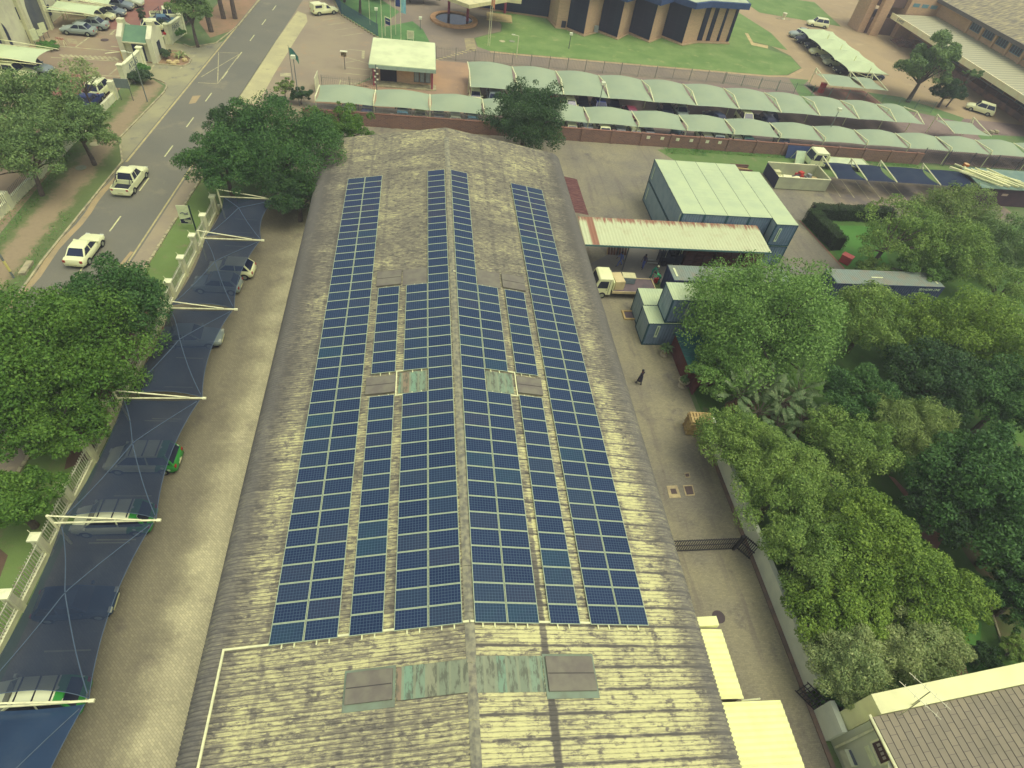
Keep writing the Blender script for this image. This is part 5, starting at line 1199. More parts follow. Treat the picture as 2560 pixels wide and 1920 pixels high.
tile_m = t.done(t.mix(t.rng(t.noise(v, .9, 5), .45, .7, 0, .4), bt.outputs[0], S(126,118,92)), .9)
b = MB(); zt = 4.78
for i in range(38):
    x0 = -.35+i*.36; x1 = x0+.40
    b.add([hp(x0,-16,zt+SL*x0+.045), hp(x0,-.03,zt+SL*x0+.045), hp(x1,-.03,zt+SL*x1+.012), hp(x1,-16,zt+SL*x1+.012), hp(x0,-16,zt+SL*x0-.02), hp(x0,-.03,zt+SL*x0-.02)], [(0,3,2,1),(4,0,1,5)])
obj('tiled_roof', b, tile_m, r)
b = MB(); b.tube([hp(-.42,0.1,4.66),hp(-.42,-16,4.62)], .08, 6); obj('gutter', b, steel_w, r)
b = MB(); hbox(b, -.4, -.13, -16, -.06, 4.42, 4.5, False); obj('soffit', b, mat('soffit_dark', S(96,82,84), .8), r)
b = MB(); b.tube([hp(-.2,-.45,.3),hp(-.2,-.45,4.35),hp(-.38,-.45,4.6)], .06, 8); obj('downpipe', b, white_wall, r)
Yw = lambda tx, ty: gx('P',tx,ty,20.6)
def fbox(name, c0, c1, m, x0, x1, par=r):
    a0, a1 = Yw(*c0), Yw(*c1); b = MB(); y0, y1 = sorted((a0[0],a1[0])); z0, z1 = sorted((a0[1],a1[1]))
    xx = OX+.25*ca+sa*0; b.box(20.72+x0, 20.72+x1, y0, y1, z0, z1); return obj(name, b, m, par)
w_ = MB(); yw = Yw(850,1530); b = MB(); b.box(20.33,20.6,-6.62,-5.74,3.42,4.3); o = obj('window', b, mat('brown_window', S(76,52,50), .4), r)
b = MB()
for k in range(4): b.box(20.31,20.328,-6.52+k*.19,-6.4+k*.19,3.75,4.0)
obj('pane', b, mat('pane_pale', S(170,160,140), .3), o)
b = MB(); b.box(20.3,20.6,-6.72,-6.63,3.32,4.38).box(20.3,20.6,-5.73,-5.64,3.32,4.38).box(20.3,20.6,-6.63,-5.73,3.3,3.41); obj('frame', b, white_wall, o)
b = MB(); b.box(20.33,20.6,-6.6,-5.72,2.68,3.02); obj('wall_plate', b, mat('sign_white', S(230,232,170), .5), r)
b = MB(); b.box(20.02,20.4,-6.35,-5.55,.85,1.42); o = obj('air_conditioner', b, mat('ac_white', S(206,206,160), .5), r); b = MB(); b.box(20.22,20.4,-6.3,-5.6,1.422,1.44); obj('ac_top', b, mat('ac_dark', S(96,100,100), .5), o)
b = MB(); b.lathe([(.05,0),(.3,.25),(.32,.3)], (20.3,-6.95,4.05), 14); obj('floodlight', b, plate_w, r)
r = thing('tv_antenna', 'pair of thin aluminium aerials standing on the corner of the tiled house roof', 'antenna', hp(.5,.1,5.1)); am = mat('aerial', S(190,186,150), .4, metal=.4)
q = hp(.9,-.2,5.0)
for dx, dy in ((0,0),(.75,.35)):
    b = MB(); b.tube([(q[0]+dx,q[1]+dy,5.05),(q[0]+dx-.25,q[1]+dy+.1,7.2)], .025, 6); b.tube([(q[0]+dx-.85,q[1]+dy+1.0,7.2),(q[0]+dx+.3,q[1]+dy-.75,7.2)], .018, 5)
    for k in range(4): b.tube([(q[0]+dx-.7+k*.3-.12,q[1]+dy+.75-k*.43-.1,7.2),(q[0]+dx-.7+k*.3+.12,q[1]+dy+.75-k*.43+.1,7.2)], .012, 4)
    obj('aerial', b, am, r)
# garden wall
r = thing('garden_wall', 'long white plastered garden wall between the paved lane and the trees', 'wall', (20.1, 8, 0))
b = MB(); b.box(19.98,20.3,-2.3,17.2,0,1.55).box(19.98,20.3,-4.85,-3.3,0,1.9); obj('wall', b, mat('garden_wall', S(240,240,198), .9, S(222,224,186), .6), r)
b = MB(); b.box(19.7,19.97,-16,17.2,.016,.09); obj('brick_kerb', b, mat('lane_brick', S(132,108,88), .9, S(112,98,84), 1.5), r)
# ================================================================== yard: containers, shelter, truck, goods
def cont_mat(name, c, c2): return mat(name, c, .55, c2, 1.1, lo=.4, hi=.75)
c_side = cont_mat('container_slate', S(112,130,140), S(98,116,128)); c_lit = cont_mat('container_slate_lit', S(158,174,164), S(142,160,154)); c_roof = mat('container_roof', S(196,206,150), .6, S(184,196,146), .5)  # paler slate: brightness of left-facing walls put into the colour
c_edge = mat('container_edge', S(48,84,90), .6); c_roof2 = mat('container_roof_grey', S(132,144,124), .7, S(142,138,114), .8); c_navy = cont_mat('container_navy', S(72,80,106), S(64,72,98))
cw = mat('label_white', S(214,226,178), .5); cg = mat('label_grey', S(120,140,118), .6)
def container(label, x0, y0, z0, L, axis='x', roof=None, side=None, end=None, group=None, plates=(), W=2.44, H=2.58):
    r = thing('shipping_container', label, 'container', (x0, y0, z0), 0, group)
    LX, LY = (L, W) if axis == 'x' else (W, L)
    def wall(pfun, L2, n):
        """corrugated face; pfun(s, depth, z)"""
        b = MB(); prof = []; p = .278; k = int(L2/p)
        for i in range(k):
            a = (L2-k*p)/2+i*p
            for ds, dd in ((0,0),(.07,.036),(.14,.036),(.21,0)): prof.append((a+ds, dd))
        prof = [(0,0)]+prof+[(L2,0)]
        vs = [pfun(s, d, z) for s, d in prof for z in (z0+.12, z0+H-.1)]
        fs = [(2*i, 2*i+2, 2*i+3, 2*i+1) for i in range(len(prof)-1)]; b.add(vs, fs); return b
    x1, y1 = x0+LX, y0+LY; sd_ = side or c_side; en = end or c_lit; e = .05
    if axis == 'x':
        obj('side_wall', wall(lambda s, d, z: (x0+s, y0+e+d-.036, z), LX, 0), sd_, r); obj('side_wall', wall(lambda s, d, z: (x1-s, y1-e-d+.036, z), LX, 0), sd_, r)
        b = MB(); b.box(x0+.03,x0+.08,y0+.1,y1-.1,z0+.12,z0+H-.1)
        for k in range(4): b.tube([(x0+.0,y0+.4+k*.55,z0+.2),(x0+.0,y0+.4+k*.55,z0+H-.15)], .022, 5)
        for k in range(7): b.box(x0+.018,x0+.04,y0+.14,y1-.14,z0+.3+k*.32,z0+.38+k*.32)
        obj('door_end', b, en, r); b = MB(); b.box(x1-.08,x1-.04,y0+.1,y1-.1,z0+.12,z0+H-.1); obj('end_wall', b, en, r)
    else:
        obj('side_wall', wall(lambda s, d, z: (x0+e+d-.036, y1-s, z), LY, 0), en, r); obj('side_wall', wall(lambda s, d, z: (x1-e-d+.036, y0+s, z), LY, 0), en, r)
        obj('end_wall', wall(lambda s, d, z: (x0+s, y0+e+d-.036, z), LX, 0), sd_, r); b = MB(); b.box(x0+.1,x1-.1,y1-.08,y1-.04,z0+.12,z0+H-.1); obj('door_end', b, en, r)
    b = MB(); zt = z0+H-.03; n = int((LX if axis == 'x' else LY)/.25)
    if axis == 'x': b.grid(lambda u, v: (x0+.02+(LX-.04)*u, y0+.02+(LY-.04)*v, zt+.012*(1 if int(u*2*n) % 2 else -1)), 2*n, 1)
    else: b.grid(lambda u, v: (x0+.02+(LX-.04)*v, y1-.02-(LY-.04)*u, zt+.012*(1 if int(u*2*n) % 2 else -1)), 2*n, 1)
    obj('roof', b, roof or c_roof, r)
    b = MB()
    for X in (x0+.06,x1-.06):
        for Y in (y0+.06,y1-.06): b.box(X-.065,X+.065,Y-.065,Y+.065,z0,z0+H-.06)
    for Y in (y0+.045,y1-.045): b.box(x0+.126,x1-.126,Y-.05,Y+.05,z0+.005,z0+.12).box(x0+.126,x1-.126,Y-.05,Y+.05,z0+H-.1,z0+H-.06)
    for X in (x0+.045,x1-.045): b.box(X-.05,X+.05,y0+.126,y1-.126,z0+.005,z0+.12).box(X-.05,X+.05,y0+.126,y1-.126,z0+H-.1,z0+H-.06)
    obj('frame', b, c_edge if roof is None else sd_, r)
    for face, s, w2, h2, zc in plates:
        b = MB()
        if face == '-y':
            b.box(x0+s,x0+s+w2,y0-.03,y0-.005,z0+zc,z0+zc+h2); o = obj('name_plate', b, cw, r); b = MB(); b.box(x0+s+w2*.3,x0+s+w2*.7,y0-.036,y0-.031,z0+zc+.25,z0+zc+h2-.12); obj('plate_text', b, cg, o)
        elif face == '-x':
            b.box(x0-.03,x0-.005,y0+s,y0+s+w2,z0+zc,z0+zc+h2); obj('name_plate', b, cw, r)
        else: b.box(x0+s,x0+s+w2,y0+h2,y0+h2+zc,z0+H,z0+H+.01); obj('roof_stripe', b, mat('sign_white', S(230,232,170), .5), r)
    return r
# big block: five wide, two high
for i in range(5):
    x0 = 23.6+i*2.45; yb = 40.9 if i < 4 else 39.75
    for lvl in (0, 1):
        pos = ['leftmost','second','third','fourth','rightmost, nearer'][i]
        container(('upper' if lvl else 'lower')+' slate container, '+pos+' in the five wide block', x0, yb, lvl*2.6, 11.3 if i < 4 else 11.0, 'y', group='containers of the five wide block',
            plates=([('-x',.25,.22,1.7,.55),('-x',10.3,.22,1.5,.55)] if i == 0 else ([('-y',.5,.3,1.6,.5)] if i == 4 and lvl else [])), end=c_lit)
# stack by the trees
container('lower slate container with a white plate at the near corner of the stack', 17.2, 26.95, 0, 6.06, 'x', plates=[('-y',.85,.3,1.35,.95)], group='containers stacked by the trees')
container('lower slate container behind the near one in the stack by the trees', 17.35, 29.45, 0, 6.06, 'x', group='containers stacked by the trees')
container('upper pale roofed container on top of the stack by the trees', 18.6, 27.05, 2.6, 6.06, 'x', plates=[('-y',1.5,.3,1.4,.85)], group='containers stacked by the trees')
container('grey roofed container behind the stack, its barred end facing the truck', 21.35, 33.25, 0, 12.2, 'x', roof=c_roof2, side=c_navy, end=c_navy, plates=[('top',.35,.22,.6,1.3),('top',7.0,1.6,1.1,.16)], group='grey roofed long containers')
r = container('navy container with white lettering among garden trees', 38.6, 33.7, 0, 12.2, 'x', roof=c_roof2, side=c_navy, end=c_navy, plates=[('top',11.5,.22,.5,1.3),('top',4.4,1.3,1.1,.16)], group='grey roofed long containers')
writing('SEANOVA LINE', .36, r, (10.6,-.02,2.15), (1,0,0), (0,0,1), cw); writing('NV 40', .3, r, (9.6,-.02,1.65), (1,0,0), (0,0,1), cw)
for z in (33.55,34.05,34.9,35.4):
    pass
# shelter with pale rusty roof
r = thing('open_shelter', 'open sided shelter with a pale ribbed roof rusting along its back edge', 'shelter', (23, 40, 0))
t = NT('rusty_pale_sheet'); x, y, z = t.xyz(t.objc()); v = t.objc()
streak = t.noise(t.vec(t.math('MULTIPLY', x, 3.0), t.math('MULTIPLY', y, .4), 0.0), 1, 5, .65)
edge = t.rng(y, -.8, .75, 0, .30); rustm = t.rng(t.math('ADD', streak, edge), .60, .84, 0, .9)
bandx = t.math('MULTIPLY', t.rng(x, -9.5, -9.3), t.math('SUBTRACT', 1.0, t.rng(x, -8.75, -8.6)))
rustm = t.math('MAXIMUM', rustm, t.math('MULTIPLY', bandx, .9)); fainte = t.rng(t.noise(v, .8, 5), .5, .75, 0, .35)
shel = t.done(t.mix(rustm, t.mix(fainte, S(200,202,150), S(180,168,120)), S(150,94,70)), .75)
b = MB(); corr_sheet(b, 12.85, 31.95, 36.4, 40.72, 4.0, 4.3, along='x', pitch=.33, amp=.022); obj('roof', b, shel, r)
b = MB(); b.box(12.9,31.95,36.33,36.39,3.84,4.0); obj('gutter', b, mat('gutter_green', S(84,116,106), .6), r)
for X in (17.9,24.3,30.7): beam(r, 'post', (X,38.0 if X < 20 else 39.4,0), (X,38.0 if X < 20 else 39.4,4.05), .07, dark_pale if X < 20 else steel_w)
for X in (17.9,24.3,30.7): beam(r, 'back_post', (X,40.6,0), (X,40.6,4.15), .07, dark_pale)
b = MB(); b.box(13.2,31.8,40.58,40.66,3.6,4.15); obj('back_beam', b, dark_pale, r)
bk = brick('stack_brick', S(120,70,56), S(92,58,52), S(70,54,50), .5, .2, .5)
for i, (x0, x1, lab) in enumerate(((24.6,27.6,'left'),(27.9,30.4,'middle'),(31.0,33.2,'right'))):
    r = thing('crate_stack', lab+' stack of reddish brown wooden crates under the shelter', 'crate stack', (x0, 40, 0), 0, 'crate stacks under the shelter'); b = MB()
    for k in range(5):
        for j in range(3):
            w3 = (x1-x0)/3; b.box(x0+j*w3+.03, x0+(j+1)*w3-.03, 38.9+random.uniform(0,.08), 40.45, .02+k*.44, .42+k*.44)
    obj('crates', b, bk, r)
r = thing('leaning_crate', 'brown slatted wooden frame leaning under the shelter behind the walking man', 'crate', (18, 41, 0)); wood = mat('raw_wood', S(196,168,104), .8, S(176,146,92), 2); dwood = mat('brown_wood', S(112,78,62), .85, S(90,66,56), 2)
b = MB()
for k in range(7): b.add([(16.9+k*.3,40.6,.05),(17.12+k*.3,40.6,.05),(17.12+k*.3,41.6,1.7),(16.9+k*.3,41.6,1.7),(16.9+k*.3,40.66,.03),(17.12+k*.3,40.66,.03),(17.12+k*.3,41.66,1.68),(16.9+k*.3,41.66,1.68)], [(0,1,2,3),(7,6,5,4),(0,4,5,1),(1,5,6,2),(2,6,7,3),(3,7,4,0)])
obj('slats', b, dwood, r); b = MB(); b.tube([(16.8,40.55,.05),(16.8,41.6,1.8)], .05, 4); b.tube([(19.0,40.55,.05),(19.0,41.6,1.8)], .05, 4); obj('rail', b, wood, r)
# forklift
r = thing('forklift', 'dark forklift with its forks towards the standing man under the shelter', 'forklift', (23.0,39.6,0)); fd = mat('forklift_dark', S(44,48,62), .5); fg = mat('forklift_grey', S(170,168,150), .5)
b = MB(); b.box(22.2,24.3,39.0,40.2,.35,1.05).box(23.6,24.4,38.95,40.25,.4,1.35); obj('chassis', b, fd, r)
b = MB(); b.box(23.2,23.7,39.3,39.9,1.05,1.25).box(23.6,23.75,39.3,39.9,1.2,1.75); obj('driver_seat', b, trim_m, r)
b = MB(); 
for Y in (39.2,39.95): b.tube([(22.1,Y,.1),(22.1,Y,2.3)], .06, 4)
b.box(22.04,22.16,39.2,39.95,2.2,2.3).box(22.04,22.16,39.2,39.95,1.2,1.28); obj('mast', b, fd, r)
b = MB()
for Y in (39.3,39.8): b.box(20.9,22.0,Y-.06,Y+.06,.1,.16)
obj('fork', b, fg, r)
b = MB()
for X, Y in ((22.5,39.05),(22.5,40.15),(23.9,39.05),(23.9,40.15)): b.tube([(X,Y,1.0),(X,Y,2.15)], .035, 4)
for k in range(6): b.box(22.45+k*.27,22.52+k*.27,39.05,40.15,2.15,2.2)
b.tube([(22.5,39.05,2.17),(23.95,39.05,2.17)], .04, 4); b.tube([(22.5,40.15,2.17),(23.95,40.15,2.17)], .04, 4); obj('overhead_guard', b, fg, r)
for X in (22.55,23.9):
    for Y in (39.0,40.2):
        o = bpy.data.objects.new('wheel', PROTO['sedan']['tyre']); COL.objects.link(o); o.parent = r; o.location = (X-23.0, Y-39.6, .32)
# flatbed trucks
def truck(label, x0, yc, L, cabw, col, bedcol, sidecol, zb=.92, W=2.1, zc=2.25):
    """front towards -X, x0 = nose"""
    r = thing('flatbed_truck', label, 'truck', (x0, yc, 0)); y0, y1 = yc-W/2, yc+W/2; xc1 = x0+cabw
    b = MB(); vs = []
    pf = [(x0+.05,.45),(x0,.55),(x0+.02,1.15),(x0+.38,zc-.12),(x0+.5,zc),(xc1-.1,zc),(xc1,zc-.1),(xc1,.45)]
    k = len(pf); b.add([(p[0],y0+.08,p[1]) for p in pf]+[(p[0],y1-.08,p[1]) for p in pf], [tuple(range(k)), tuple(range(2*k-1,k-1,-1))]+[((i+1)%k,i,i+k,(i+1)%k+k) for i in range(k)])
    obj('cab', b, paint(col), r)
    b = MB(); b.add([(x0+.01,y0+.2,1.22),(x0+.01,y1-.2,1.22),(x0+.34,y1-.25,zc-.16),(x0+.34,y0+.25,zc-.16)], [(0,3,2,1)]); obj('windscreen', b, glass_m, r)
    for Y, s in ((y0+.07,-1),(y1-.07,1)):
        b = MB(); q = [(x0+.3,Y,1.2),(xc1-.4,Y,1.2),(xc1-.4,Y,zc-.25),(x0+.52,Y,zc-.25)]; b.add(q, [(0,1,2,3) if s < 0 else (3,2,1,0)]); obj('side_window', b, glass_m, r)
    b = MB(); b.box(xc1-.28,xc1-.25,y0+.06,y0+.075,.5,zc-.1).box(xc1-.5,xc1-.38,y0+.05,y0+.075,1.0,1.05); obj('door_gap', b, trim_m, r)
    xb0 = xc1+.12; xb1 = x0+L
    b = MB(); b.box(xb0,xb1,y0,y1,zb-.12,zb); obj('bed_floor', b, bedcol, r)
    b = MB(); b.box(xb0,xb1,y0-.05,y0,zb-.2,zb+.06).box(xb0,xb1,y1,y1+.05,zb-.2,zb+.06).box(xb1,xb1+.06,y0-.05,y1+.05,zb-.2,zb+.1); obj('bed_edge', b, sidecol, r)
    b = MB(); b.box(xb0,xb0+.08,y0+.05,y1-.05,zb+.002,zc-.35); obj('headboard', b, paint(col), r)
    b = MB(); b.box(xc1+.05,xb1-.1,yc-.45,yc+.45,.45,.78); obj('chassis', b, trim_m, r)
    for X in (x0+.95, xb1-1.2):
        for Y in (y0+.14,y1-.14):
            o = bpy.data.objects.new('wheel', PROTO['sedan']['tyre']); COL.objects.link(o); o.parent = r; o.location = (X-x0, Y-yc, .36); o.scale = (1.12,1.2,1.12)
            q = bpy.data.objects.new('rim', PROTO['sedan']['rim']); COL.objects.link(q); q.parent = o
    b = MB()
    for Y in (y0+.2,y1-.45): b.box(x0-.02,x0+.04,Y,Y+.25,.7,.86)
    obj('headlight', b, lamp_m, r)
    b = MB(); b.tube([(x0+.1,y0+.05,1.6),(x0-.06,y0-.15,1.65)], .02, 4); b.box(x0-.1,x0-.04,y0-.3,y0-.1,1.4,1.75); obj('mirror', b, trim_m, r)
    return r
rm = mat('worn_bed', S(112,96,92), .9, S(96,86,84), 1.2)
truck('white flatbed truck parked against the warehouse side with a box on its bed', 13.75, 34.35, 6.3, 1.75, 'white', rm, mat('bed_timber', S(224,200,140), .8, S(196,176,126), 2))
truck('long cream flatbed truck parked on the grass below the brick wall', 50.1, 63.9, 8.9, 2.3, 'white', mat('cream_bed', S(206,212,158), .7, S(188,194,150), .8), mat('bed_cream', S(214,216,160), .7))
tag(obj('cardboard_box', MB().obox((16.25,34.35), (.95,1.55), .925, 1.85, R_(6)), mat('cardboard', S(216,196,138), .85, S(200,178,124), 1.5)), 'beige cardboard box standing behind the cab on the truck bed', 'box')
r = thing('steel_cabinet', 'pale topped grey steel cabinet lying on the truck bed beside the beige box', 'cabinet', (17.4,34.9,.92))
b = MB(); b.obox((17.5,34.95), (1.25,.8), .925, 1.62, R_(-3)); obj('carcass', b, mat('cabinet_grey', S(116,130,130), .5), r); b = MB(); b.obox((17.5,34.95), (1.3,.86), 1.622, 1.68, R_(-3)); obj('top', b, mat('cabinet_top', S(216,208,150), .6), r)
b = MB()
for k in range(3): b.obox((17.5,34.53), (1.15,.03), 1.0+k*.22, 1.15+k*.22, R_(-3))
obj('drawer', b, mat('drawer_grey', S(136,150,144), .5), r)
# wooden frame on the ground by the containers
q = g('G',1010,1205); r = thing('wooden_frame', 'flat wooden frame on a dark board on the ground against the container stack', 'frame', q)
b = MB(); b.box(q[0]-.45,q[0]+.65,q[1]-.5,q[1]+.45,.016,.06); obj('board', b, rm, r); b = MB(); b.box(q[0]-.62,q[0]+.7,q[1]+.45,q[1]+.62,.02,.14).box(q[0]-.62,q[0]+.7,q[1]-.68,q[1]-.5,.02,.14).box(q[0]-.62,q[0]-.45,q[1]-.5,q[1]+.45,.02,.14); obj('timber', b, wood, r)
# pallets
def pallet_mesh():
    b = MB()
    for k in range(7): b.box(-.8+k*.25,-.8+k*.25+.17,-.55,.55,.108,.13)
    for k in range(3): b.box(-.82,.9,-.55+k*.49,-.43+k*.49,.022,.105)
    for k in range(3): b.box(-.8+k*.76,-.66+k*.76,-.55,.55,0,.02)
    return b.mesh('pallet', wood)
pm = pallet_mesh()
for k in range(12):
    o = bpy.data.objects.new('pallet', pm); COL.objects.link(o); o.location = (19.15+random.uniform(-.05,.05), 17.15+random.uniform(-.05,.05), .01+k*.135); o.rotation_euler = (0,0,R_(-3+random.uniform(-2.5,2.5)))
    tag(o, 'topmost pallet of the pale wooden stack by the garden wall' if k == 11 else 'pale wooden pallet below the top of the stack by the garden wall', 'pallet', 'stacked wooden pallets')
r = thing('red_bin', 'red bin beside the pallet stack at the end of the garden wall', 'bin', (20.35,16.5,0)); b = MB(); b.lathe([(.22,.02),(.27,.55),(.3,.85),(.28,.9)], (20.35,16.5,0), 14); obj('bin_body', b, mat('bin_red', S(196,50,44), .5), r); b = MB(); b.lathe([(.31,.9),(.3,.97),(.1,1.02)], (20.35,16.5,0), 14); obj('lid', b, mat('bin_red_lid', S(206,70,60), .5), r)
# ground plates in the lane
dirty = mat('frame_concrete', S(196,176,122), .9, S(168,150,110), 2); iron = mat('iron_cover', S(96,80,72), .8)
for lab, ps, ic in (('square concrete drain frame with a small dark opening, left of the pair in the lane', [('K',1335,1090),('K',1425,1085),('K',1460,1190),('K',1360,1195)], [('K',1365,1115),('K',1412,1113),('K',1428,1158),('K',1378,1160)]),
                    ('brown iron cover in a pale frame, right of the pair in the lane', [('K',1475,1085),('K',1560,1080),('K',1580,1170),('K',1500,1175)], [('K',1487,1094),('K',1552,1090),('K',1570,1162),('K',1508,1166)]),
                    ('small dark square cover in the lane beyond the pair of drain covers', [('K',1490,978),('K',1530,975),('K',1540,1015),('K',1500,1018)], [('K',1494,984),('K',1526,981),('K',1532,1009),('K',1502,1012)])):
    r = thing('drain_cover', lab, 'drain cover', g(*ps[0])); b = MB(); b.prism([g2(*p) for p in ps], .01, .035); obj('frame', b, dirty, r); b = MB(); b.prism([g2(*p) for p in ic], .036, .042); obj('cover', b, iron, r)
for lab, c, m2 in (('pale round manhole cover in the grass beside the dirt path', ('A',820,1247), mat('cover_pale', S(190,180,130), .9)), ('grey round manhole cover in the dirt path nearer the pickup', ('A',700,1452), mat('cover_grey', S(146,148,116), .9)),
                   ('pale round cover on the main lawn left of the grey one', ('B',2128,358), mat('cover_pale', S(190,180,130), .9)), ('grey round cover on the main lawn by the orange flag', ('C',0,358), mat('cover_grey', S(146,148,116), .9)), ('dark round manhole in the office court', ('A',905,347), iron)):
    b = MB(); b.lathe([(.5,.01),(.52,.05),(.46,.06)], g(*c), 18); tag(obj('manhole_cover', b, m2), lab, 'manhole cover')
b = MB(); q = g('O',1530,540); b.lathe([(.0,.012),(.42,.012),(.40,.016),(0,.016)], (q[0],q[1],0), 16); struct('wet_patch', b, mat('oil_patch', S(78,66,62), .4))
# planters
def leaf_rosette(b, c, n, ln, lift, rr, w=.09, mi=0):
    for i in range(n):
        a = i*2.4+rr.uniform(0,.5); L2 = ln*rr.uniform(.7,1.1); lf = lift*rr.uniform(.4,1.2); pts = []
        for t_ in np.linspace(0,1,6): pts.append(np.array([c[0]+math.cos(a)*L2*t_, c[1]+math.sin(a)*L2*t_, c[2]+lf*t_*1.6-lf*1.3*t_*t_]))
        s = np.array([-math.sin(a), math.cos(a), 0]); vs = []
        for t_, p in zip(np.linspace(0,1,6), pts): ww = w*math.sin(math.pi*min(.97,t_*.85+.12)); vs += [p-s*ww, p+np.array([0,0,-.25*ww]), p+s*ww]
        b.add(vs, [(3*k+j, 3*k+3+j, 3*k+4+j, 3*k+1+j) for k in range(5) for j in range(2)], mi)
urn_m = mat('urn_stone', S(190,176,138), .9, S(160,146,116), 3)
plant_g = mat('plant_green', S(84,112,60), .7, S(110,130,70), 4)
for (px_, lab, ln) in ((g('G',1310,1545), 'stone urn with a spreading plant in front of the near container', .75), (g('K',1465,225), 'stone urn with a leafy plant by the brown door panel', .5)):
    r = thing('planter_urn', lab, 'planter', px_); b = MB(); b.lathe([(.36,.0),(.36,.12),(.22,.2),(.3,.42),(.46,.62),(.5,.72),(.42,.74),(.38,.66)], px_, 20); obj('urn', b, urn_m, r, smooth=50)
    b = MB(); rr = random.Random(4); leaf_rosette(b, (px_[0],px_[1],.66), 26, ln, .75, rr); leaf_rosette(b, (px_[0]+.1,px_[1],.7), 14, ln*.7, 1.0, rr); obj('plant', b, plant_g, r)
r = thing('door_panel', 'brown boarded panel leaning at the edge of the trees beside the urn', 'panel', (20.3,21.6,0)); b = MB(); b.add([(20.1,20.9,.02),(20.1,22.3,.02),(20.35,22.3,1.9),(20.35,20.9,1.9),(20.2,20.9,.02),(20.2,22.3,.02),(20.45,22.3,1.9),(20.45,20.9,1.9)], [(0,3,2,1),(4,5,6,7),(0,1,5,4),(1,2,6,5),(2,3,7,6),(3,0,4,7)]); obj('boards', b, mat('brown_board', S(112,64,56), .8, S(96,58,52), 2), r)
r = thing('green_awning', 'small green corrugated lean-to beside the near container', 'shed', (20.4,25.0,0)); b = MB(); corr_sheet(b, 19.6, 22.6, 21.6, 26.6, 1.95, 2.35, pitch=.25, amp=.03); obj('roof', b, mat('green_sheet', S(52,108,92), .6, S(44,90,84), 1), r); b = MB(); b.box(19.75,22.5,21.8,26.5,0,1.9); obj('wall', b, mat('brown_board', S(112,64,56), .8), r)
# black gates
bm = mat('black_gate', S(58,56,56), .5)
r = thing('sliding_gate', 'black palisade gate across the lane below the big trees', 'gate', (14.9,6.9,0)); b = MB(); pales(b, (13.0,6.75), (18.7,6.8), .08, 1.55, .17, .06); rails(b, (13.0,6.75), (18.7,6.8), (.15,.85,1.5), .04); obj('gate_leaf', b, bm, r)
b = MB(); b.box(18.66,18.84,6.72,6.9,0,1.8); obj('gate_post', b, bm, r)
r = thing('side_gate', 'short black palisade panel turned along the wall beside the sliding gate', 'gate', (18.9,7,0)); b = MB(); pales(b, (18.9,6.9), (19.6,6.0), .08, 1.75, .13, .06); rails(b, (18.9,6.9), (19.6,6.0), (.2,.95,1.7), .045); obj('gate_leaf', b, bm, r)
r = thing('garden_gate', 'small black barred gate ajar in the gap of the white garden wall', 'gate', (19.9,-3.2,0)); b = MB(); rails(b, (20.0,-3.28), (19.3,-2.2), (.1,.6,1.1,1.6), .035); pales(b, (20.0,-3.28), (19.3,-2.2), .1, 1.5, .2, .05); rails(b, (20.1,-3.25), (21.1,-2.7), (.1,1.6), .035); pales(b, (20.1,-3.25), (21.1,-2.7), .1, 1.5, .2, .05); obj('gate_leaf', b, bm, r)
# storage yard: open bin, goods
r = thing('open_waste_bin', 'large open topped white waste container full of rubbish in the storage yard', 'waste container', (46,58.6,0))
b = MB(); zt = 1.65; x0, x1, y0, y1 = 42.5, 49.7, 56.7, 60.6; wm = mat('bin_white', S(192,192,146), .7, S(176,174,136), .8)
b.box(x0,x1,y0,y0+.09,.12,zt).box(x0,x1,y1-.09,y1,.12,zt).box(x1-.09,x1,y0+.09,y1-.09,.12,zt).box(x0,x1,y0+.09,y1-.09,.03,.12); obj('tub', b, wm, r)
b = MB(); b.box(x0-.05,x0-.002,y0+.05,y1-.05,.1,zt-.02); obj('tailgate', b, mat('dark_gate', S(58,54,74), .7), r)
b = MB(); b.box(x0,x1,y0-.03,y0+.1,zt+.002,zt+.09).box(x0,x1,y1-.1,y1+.03,zt+.002,zt+.09).box(x1-.1,x1+.03,y0+.1,y1-.1,zt+.002,zt+.09); obj('rim', b, mat('rim_white', S(252,248,184), .6), r)
for nm, lab, c, d, h_, col in (('rubble_bag','white crumpled sheeting lying inside the open waste container',(45.2,58.2),(3.2,1.9),.95,S(250,244,180)),('red_crate','red crate inside the open waste container',(46.9,59.4),(.9,.8),1.25,S(196,70,54)),('grey_drum','grey box beside the red crate in the open waste container',(47.9,59.0),(.6,.8),1.2,S(150,150,140)),('timber_board','pale board leaning in the right end of the open waste container',(48.8,58.9),(.9,1.6),.7,S(206,180,120)),('black_plank','dark plank across the rubbish in the open waste container',(46.0,58.9),(2.2,.3),1.0,S(70,60,64)),('carton','pale carton stack at the left end of the open waste container',(43.6,59.6),(1.2,1.0),1.1,S(216,210,150))):
    b = MB(); q = b.obox(c, d, .13, h_*.7, random.uniform(-.3,.3)); b.obox((c[0]+.1,c[1]-.05), (d[0]*.7,d[1]*.7), h_*.7+.002, h_, random.uniform(-.5,.5)); tag(obj(nm, b, mat(nm+'_mat', col, .8)), lab, nm.split('_')[-1])
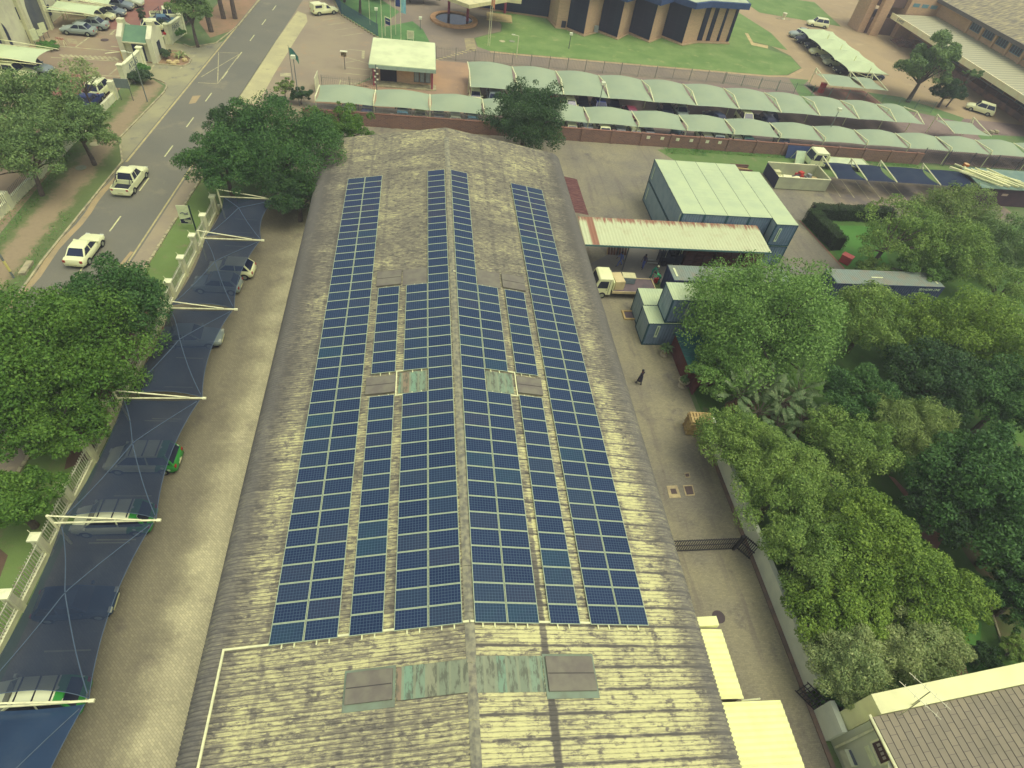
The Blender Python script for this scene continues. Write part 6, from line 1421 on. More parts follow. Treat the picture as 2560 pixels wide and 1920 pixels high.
# planks, stand and leaning panel on the grass
for k in range(6):
    b = MB(); b.obox((39.6+random.uniform(-.3,.3), 60.2+k*.42), (2.6,.22), .02, .12+.03*k, R_(-4+random.uniform(-5,5)))
    tag(obj('plank', b, dwood if k % 3 else wood), 'brown plank lying in the loose row on the grass left of the open waste container', 'plank', 'planks on the grass')
r = thing('blue_sheet', 'dark blue sheet leaning against the brick wall behind the white stand', 'panel', (49.6,66.1,0)); b = MB(); b.add([(47.9,65.6,.02),(51.2,65.6,.02),(51.2,66.2,1.6),(47.9,66.2,1.6),(47.9,65.66,.02),(51.2,65.66,.02),(51.2,66.26,1.6),(47.9,66.26,1.6)], [(0,1,2,3),(7,6,5,4),(0,4,5,1),(1,5,6,2),(2,6,7,3),(3,7,4,0)]); obj('panel', b, mat('navy_panel', S(60,74,104), .4), r)
r = thing('white_stand', 'white A-shaped stand on the grass in front of the leaning blue panel', 'stand', (49.3,64.9,0))
for s in (-1,1):
    for x in (48.7,50.0): beam(r, 'leg', (x,64.9,1.5), (x+s*.0,64.9+s*.8,0), .05, plate_w)
b = MB(); b.add([(48.7,64.86,1.5),(50,64.86,1.5),(50,64.1,.1),(48.7,64.1,.1)], [(0,3,2,1)]); b.add([(48.7,64.9,1.54),(50,64.9,1.54),(50,64.14,.14),(48.7,64.14,.14)], [(0,1,2,3)]); obj('panel', b, mat('pale_glazing', S(206,220,166), .35), r)
# dark shed with heaped beams
r = thing('maroon_shed', 'long low maroon shed at the right edge beside the navy carports', 'shed', (77,57.5,0)); b = MB(); b.box(70.6,92,55.8,60.2,0,2.5); obj('wall', b, mat('maroon_wall', S(84,62,64), .8, S(74,56,60), 1), r); b = MB(); b.add([(70.4,55.5,2.52),(92,55.5,2.52),(92,60.5,2.8),(70.4,60.5,2.8),(70.4,55.5,2.6),(92,55.5,2.6),(92,60.5,2.88),(70.4,60.5,2.88)], [(4,5,6,7),(0,4,7,3),(0,1,5,4),(2,3,7,6)]); obj('roof', b, mat('green_net', S(112,136,116), .8, S(134,152,124), .8), r)
b = MB(); b.box(74.4,75.3,55.76,55.79,1.5,1.8); obj('name_plate', b, mat('sand_plate', S(190,160,130), .6), r)
bw = mat('beam_white', S(246,240,170), .6)
for k in range(14):
    x = 70.5+k*.42; L2 = random.uniform(4.5,6.5); a = R_(-38+random.uniform(-14,14)); yc2 = 57.6+random.uniform(-.7,.9); z = 2.95+.07*(k % 4)
    b = MB(); d2 = (math.cos(a)*L2/2, math.sin(a)*L2/2); b.tube([(x-d2[0],yc2-d2[1],z+.12),(x+d2[0],yc2+d2[1],z)], .11 if k % 3 else .17, 4); tag(obj('white_beam', b, bw), 'white painted beam in the heap lying on the maroon shed roof', 'beam', 'white beams heaped on the maroon shed')
r = thing('orange_drum', 'orange drum on the grass beside the dark palisade fence', 'drum', g('D',1685,1465)); q = g('D',1685,1465); b = MB(); b.lathe([(.4,0),(.42,.1),(.42,.8),(.4,.9)], q, 16); obj('drum_body', b, mat('drum_orange', S(206,118,60), .6), r); b = MB(); b.lathe([(.36,.905),(.1,.92)], q, 16); obj('lid', b, mat('drum_lid', S(230,190,130), .6), r)
r = thing('red_cabinet', 'red metal box on the kerb between the hedge and the long navy container', 'cabinet', (44.5,41.0,0)); b = MB(); b.obox((44.5,41.0), (1.1,.8), .05, .9, R_(-50)); obj('carcass', b, mat('cabinet_red', S(190,74,64), .5), r); b = MB(); b.obox((44.5,41.0), (1.2,.9), .902, .97, R_(-50)); obj('lid', b, mat('cabinet_red_lid', S(206,96,80), .5), r)
q = g('D',450,800); r = thing('red_post_box', 'red upright box at the left edge of the red paving by the corner carport', 'box', q); b = MB(); b.obox(q, (.8,.6), 0, 1.5); obj('cabinet', b, mat('bin_red', S(196,50,44), .5), r); b = MB(); b.obox(q, (.9,.7), 1.502, 1.58); obj('lid', b, mat('bin_red_lid', S(206,70,60), .5), r)
q = g('D',130,165); r = thing('white_urn', 'white garden ornament on a slab at the edge of the far lawn', 'ornament', q); b = MB(); b.lathe([(.45,0),(.45,.1),(.2,.2),(.35,.6),(.5,1.2),(.4,1.25)], q, 14); obj('body', b, plate_w, r); b = MB(); b.obox(q, (3.2,.6), .02, .06); obj('slab', b, kerb_m, r)
for k, c in enumerate(((1810,1160),(1865,1160),(1925,1150),(1965,1148))):
    q = g('D',*c); b = MB(); b.lathe([(.0,.02),(.45,.1),(.4,.4),(0,.5)], q, 8); tag(obj('white_rock', b, kerb_m), 'white painted rock in the row on the grass right of the small sage carport', 'rock', 'white rocks on the grass')
# ================================================================== trees and plants
def leaf_mat(name, dark, mid, lite, hue_scale=.35, trans=.2):
    t = NT(name); ge = t.n('ShaderNodeNewGeometry'); rnd = ge.outputs['Random Per Island']
    big = t.noise(ge.outputs['Position'], hue_scale, 2); c = t.ramp(rnd, [(0, dark), (.45, mid), (.82, mid), (1, lite)])
    c = t.mix(t.rng(big, .38, .66, 0, .75), c, t.mix(rnd, mid, lite)); t.done(c, .6); t.b.inputs['Specular IOR Level'].default_value = .25
    tr = t.n('ShaderNodeBsdfTranslucent'); t.put(tr.inputs[0], c); mx = t.n('ShaderNodeMixShader'); mx.inputs[0].default_value = trans
    t.t.links.new(t.b.outputs[0], mx.inputs[1]); t.t.links.new(tr.outputs[0], mx.inputs[2]); t.t.links.new(mx.outputs[0], t.out.inputs[0]); return t.mat
LM = dict(
 street=leaf_mat('leaves_street', S(58,91,32), S(89,126,43), S(120,151,58)),
 dark=leaf_mat('leaves_dark', S(46,72,41), S(62,93,47), S(87,114,56)),
 bright=leaf_mat('leaves_bright', S(79,112,51), S(114,150,66), S(149,178,88)),
 lime=leaf_mat('leaves_lime', S(79,108,40), S(119,147,53), S(156,178,70)),
 olive=leaf_mat('leaves_olive', S(87,117,51), S(124,152,66), S(161,180,86)),
 greyg=leaf_mat('leaves_grey_green', S(109,131,73), S(151,166,97), S(193,197,123)),
 deep=leaf_mat('leaves_deep', S(52,84,41), S(73,111,51), S(102,137,63)),
 haze=leaf_mat('leaves_blue_green', S(82,110,59), S(114,140,75), S(146,166,90)),
 fern=leaf_mat('leaves_feather', S(97,122,57), S(129,150,73), S(166,178,97)),
 cone=leaf_mat('leaves_conifer', S(55,77,55), S(74,98,62), S(99,117,68)),
 banana=leaf_mat('leaves_banana', S(84,112,66), S(116,138,86), S(156,168,112), trans=.3),
 thatch=leaf_mat('dead_fronds', S(96,72,54), S(120,92,66), S(140,112,80)),
 hedge=leaf_mat('leaves_hedge', S(42,60,32), S(58,76,38), S(72,96,42)),
 shrub=leaf_mat('leaves_shrub', S(64,108,48), S(94,140,62), S(129,171,77)))
bark_m = mat('bark', S(112,98,80), .95, S(86,76,66), 3)
def leaf_quads(P, Nn, ln, wd, r, fold=.18):
    """kite-shaped leaf sprays at P facing Nn; returns verts (4n), each folded a little"""
    n = len(P); t = r.normal(size=(n,3)); t -= Nn*np.sum(t*Nn,1)[:,None]; t /= np.linalg.norm(t,axis=1)[:,None]+1e-9; b = np.cross(Nn, t)
    L = (ln*.58*r.uniform(.38,1.65,n))[:,None]/2; W = (wd*.60*r.uniform(.45,1.5,n))[:,None]/2
    V = np.stack([P-t*L, P+b*W-Nn*W*fold+t*L*.1, P+t*L, P-b*W-Nn*W*fold+t*L*.1], 1); return V.reshape(-1,3)
def quads_mesh(name, V, m, smooth=True):
    n = len(V)//4; me = bpy.data.meshes.new(name); me.vertices.add(len(V)); me.vertices.foreach_set('co', V.astype(np.float32).ravel())
    me.loops.add(4*n); me.polygons.add(n); me.loops.foreach_set('vertex_index', np.arange(4*n, dtype=np.int32)); me.polygons.foreach_set('loop_start', np.arange(0,4*n,4,dtype=np.int32))
    me.update(calc_edges=True); me.materials.append(m); return me
def unit(n, r, zmin=-.45):
    out = np.zeros((0,3))
    while len(out) < n:
        v = r.normal(size=(n*2,3)); v /= np.linalg.norm(v,axis=1)[:,None]; out = np.vstack([out, v[v[:,2] > zmin]])
    return out[:n]
def crown_points(r, R3, nclump, nleaf, cr=(.09,.27), shell=(.45,1.08), squash=.8, up=.4, jit=.68, core=.12):
    R3 = np.array(R3); D = unit(nclump, r, -.5); lob = 1+.16*np.sin(D[:,0]*3.1+r.uniform(0,6))*np.cos(D[:,1]*2.7+r.uniform(0,6))
    C = D*R3*(r.uniform(shell[0]**2, shell[1]**2, nclump)**.5*lob)[:,None]; rc = r.uniform(*cr, nclump)*R3[:2].min()
    w = rc**2; cnt = np.maximum(8, (nleaf*w/w.sum()).astype(int)); P = []; N = []
    for c, q, k in zip(C, rc, cnt):
        d = unit(k, r, -.55); P.append(c+d*q*r.uniform(.62,1.12,k)[:,None]*np.array([1,1,squash])); N.append(d*.75+np.array([0,0,up])+r.normal(size=(k,3))*jit)
    k = int(nleaf*core); d = unit(k, r, -.8); P.append(d*R3*(r.uniform(0,.6,k)**.6)[:,None]); N.append(d+r.normal(size=(k,3))*.5)
    P = np.vstack(P); N = np.vstack(N); N /= np.linalg.norm(N,axis=1)[:,None]+1e-9; return P, N, C
def tree(name, label, base, top, R3, leaves, seed, nclump=70, nleaf=9000, ln=.34, wd=.2, group=None, trunk_r=.2, cat='tree', lean=(0,0), limbs=11, **kw):
    """base (x,y) on the ground, top = height of the crown's centre"""
    r = np.random.default_rng(seed); R3 = (R3[0], R3[1], min(R3[2], top-.35)); root = thing(name, label, cat, (base[0], base[1], 0), 0, group)
    P, N, C = crown_points(r, R3, int(nclump*1.7), int(nleaf*2.5), **kw); cc = np.array([lean[0], lean[1], top])
    me = quads_mesh('crown', leaf_quads(P+cc, N, ln, wd, r), leaves); o = bpy.data.objects.new('crown', me); COL.objects.link(o); o.parent = root
    b = MB(); kk = np.linspace(0,1,6); pts = [np.array([lean[0]*t*.9+.12*math.sin(3*t+seed), lean[1]*t*.9+.1*math.sin(4*t+seed), top*t*.92]) for t in kk]
    b.tube(pts, [trunk_r*(1.25-.75*t) for t in kk], 8)
    idx = r.choice(len(C), min(limbs, len(C)), replace=False)
    for i in idx:
        s = pts[3]*(1-.0); e = C[i]*1.04+cc; m_ = (s+e)/2+np.array([0,0,.12*top*.3]); b.tube([s, m_, e], [trunk_r*.5, trunk_r*.32, trunk_r*.12], 6)
    obj('trunk', b, bark_m, root, local=True); return root
def at(vx, vy, z): return g('V', vx, vy, z)
def px2m(vx, vy, z, rpx):
    p = np.array(at(vx,vy,z)); return rpx*1.1573/FPX*float(np.dot(p-CAM, AX[2]))
def tv(name, label, vx, vy, rv, zc, leaves, seed, asp=(1.0,.95,.72), **kw):
    p = at(vx,vy,zc); R = px2m(vx,vy,zc,rv); return tree(name, label, p[:2], zc, (R*asp[0], R*asp[1], R*asp[2]), leaves, seed, **kw)
G1 = 'trees along the street lawn'
tv('street_tree','broad green street tree filling the left edge beside the navy sails', 105,770,185,4.6, LM['street'], 11, nclump=110, nleaf=21000, ln=.32, wd=.19, group=G1, trunk_r=.28)
tv('street_tree','darker street tree just behind the broad one, below the white sedan', 235,655,108,4.6, LM['deep'], 12, nclump=80, nleaf=12000, ln=.3, wd=.18, group=G1)
tv('street_tree','lower spreading street tree over the lawn at the pillared fence', 105,905,120,3.2, LM['street'], 13, nclump=70, nleaf=10000, ln=.3, wd=.18, group=G1, asp=(1,.8,.6))
tv('street_tree','small street tree at the left edge in the lower part', 20,1085,82,2.9, LM['street'], 14, nclump=50, nleaf=8000, ln=.27, wd=.16, group=G1)
G2 = 'dense trees at the far left end of the warehouse'
tv('dense_tree','largest dense dark green tree at the far left corner of the warehouse roof', 612,326,122,4.6, LM['deep'], 21, nclump=95, nleaf=15000, ln=.34, wd=.2, group=G2, trunk_r=.26)
tv('dense_tree','dense tree at the left of that group, above the farthest sail', 487,352,82,4.4, LM['deep'], 22, nclump=60, nleaf=9000, ln=.32, wd=.19, group=G2)
tv('dense_tree','bluish dense tree at the upper left of that group by the street', 512,272,62,5.0, LM['dark'], 23, nclump=45, nleaf=6000, ln=.3, wd=.18, group=G2)
tv('dense_tree','lighter dense tree at the right of that group by the brick wall', 735,276,64,3.8, LM['street'], 24, nclump=45, nleaf=6500, ln=.3, wd=.18, group=G2, asp=(1.15,.8,.7))
tv('dense_tree','low dark tree against the warehouse side behind the farthest sail', 640,420,62,3.0, LM['dark'], 25, nclump=40, nleaf=6500, ln=.3, wd=.18, group=G2)
tv('round_tree','dark round tree standing at the far right of the warehouse gable', 1133,262,82,4.4, LM['dark'], 26, nclump=80, nleaf=12000, ln=.34, wd=.2, trunk_r=.24, asp=(1,.95,.95))
G3 = 'trees along the far side of the street'
tv('verge_tree','leafy verge tree across the street nearest the left edge', 45,325,88,4.6, LM['haze'], 31, nclump=55, nleaf=8000, ln=.36, wd=.2, group=G3)
tv('verge_tree','wide leafy verge tree across the street behind the nearest one', 70,235,92,4.8, LM['haze'], 32, nclump=60, nleaf=8500, ln=.36, wd=.2, group=G3)
tv('verge_tree','leafy verge tree across the street overhanging the low wall', 165,268,72,4.4, LM['haze'], 33, nclump=48, nleaf=6500, ln=.36, wd=.2, group=G3)
tv('verge_tree','thin wispy tree in the office court behind the leafy verge trees', 175,165,46,4.2, LM['greyg'], 34, nclump=26, nleaf=900, ln=.4, wd=.16, group=G3, core=.02, trunk_r=.12)
tv('verge_tree','leafy tree beside the lettered entrance wall at the top left', 408,14,42,5.2, LM['haze'], 35, nclump=45, nleaf=5500, ln=.4, wd=.22, group=G3)
for i, (c, lab) in enumerate((((1820,275),'tall bare trunked pine nearest the entrance on the dirt verge'), ((1935,160),'tall bare trunked pine second on the dirt verge'), ((2040,160),'tall bare trunked pine farthest on the dirt verge'))):
    p = g('A',*c); tree('pine_tree', lab, p[:2], 11.5, (2.6,2.6,2.4), LM['haze'], 40+i, nclump=24, nleaf=2500, ln=.4, wd=.2, group='pines on the dirt verge', trunk_r=.3)
G4 = 'trees of the garden belt on the right'
tv('garden_tree','large bright green tree in front of the container stack', 1650,690,165,4.8, LM['bright'], 51, nclump=130, nleaf=22000, ln=.32, wd=.19, group=G4, trunk_r=.3, asp=(1,.95,.8))
tv('garden_tree','bushy green foliage at the left below the large bright tree', 1570,800,72,2.9, LM['bright'], 52, nclump=55, nleaf=8000, ln=.28, wd=.15, group=G4)
tv('garden_tree','olive toned tree hanging over the garden wall beside the pallets', 1600,960,82,3.0, LM['olive'], 53, nclump=65, nleaf=11000, ln=.24, wd=.13, group=G4)
tv('garden_tree','fine leaved olive tree right of the drain covers', 1690,1050,108,3.6, LM['olive'], 54, nclump=85, nleaf=16000, ln=.24, wd=.13, group=G4)
tv('garden_tree','fine leaved tree above the sliding gate', 1755,1190,98,3.4, LM['olive'], 55, nclump=75, nleaf=14000, ln=.24, wd=.13, group=G4)
tv('garden_tree','lime green tree in the middle of the garden belt below the olive trees', 1880,1195,118,4.0, LM['lime'], 56, nclump=85, nleaf=15000, ln=.27, wd=.16, group=G4)
tv('garden_tree','lime green tree reaching right over the garden lawn', 1990,1290,112,3.2, LM['lime'], 57, nclump=75, nleaf=13000, ln=.26, wd=.15, group=G4, asp=(1.05,.85,.6))
tv('garden_tree','green tree by the white wall below the sliding gate', 1800,1320,88,3.0, LM['lime'], 58, nclump=60, nleaf=11000, ln=.25, wd=.15, group=G4)
tv('garden_tree','grey green olive tree over the small garden gate', 1840,1440,92,3.0, LM['greyg'], 59, nclump=70, nleaf=14000, ln=.24, wd=.1, group=G4, jit=.8)
tv('garden_tree','grey green olive tree beside the roof of the tiled house', 1985,1410,92,2.9, LM['greyg'], 60, nclump=70, nleaf=14000, ln=.24, wd=.1, group=G4, jit=.8)
tv('garden_tree','dark little tree in the corner between the white wall and the tiled house', 1850,1500,62,1.9, LM['deep'], 61, nclump=40, nleaf=7000, ln=.22, wd=.12, group=G4, asp=(1,.8,.8))
tv('garden_tree','green tree just right of the strelitzia clump', 1850,850,78,3.8, LM['deep'], 62, nclump=60, nleaf=9000, ln=.27, wd=.16, group=G4)
tv('garden_tree','olive tree right below the strelitzia clump', 1830,965,88,3.2, LM['olive'], 63, nclump=65, nleaf=11000, ln=.26, wd=.15, group=G4)
tv('garden_tree','feathery grey green tree in the middle of the garden', 1955,930,92,3.4, LM['fern'], 64, nclump=70, nleaf=9000, ln=.55, wd=.08, group=G4, jit=.9)
tv('garden_tree','brownish olive tree right of the large bright tree', 1880,690,82,4.2, LM['olive'], 65, nclump=60, nleaf=9000, ln=.3, wd=.16, group=G4)
tv('garden_tree','sunlit tree in front of the lettered navy container', 2005,725,105,3.8, LM['lime'], 66, nclump=75, nleaf=11000, ln=.3, wd=.18, group=G4)
tv('garden_tree','dense green tree at the right edge level with the strelitzia', 2140,740,120,4.4, LM['lime'], 67, nclump=85, nleaf=12000, ln=.32, wd=.19, group=G4)
tv('garden_tree','dark tree in the shaded middle of the garden', 2020,825,100,3.8, LM['dark'], 68, nclump=70, nleaf=10000, ln=.32, wd=.19, group=G4)
tv('garden_tree','dark tree at the right edge above the large deep green one', 2180,860,95,4.4, LM['deep'], 69, nclump=70, nleaf=10000, ln=.32, wd=.19, group=G4)
tv('garden_tree','large deep green tree at the right edge of the photo', 2125,1055,135,4.6, LM['deep'], 70, nclump=110, nleaf=18000, ln=.34, wd=.22, group=G4, trunk_r=.28)
tv('garden_tree','deep green tree at the right edge below the large one', 2195,1165,100,3.8, LM['deep'], 71, nclump=70, nleaf=11000, ln=.32, wd=.2, group=G4)
tv('garden_tree','dark green tree left of the large deep green one over the brick path', 2045,1095,78,3.6, LM['dark'], 72, nclump=55, nleaf=9000, ln=.3, wd=.19, group=G4)
tv('garden_tree','lone green crown at the right edge by the garden bed', 2205,1290,70,2.4, LM['deep'], 73, nclump=50, nleaf=8000, ln=.28, wd=.16, group=G4)
tv('garden_shrub','dark shrub against the house roof beside the lawn', 2130,1425,38,1.0, LM['dark'], 74, nclump=26, nleaf=3500, ln=.22, wd=.1, cat='shrub', asp=(1,.8,.7), trunk_r=.06)
tv('garden_shrub','yellowish shrub right of the dark shrub by the house roof', 2195,1405,36,.9, LM['olive'], 75, nclump=24, nleaf=3000, ln=.22, wd=.08, cat='shrub', asp=(1,.8,.7), trunk_r=.06)
G5 = 'trees behind the hedge'
tv('hedge_tree','open crowned pale tree with bare limbs beside the hedge lawn', 1930,505,84,5.0, LM['olive'], 81, nclump=40, nleaf=5200, ln=.32, wd=.18, group=G5, core=.05, limbs=14, trunk_r=.26)
tv('hedge_tree','grey green tree behind the hedge under the navy carports', 2060,474,82,3.6, LM['fern'], 82, nclump=75, nleaf=10000, ln=.32, wd=.17, group=G5)
tv('hedge_tree','pale olive tree right of the open crowned one', 2050,540,88,4.2, LM['olive'], 83, nclump=70, nleaf=9500, ln=.32, wd=.18, group=G5, limbs=10)
tv('hedge_tree','green tree at the right of the trees behind the hedge', 2150,530,74,3.6, LM['haze'], 84, nclump=60, nleaf=8000, ln=.32, wd=.18, group=G5)
tv('hedge_tree','round green bush at the left end of the grey container in the trees', 1885,585,34,1.5, LM['olive'], 85, nclump=26, nleaf=3000, ln=.26, wd=.15, group=G5, trunk_r=.08)
tv('hedge_tree','bushy low tree behind the middle of the long navy container', 2000,585,62,2.2, LM['bright'], 86, nclump=45, nleaf=6000, ln=.28, wd=.16, group=G5, asp=(1.3,.7,.7))
tv('hedge_tree','brownish thin tree at the right edge past the navy container', 2175,620,62,3.2, LM['olive'], 87, nclump=40, nleaf=4000, ln=.3, wd=.14, group=G5, core=.04, limbs=12)
# corner tree by the tan warehouse
p = g('D',1205,880); tree('corner_tree','open crowned tree on the corner lawn in front of the tan warehouse', p[:2], 5.6, (5.4,4.6,4.4), LM['haze'], 91, nclump=34, nleaf=9500, ln=.55, wd=.3, cr=(.12,.28), core=.02, limbs=20, trunk_r=.34, lean=(.6,.2))
p = g('D',1470,925); tree('corner_tree','bushy dark tree at the foot of the open crowned one on the corner lawn', p[:2], 2.6, (3.0,2.4,2.3), LM['dark'], 92, nclump=34, nleaf=4500, ln=.4, wd=.2, trunk_r=.2, lean=(.4,.3))
p = g('D',1600,950); tree('palm_sapling','leaning thin sapling right of the bushy tree on the corner lawn', (p[0]-.6,p[1]+1.2), 5.2, (1.6,1.4,1.0), LM['haze'], 93, nclump=10, nleaf=700, ln=.5, wd=.18, trunk_r=.12, lean=(2.6,1.6), core=0)
# top edge planting
p = g('B',900,130); tree('yellow_tree','yellow green tree behind the blue fence at the top of the photo', p[:2], 5.0, (3.2,2.6,2.6), LM['olive'], 94, nclump=40, nleaf=5000, ln=.42, wd=.24, trunk_r=.22)
p = g('B',760,20); tree('fence_tree','dark tree behind the far end of the blue fence', p[:2], 3.4, (2.6,2.4,2.2), LM['dark'], 95, nclump=34, nleaf=4000, ln=.42, wd=.24)
for i, (c, h_, lab) in enumerate((((1060,0),3.0,'dark bush left behind the pool drive at the top edge'), ((1330,20),2.6,'dark bush in the middle behind the pool drive'), ((1450,30),2.4,'dark bush right behind the pool drive by the canopy'))):
    p = g('B',*c); tree('drive_bush', lab, p[:2], h_*.6, (3.0,2.0,h_*.5), LM['dark'], 96+i, nclump=30, nleaf=3500, ln=.4, wd=.22, cat='bush', group='bushes behind the pool drive', trunk_r=.1)
for i, (c, R_3, zc_, lm, lab) in enumerate((((270,880),(1.2,1.0,1.0),1.9,'fern','wispy pale shrub at the near forecourt corner'), ((400,900),(1.5,1.2,1.1),1.2,'dark','dark shrub under the square lamp at the forecourt corner'), ((200,930),(1.4,1.0,.8),.9,'deep','low shrub left of the wispy one at the forecourt corner'))):
    p = g('B',*c); tree('corner_shrub', lab, p[:2], zc_, R_3, LM[lm], 110+i, nclump=22, nleaf=1400 if i == 0 else 2600, ln=.3, wd=.13, cat='shrub', group='shrubs at the forecourt corner', trunk_r=.06)
# shrubs of the office entrance
for i, (c, rr_, lm, lab) in enumerate((((1430,505),.95,'cone','clipped round bush on the traffic island'), ((1235,640),1.0,'shrub','round bush at the right of the lettered wall'), ((1165,720),1.0,'cone','round bush at the left of the lettered wall'), ((1250,720),1.1,'cone','low dark bush below the lettered wall'), ((1545,330),1.0,'shrub','round bush at the far lettered wall'), ((1420,250),1.0,'cone','bush between the gatehouse and the far lettered wall'), ((1610,200),1.3,'cone','leafy bush behind the far lettered wall'))):
    p = g('A',*c); tree('entrance_bush', lab, p[:2], rr_*.8, (rr_,rr_,rr_*.85), LM[lm], 120+i, nclump=22, nleaf=2200, ln=.26, wd=.15, cat='bush', group='bushes at the office entrance', trunk_r=.05)
for i in range(9):
    p = g('A',360+(i%5)*32,430-(i//5)*38+(i%2)*10); tree('bed_bush', 'small round bush in the bed under the notice boards', p[:2], .4, (.55,.55,.45), LM['shrub'], 140+i, nclump=10, nleaf=500, ln=.22, wd=.13, cat='bush', group='bushes in the notice board bed', trunk_r=.03)
p = g('A',1255,240); tree('cypress','narrow dark cypress behind the gatehouse', p[:2], 1.7, (.5,.5,1.7), LM['cone'], 150, nclump=20, nleaf=1500, ln=.25, wd=.12, trunk_r=.06)
r = thing('aloe','spiky grey aloe on the traffic island', 'plant', g('A',1560,500)); q = g('A',1560,500); b = MB(); leaf_rosette(b, (q[0],q[1],.1), 18, 1.2, 1.1, random.Random(3), .1); obj('leaves', b, LM['greyg'], r)
for k, c in enumerate(((1465,545),(1500,560),(1530,545),(1600,530))):
    q = g('A',*c); b = MB(); b.lathe([(0,.02),(.4,.1),(.35,.35),(0,.45)], q, 8); tag(obj('island_rock', b, mat('sand_rock', S(206,182,120), .9)), 'sandy boulder on the planted traffic island', 'rock', 'boulders on the traffic island')
# hedge: two clipped runs at a right angle
def hedge(label, p0, p1, w_, h_, seed):
    r = np.random.default_rng(seed); p0, p1 = np.array(p0), np.array(p1); L = np.linalg.norm(p1-p0); d = (p1-p0)/L; nn = np.array([-d[1], d[0]]); n = int(L*1500)
    root = thing('hedge', label, 'hedge', (*p0, 0)); s = r.uniform(0,L,n); f = r.integers(0,3,n); a = r.uniform(-.5,.5,n)*w_; z = r.uniform(.05,1,n)*h_; bump = .12*np.sin(s*2.1)+.1*np.sin(s*5.3+1)
    a = np.where(f == 0, a, np.where(f == 1, w_/2+bump*.6, -w_/2-bump*.6))+r.normal(0,.06,n); z = np.where(f == 0, h_+bump*.7, z)+r.normal(0,.05,n)
    P = np.stack([d[0]*s+nn[0]*a, d[1]*s+nn[1]*a, np.maximum(z,.05)], 1); base = np.where((f == 0)[:,None], np.array([0,0,1.]), np.sign(a)[:,None]*np.array([nn[0],nn[1],.3])); N = base+r.normal(size=(n,3))*.5; N /= np.linalg.norm(N,axis=1)[:,None]
    o = bpy.data.objects.new('foliage', quads_mesh('foliage', leaf_quads(P, N, .22, .13, r), LM['hedge'])); COL.objects.link(o); o.parent = root
    b = MB(); b.obox(((p0+p1)/2, ), (1,1), 0, 1) if False else b.strip([p0+d*.1, p1-d*.1], w_*.8, .016, h=h_*.9); obj('stems', b, mat('hedge_core', S(44,52,36), .95), root)
hedge('clipped dark hedge running beside the paved drive towards the red metal box', (43.8,49.3), (44.6,43.2), 1.5, 1.7, 1)
hedge('clipped green hedge running right from the corner behind the hedge lawn', (44.6,50.3), (55.5,50.6), 1.4, 1.5, 2)
# strelitzia clump: tall stems with banana-like leaves
def strelitzia(label, base, h_, seed, n=16):
    rr = random.Random(seed); root = thing('strelitzia', label, 'plant', (base[0],base[1],0), 0, 'strelitzia clump'); b = MB(); s_ = MB(); dd = MB()
    s_.tube([(0,0,0),(.05,.03,h_*.5),(0,0,h_*.72)], [.16,.14,.12], 8)
    for i in range(n):
        a = i*2.4+rr.uniform(-.3,.3); L2 = rr.uniform(1.5,2.3); tilt = rr.uniform(.35,1.25); st = np.array([0,0,h_*.68+rr.uniform(-.2,.3)]); dirn = np.array([math.cos(a)*math.sin(tilt), math.sin(a)*math.sin(tilt), math.cos(tilt)])
        pts = [st+dirn*(.7+L2)*t-np.array([0,0,1.0])*(L2*.55*math.sin(tilt))*t**2.6 for t in np.linspace(.0,1,9)]; s_.tube(pts[:4], .03, 5)
        sd_ = np.cross(dirn,(0,0,1)); sd_ /= np.linalg.norm(sd_)+1e-9; up = np.cross(sd_, dirn)
        for k in range(3,8):
            for j in (-1,1):
                for q in range(3):
                    t0 = (k-3+q/3)/5; t1 = (k-3+(q+.82)/3)/5
                    A = pts[k]*(1-q/3)+pts[k+1]*q/3; B = pts[k]*(1-(q+.85)/3)+pts[k+1]*(q+.85)/3
                    w0 = .25*math.sin(math.pi*min(.98,.12+t0*.86)); w1 = .25*math.sin(math.pi*min(.98,.12+t1*.86)); dz = up*-.06-np.array([0,0,rr.uniform(0,.12)])
                    b.add([A, B, B+sd_*j*w1+dz, A+sd_*j*w0+dz], [(0,1,2,3) if j > 0 else (3,2,1,0)])
    for i in range(14):
        a = rr.uniform(0,6.28); L2 = rr.uniform(.6,1.1); p0 = np.array([.1*math.cos(a),.1*math.sin(a),h_*rr.uniform(.4,.66)]); p1 = p0+np.array([math.cos(a)*.45,math.sin(a)*.45,-L2]); t_ = np.array([-math.sin(a),math.cos(a),0])*.12
        dd.add([p0-t_*.4,p0+t_*.4,p1+t_,p1-t_], [(0,1,2,3)])
    obj('leaves', b, LM['banana'], root, local=True); obj('stem', s_, bark_m, root, local=True); obj('dead_leaves', dd, LM['thatch'], root, local=True)
for i, (vx, vy, hh, lab) in enumerate(((1605,835,3.6,'leftmost strelitzia with broad grey green leaves'), (1660,815,4.3,'tallest strelitzia at the top of the clump'), (1700,850,4.0,'strelitzia in the middle of the clump'), (1650,875,3.2,'strelitzia at the front left of the clump'), (1735,830,3.8,'strelitzia at the right of the clump'), (1745,890,3.0,'strelitzia at the lower right of the clump'), (1690,905,2.8,'lowest strelitzia in front of the clump'))):
    strelitzia(lab, at(vx,vy,hh)[:2], hh, 200+i)
r = thing('aloe','dark aloe-like bush at the foot of the wall by the black garden gate', 'plant', (20.9,-3.9,0)); b = MB(); leaf_rosette(b, (20.75,-3.95,.9), 16, .8, .7, random.Random(9), .07); b.tube([(20.8,-3.95,0),(20.75,-3.95,.9)], .05, 5); obj('leaves', b, LM['dark'], r)
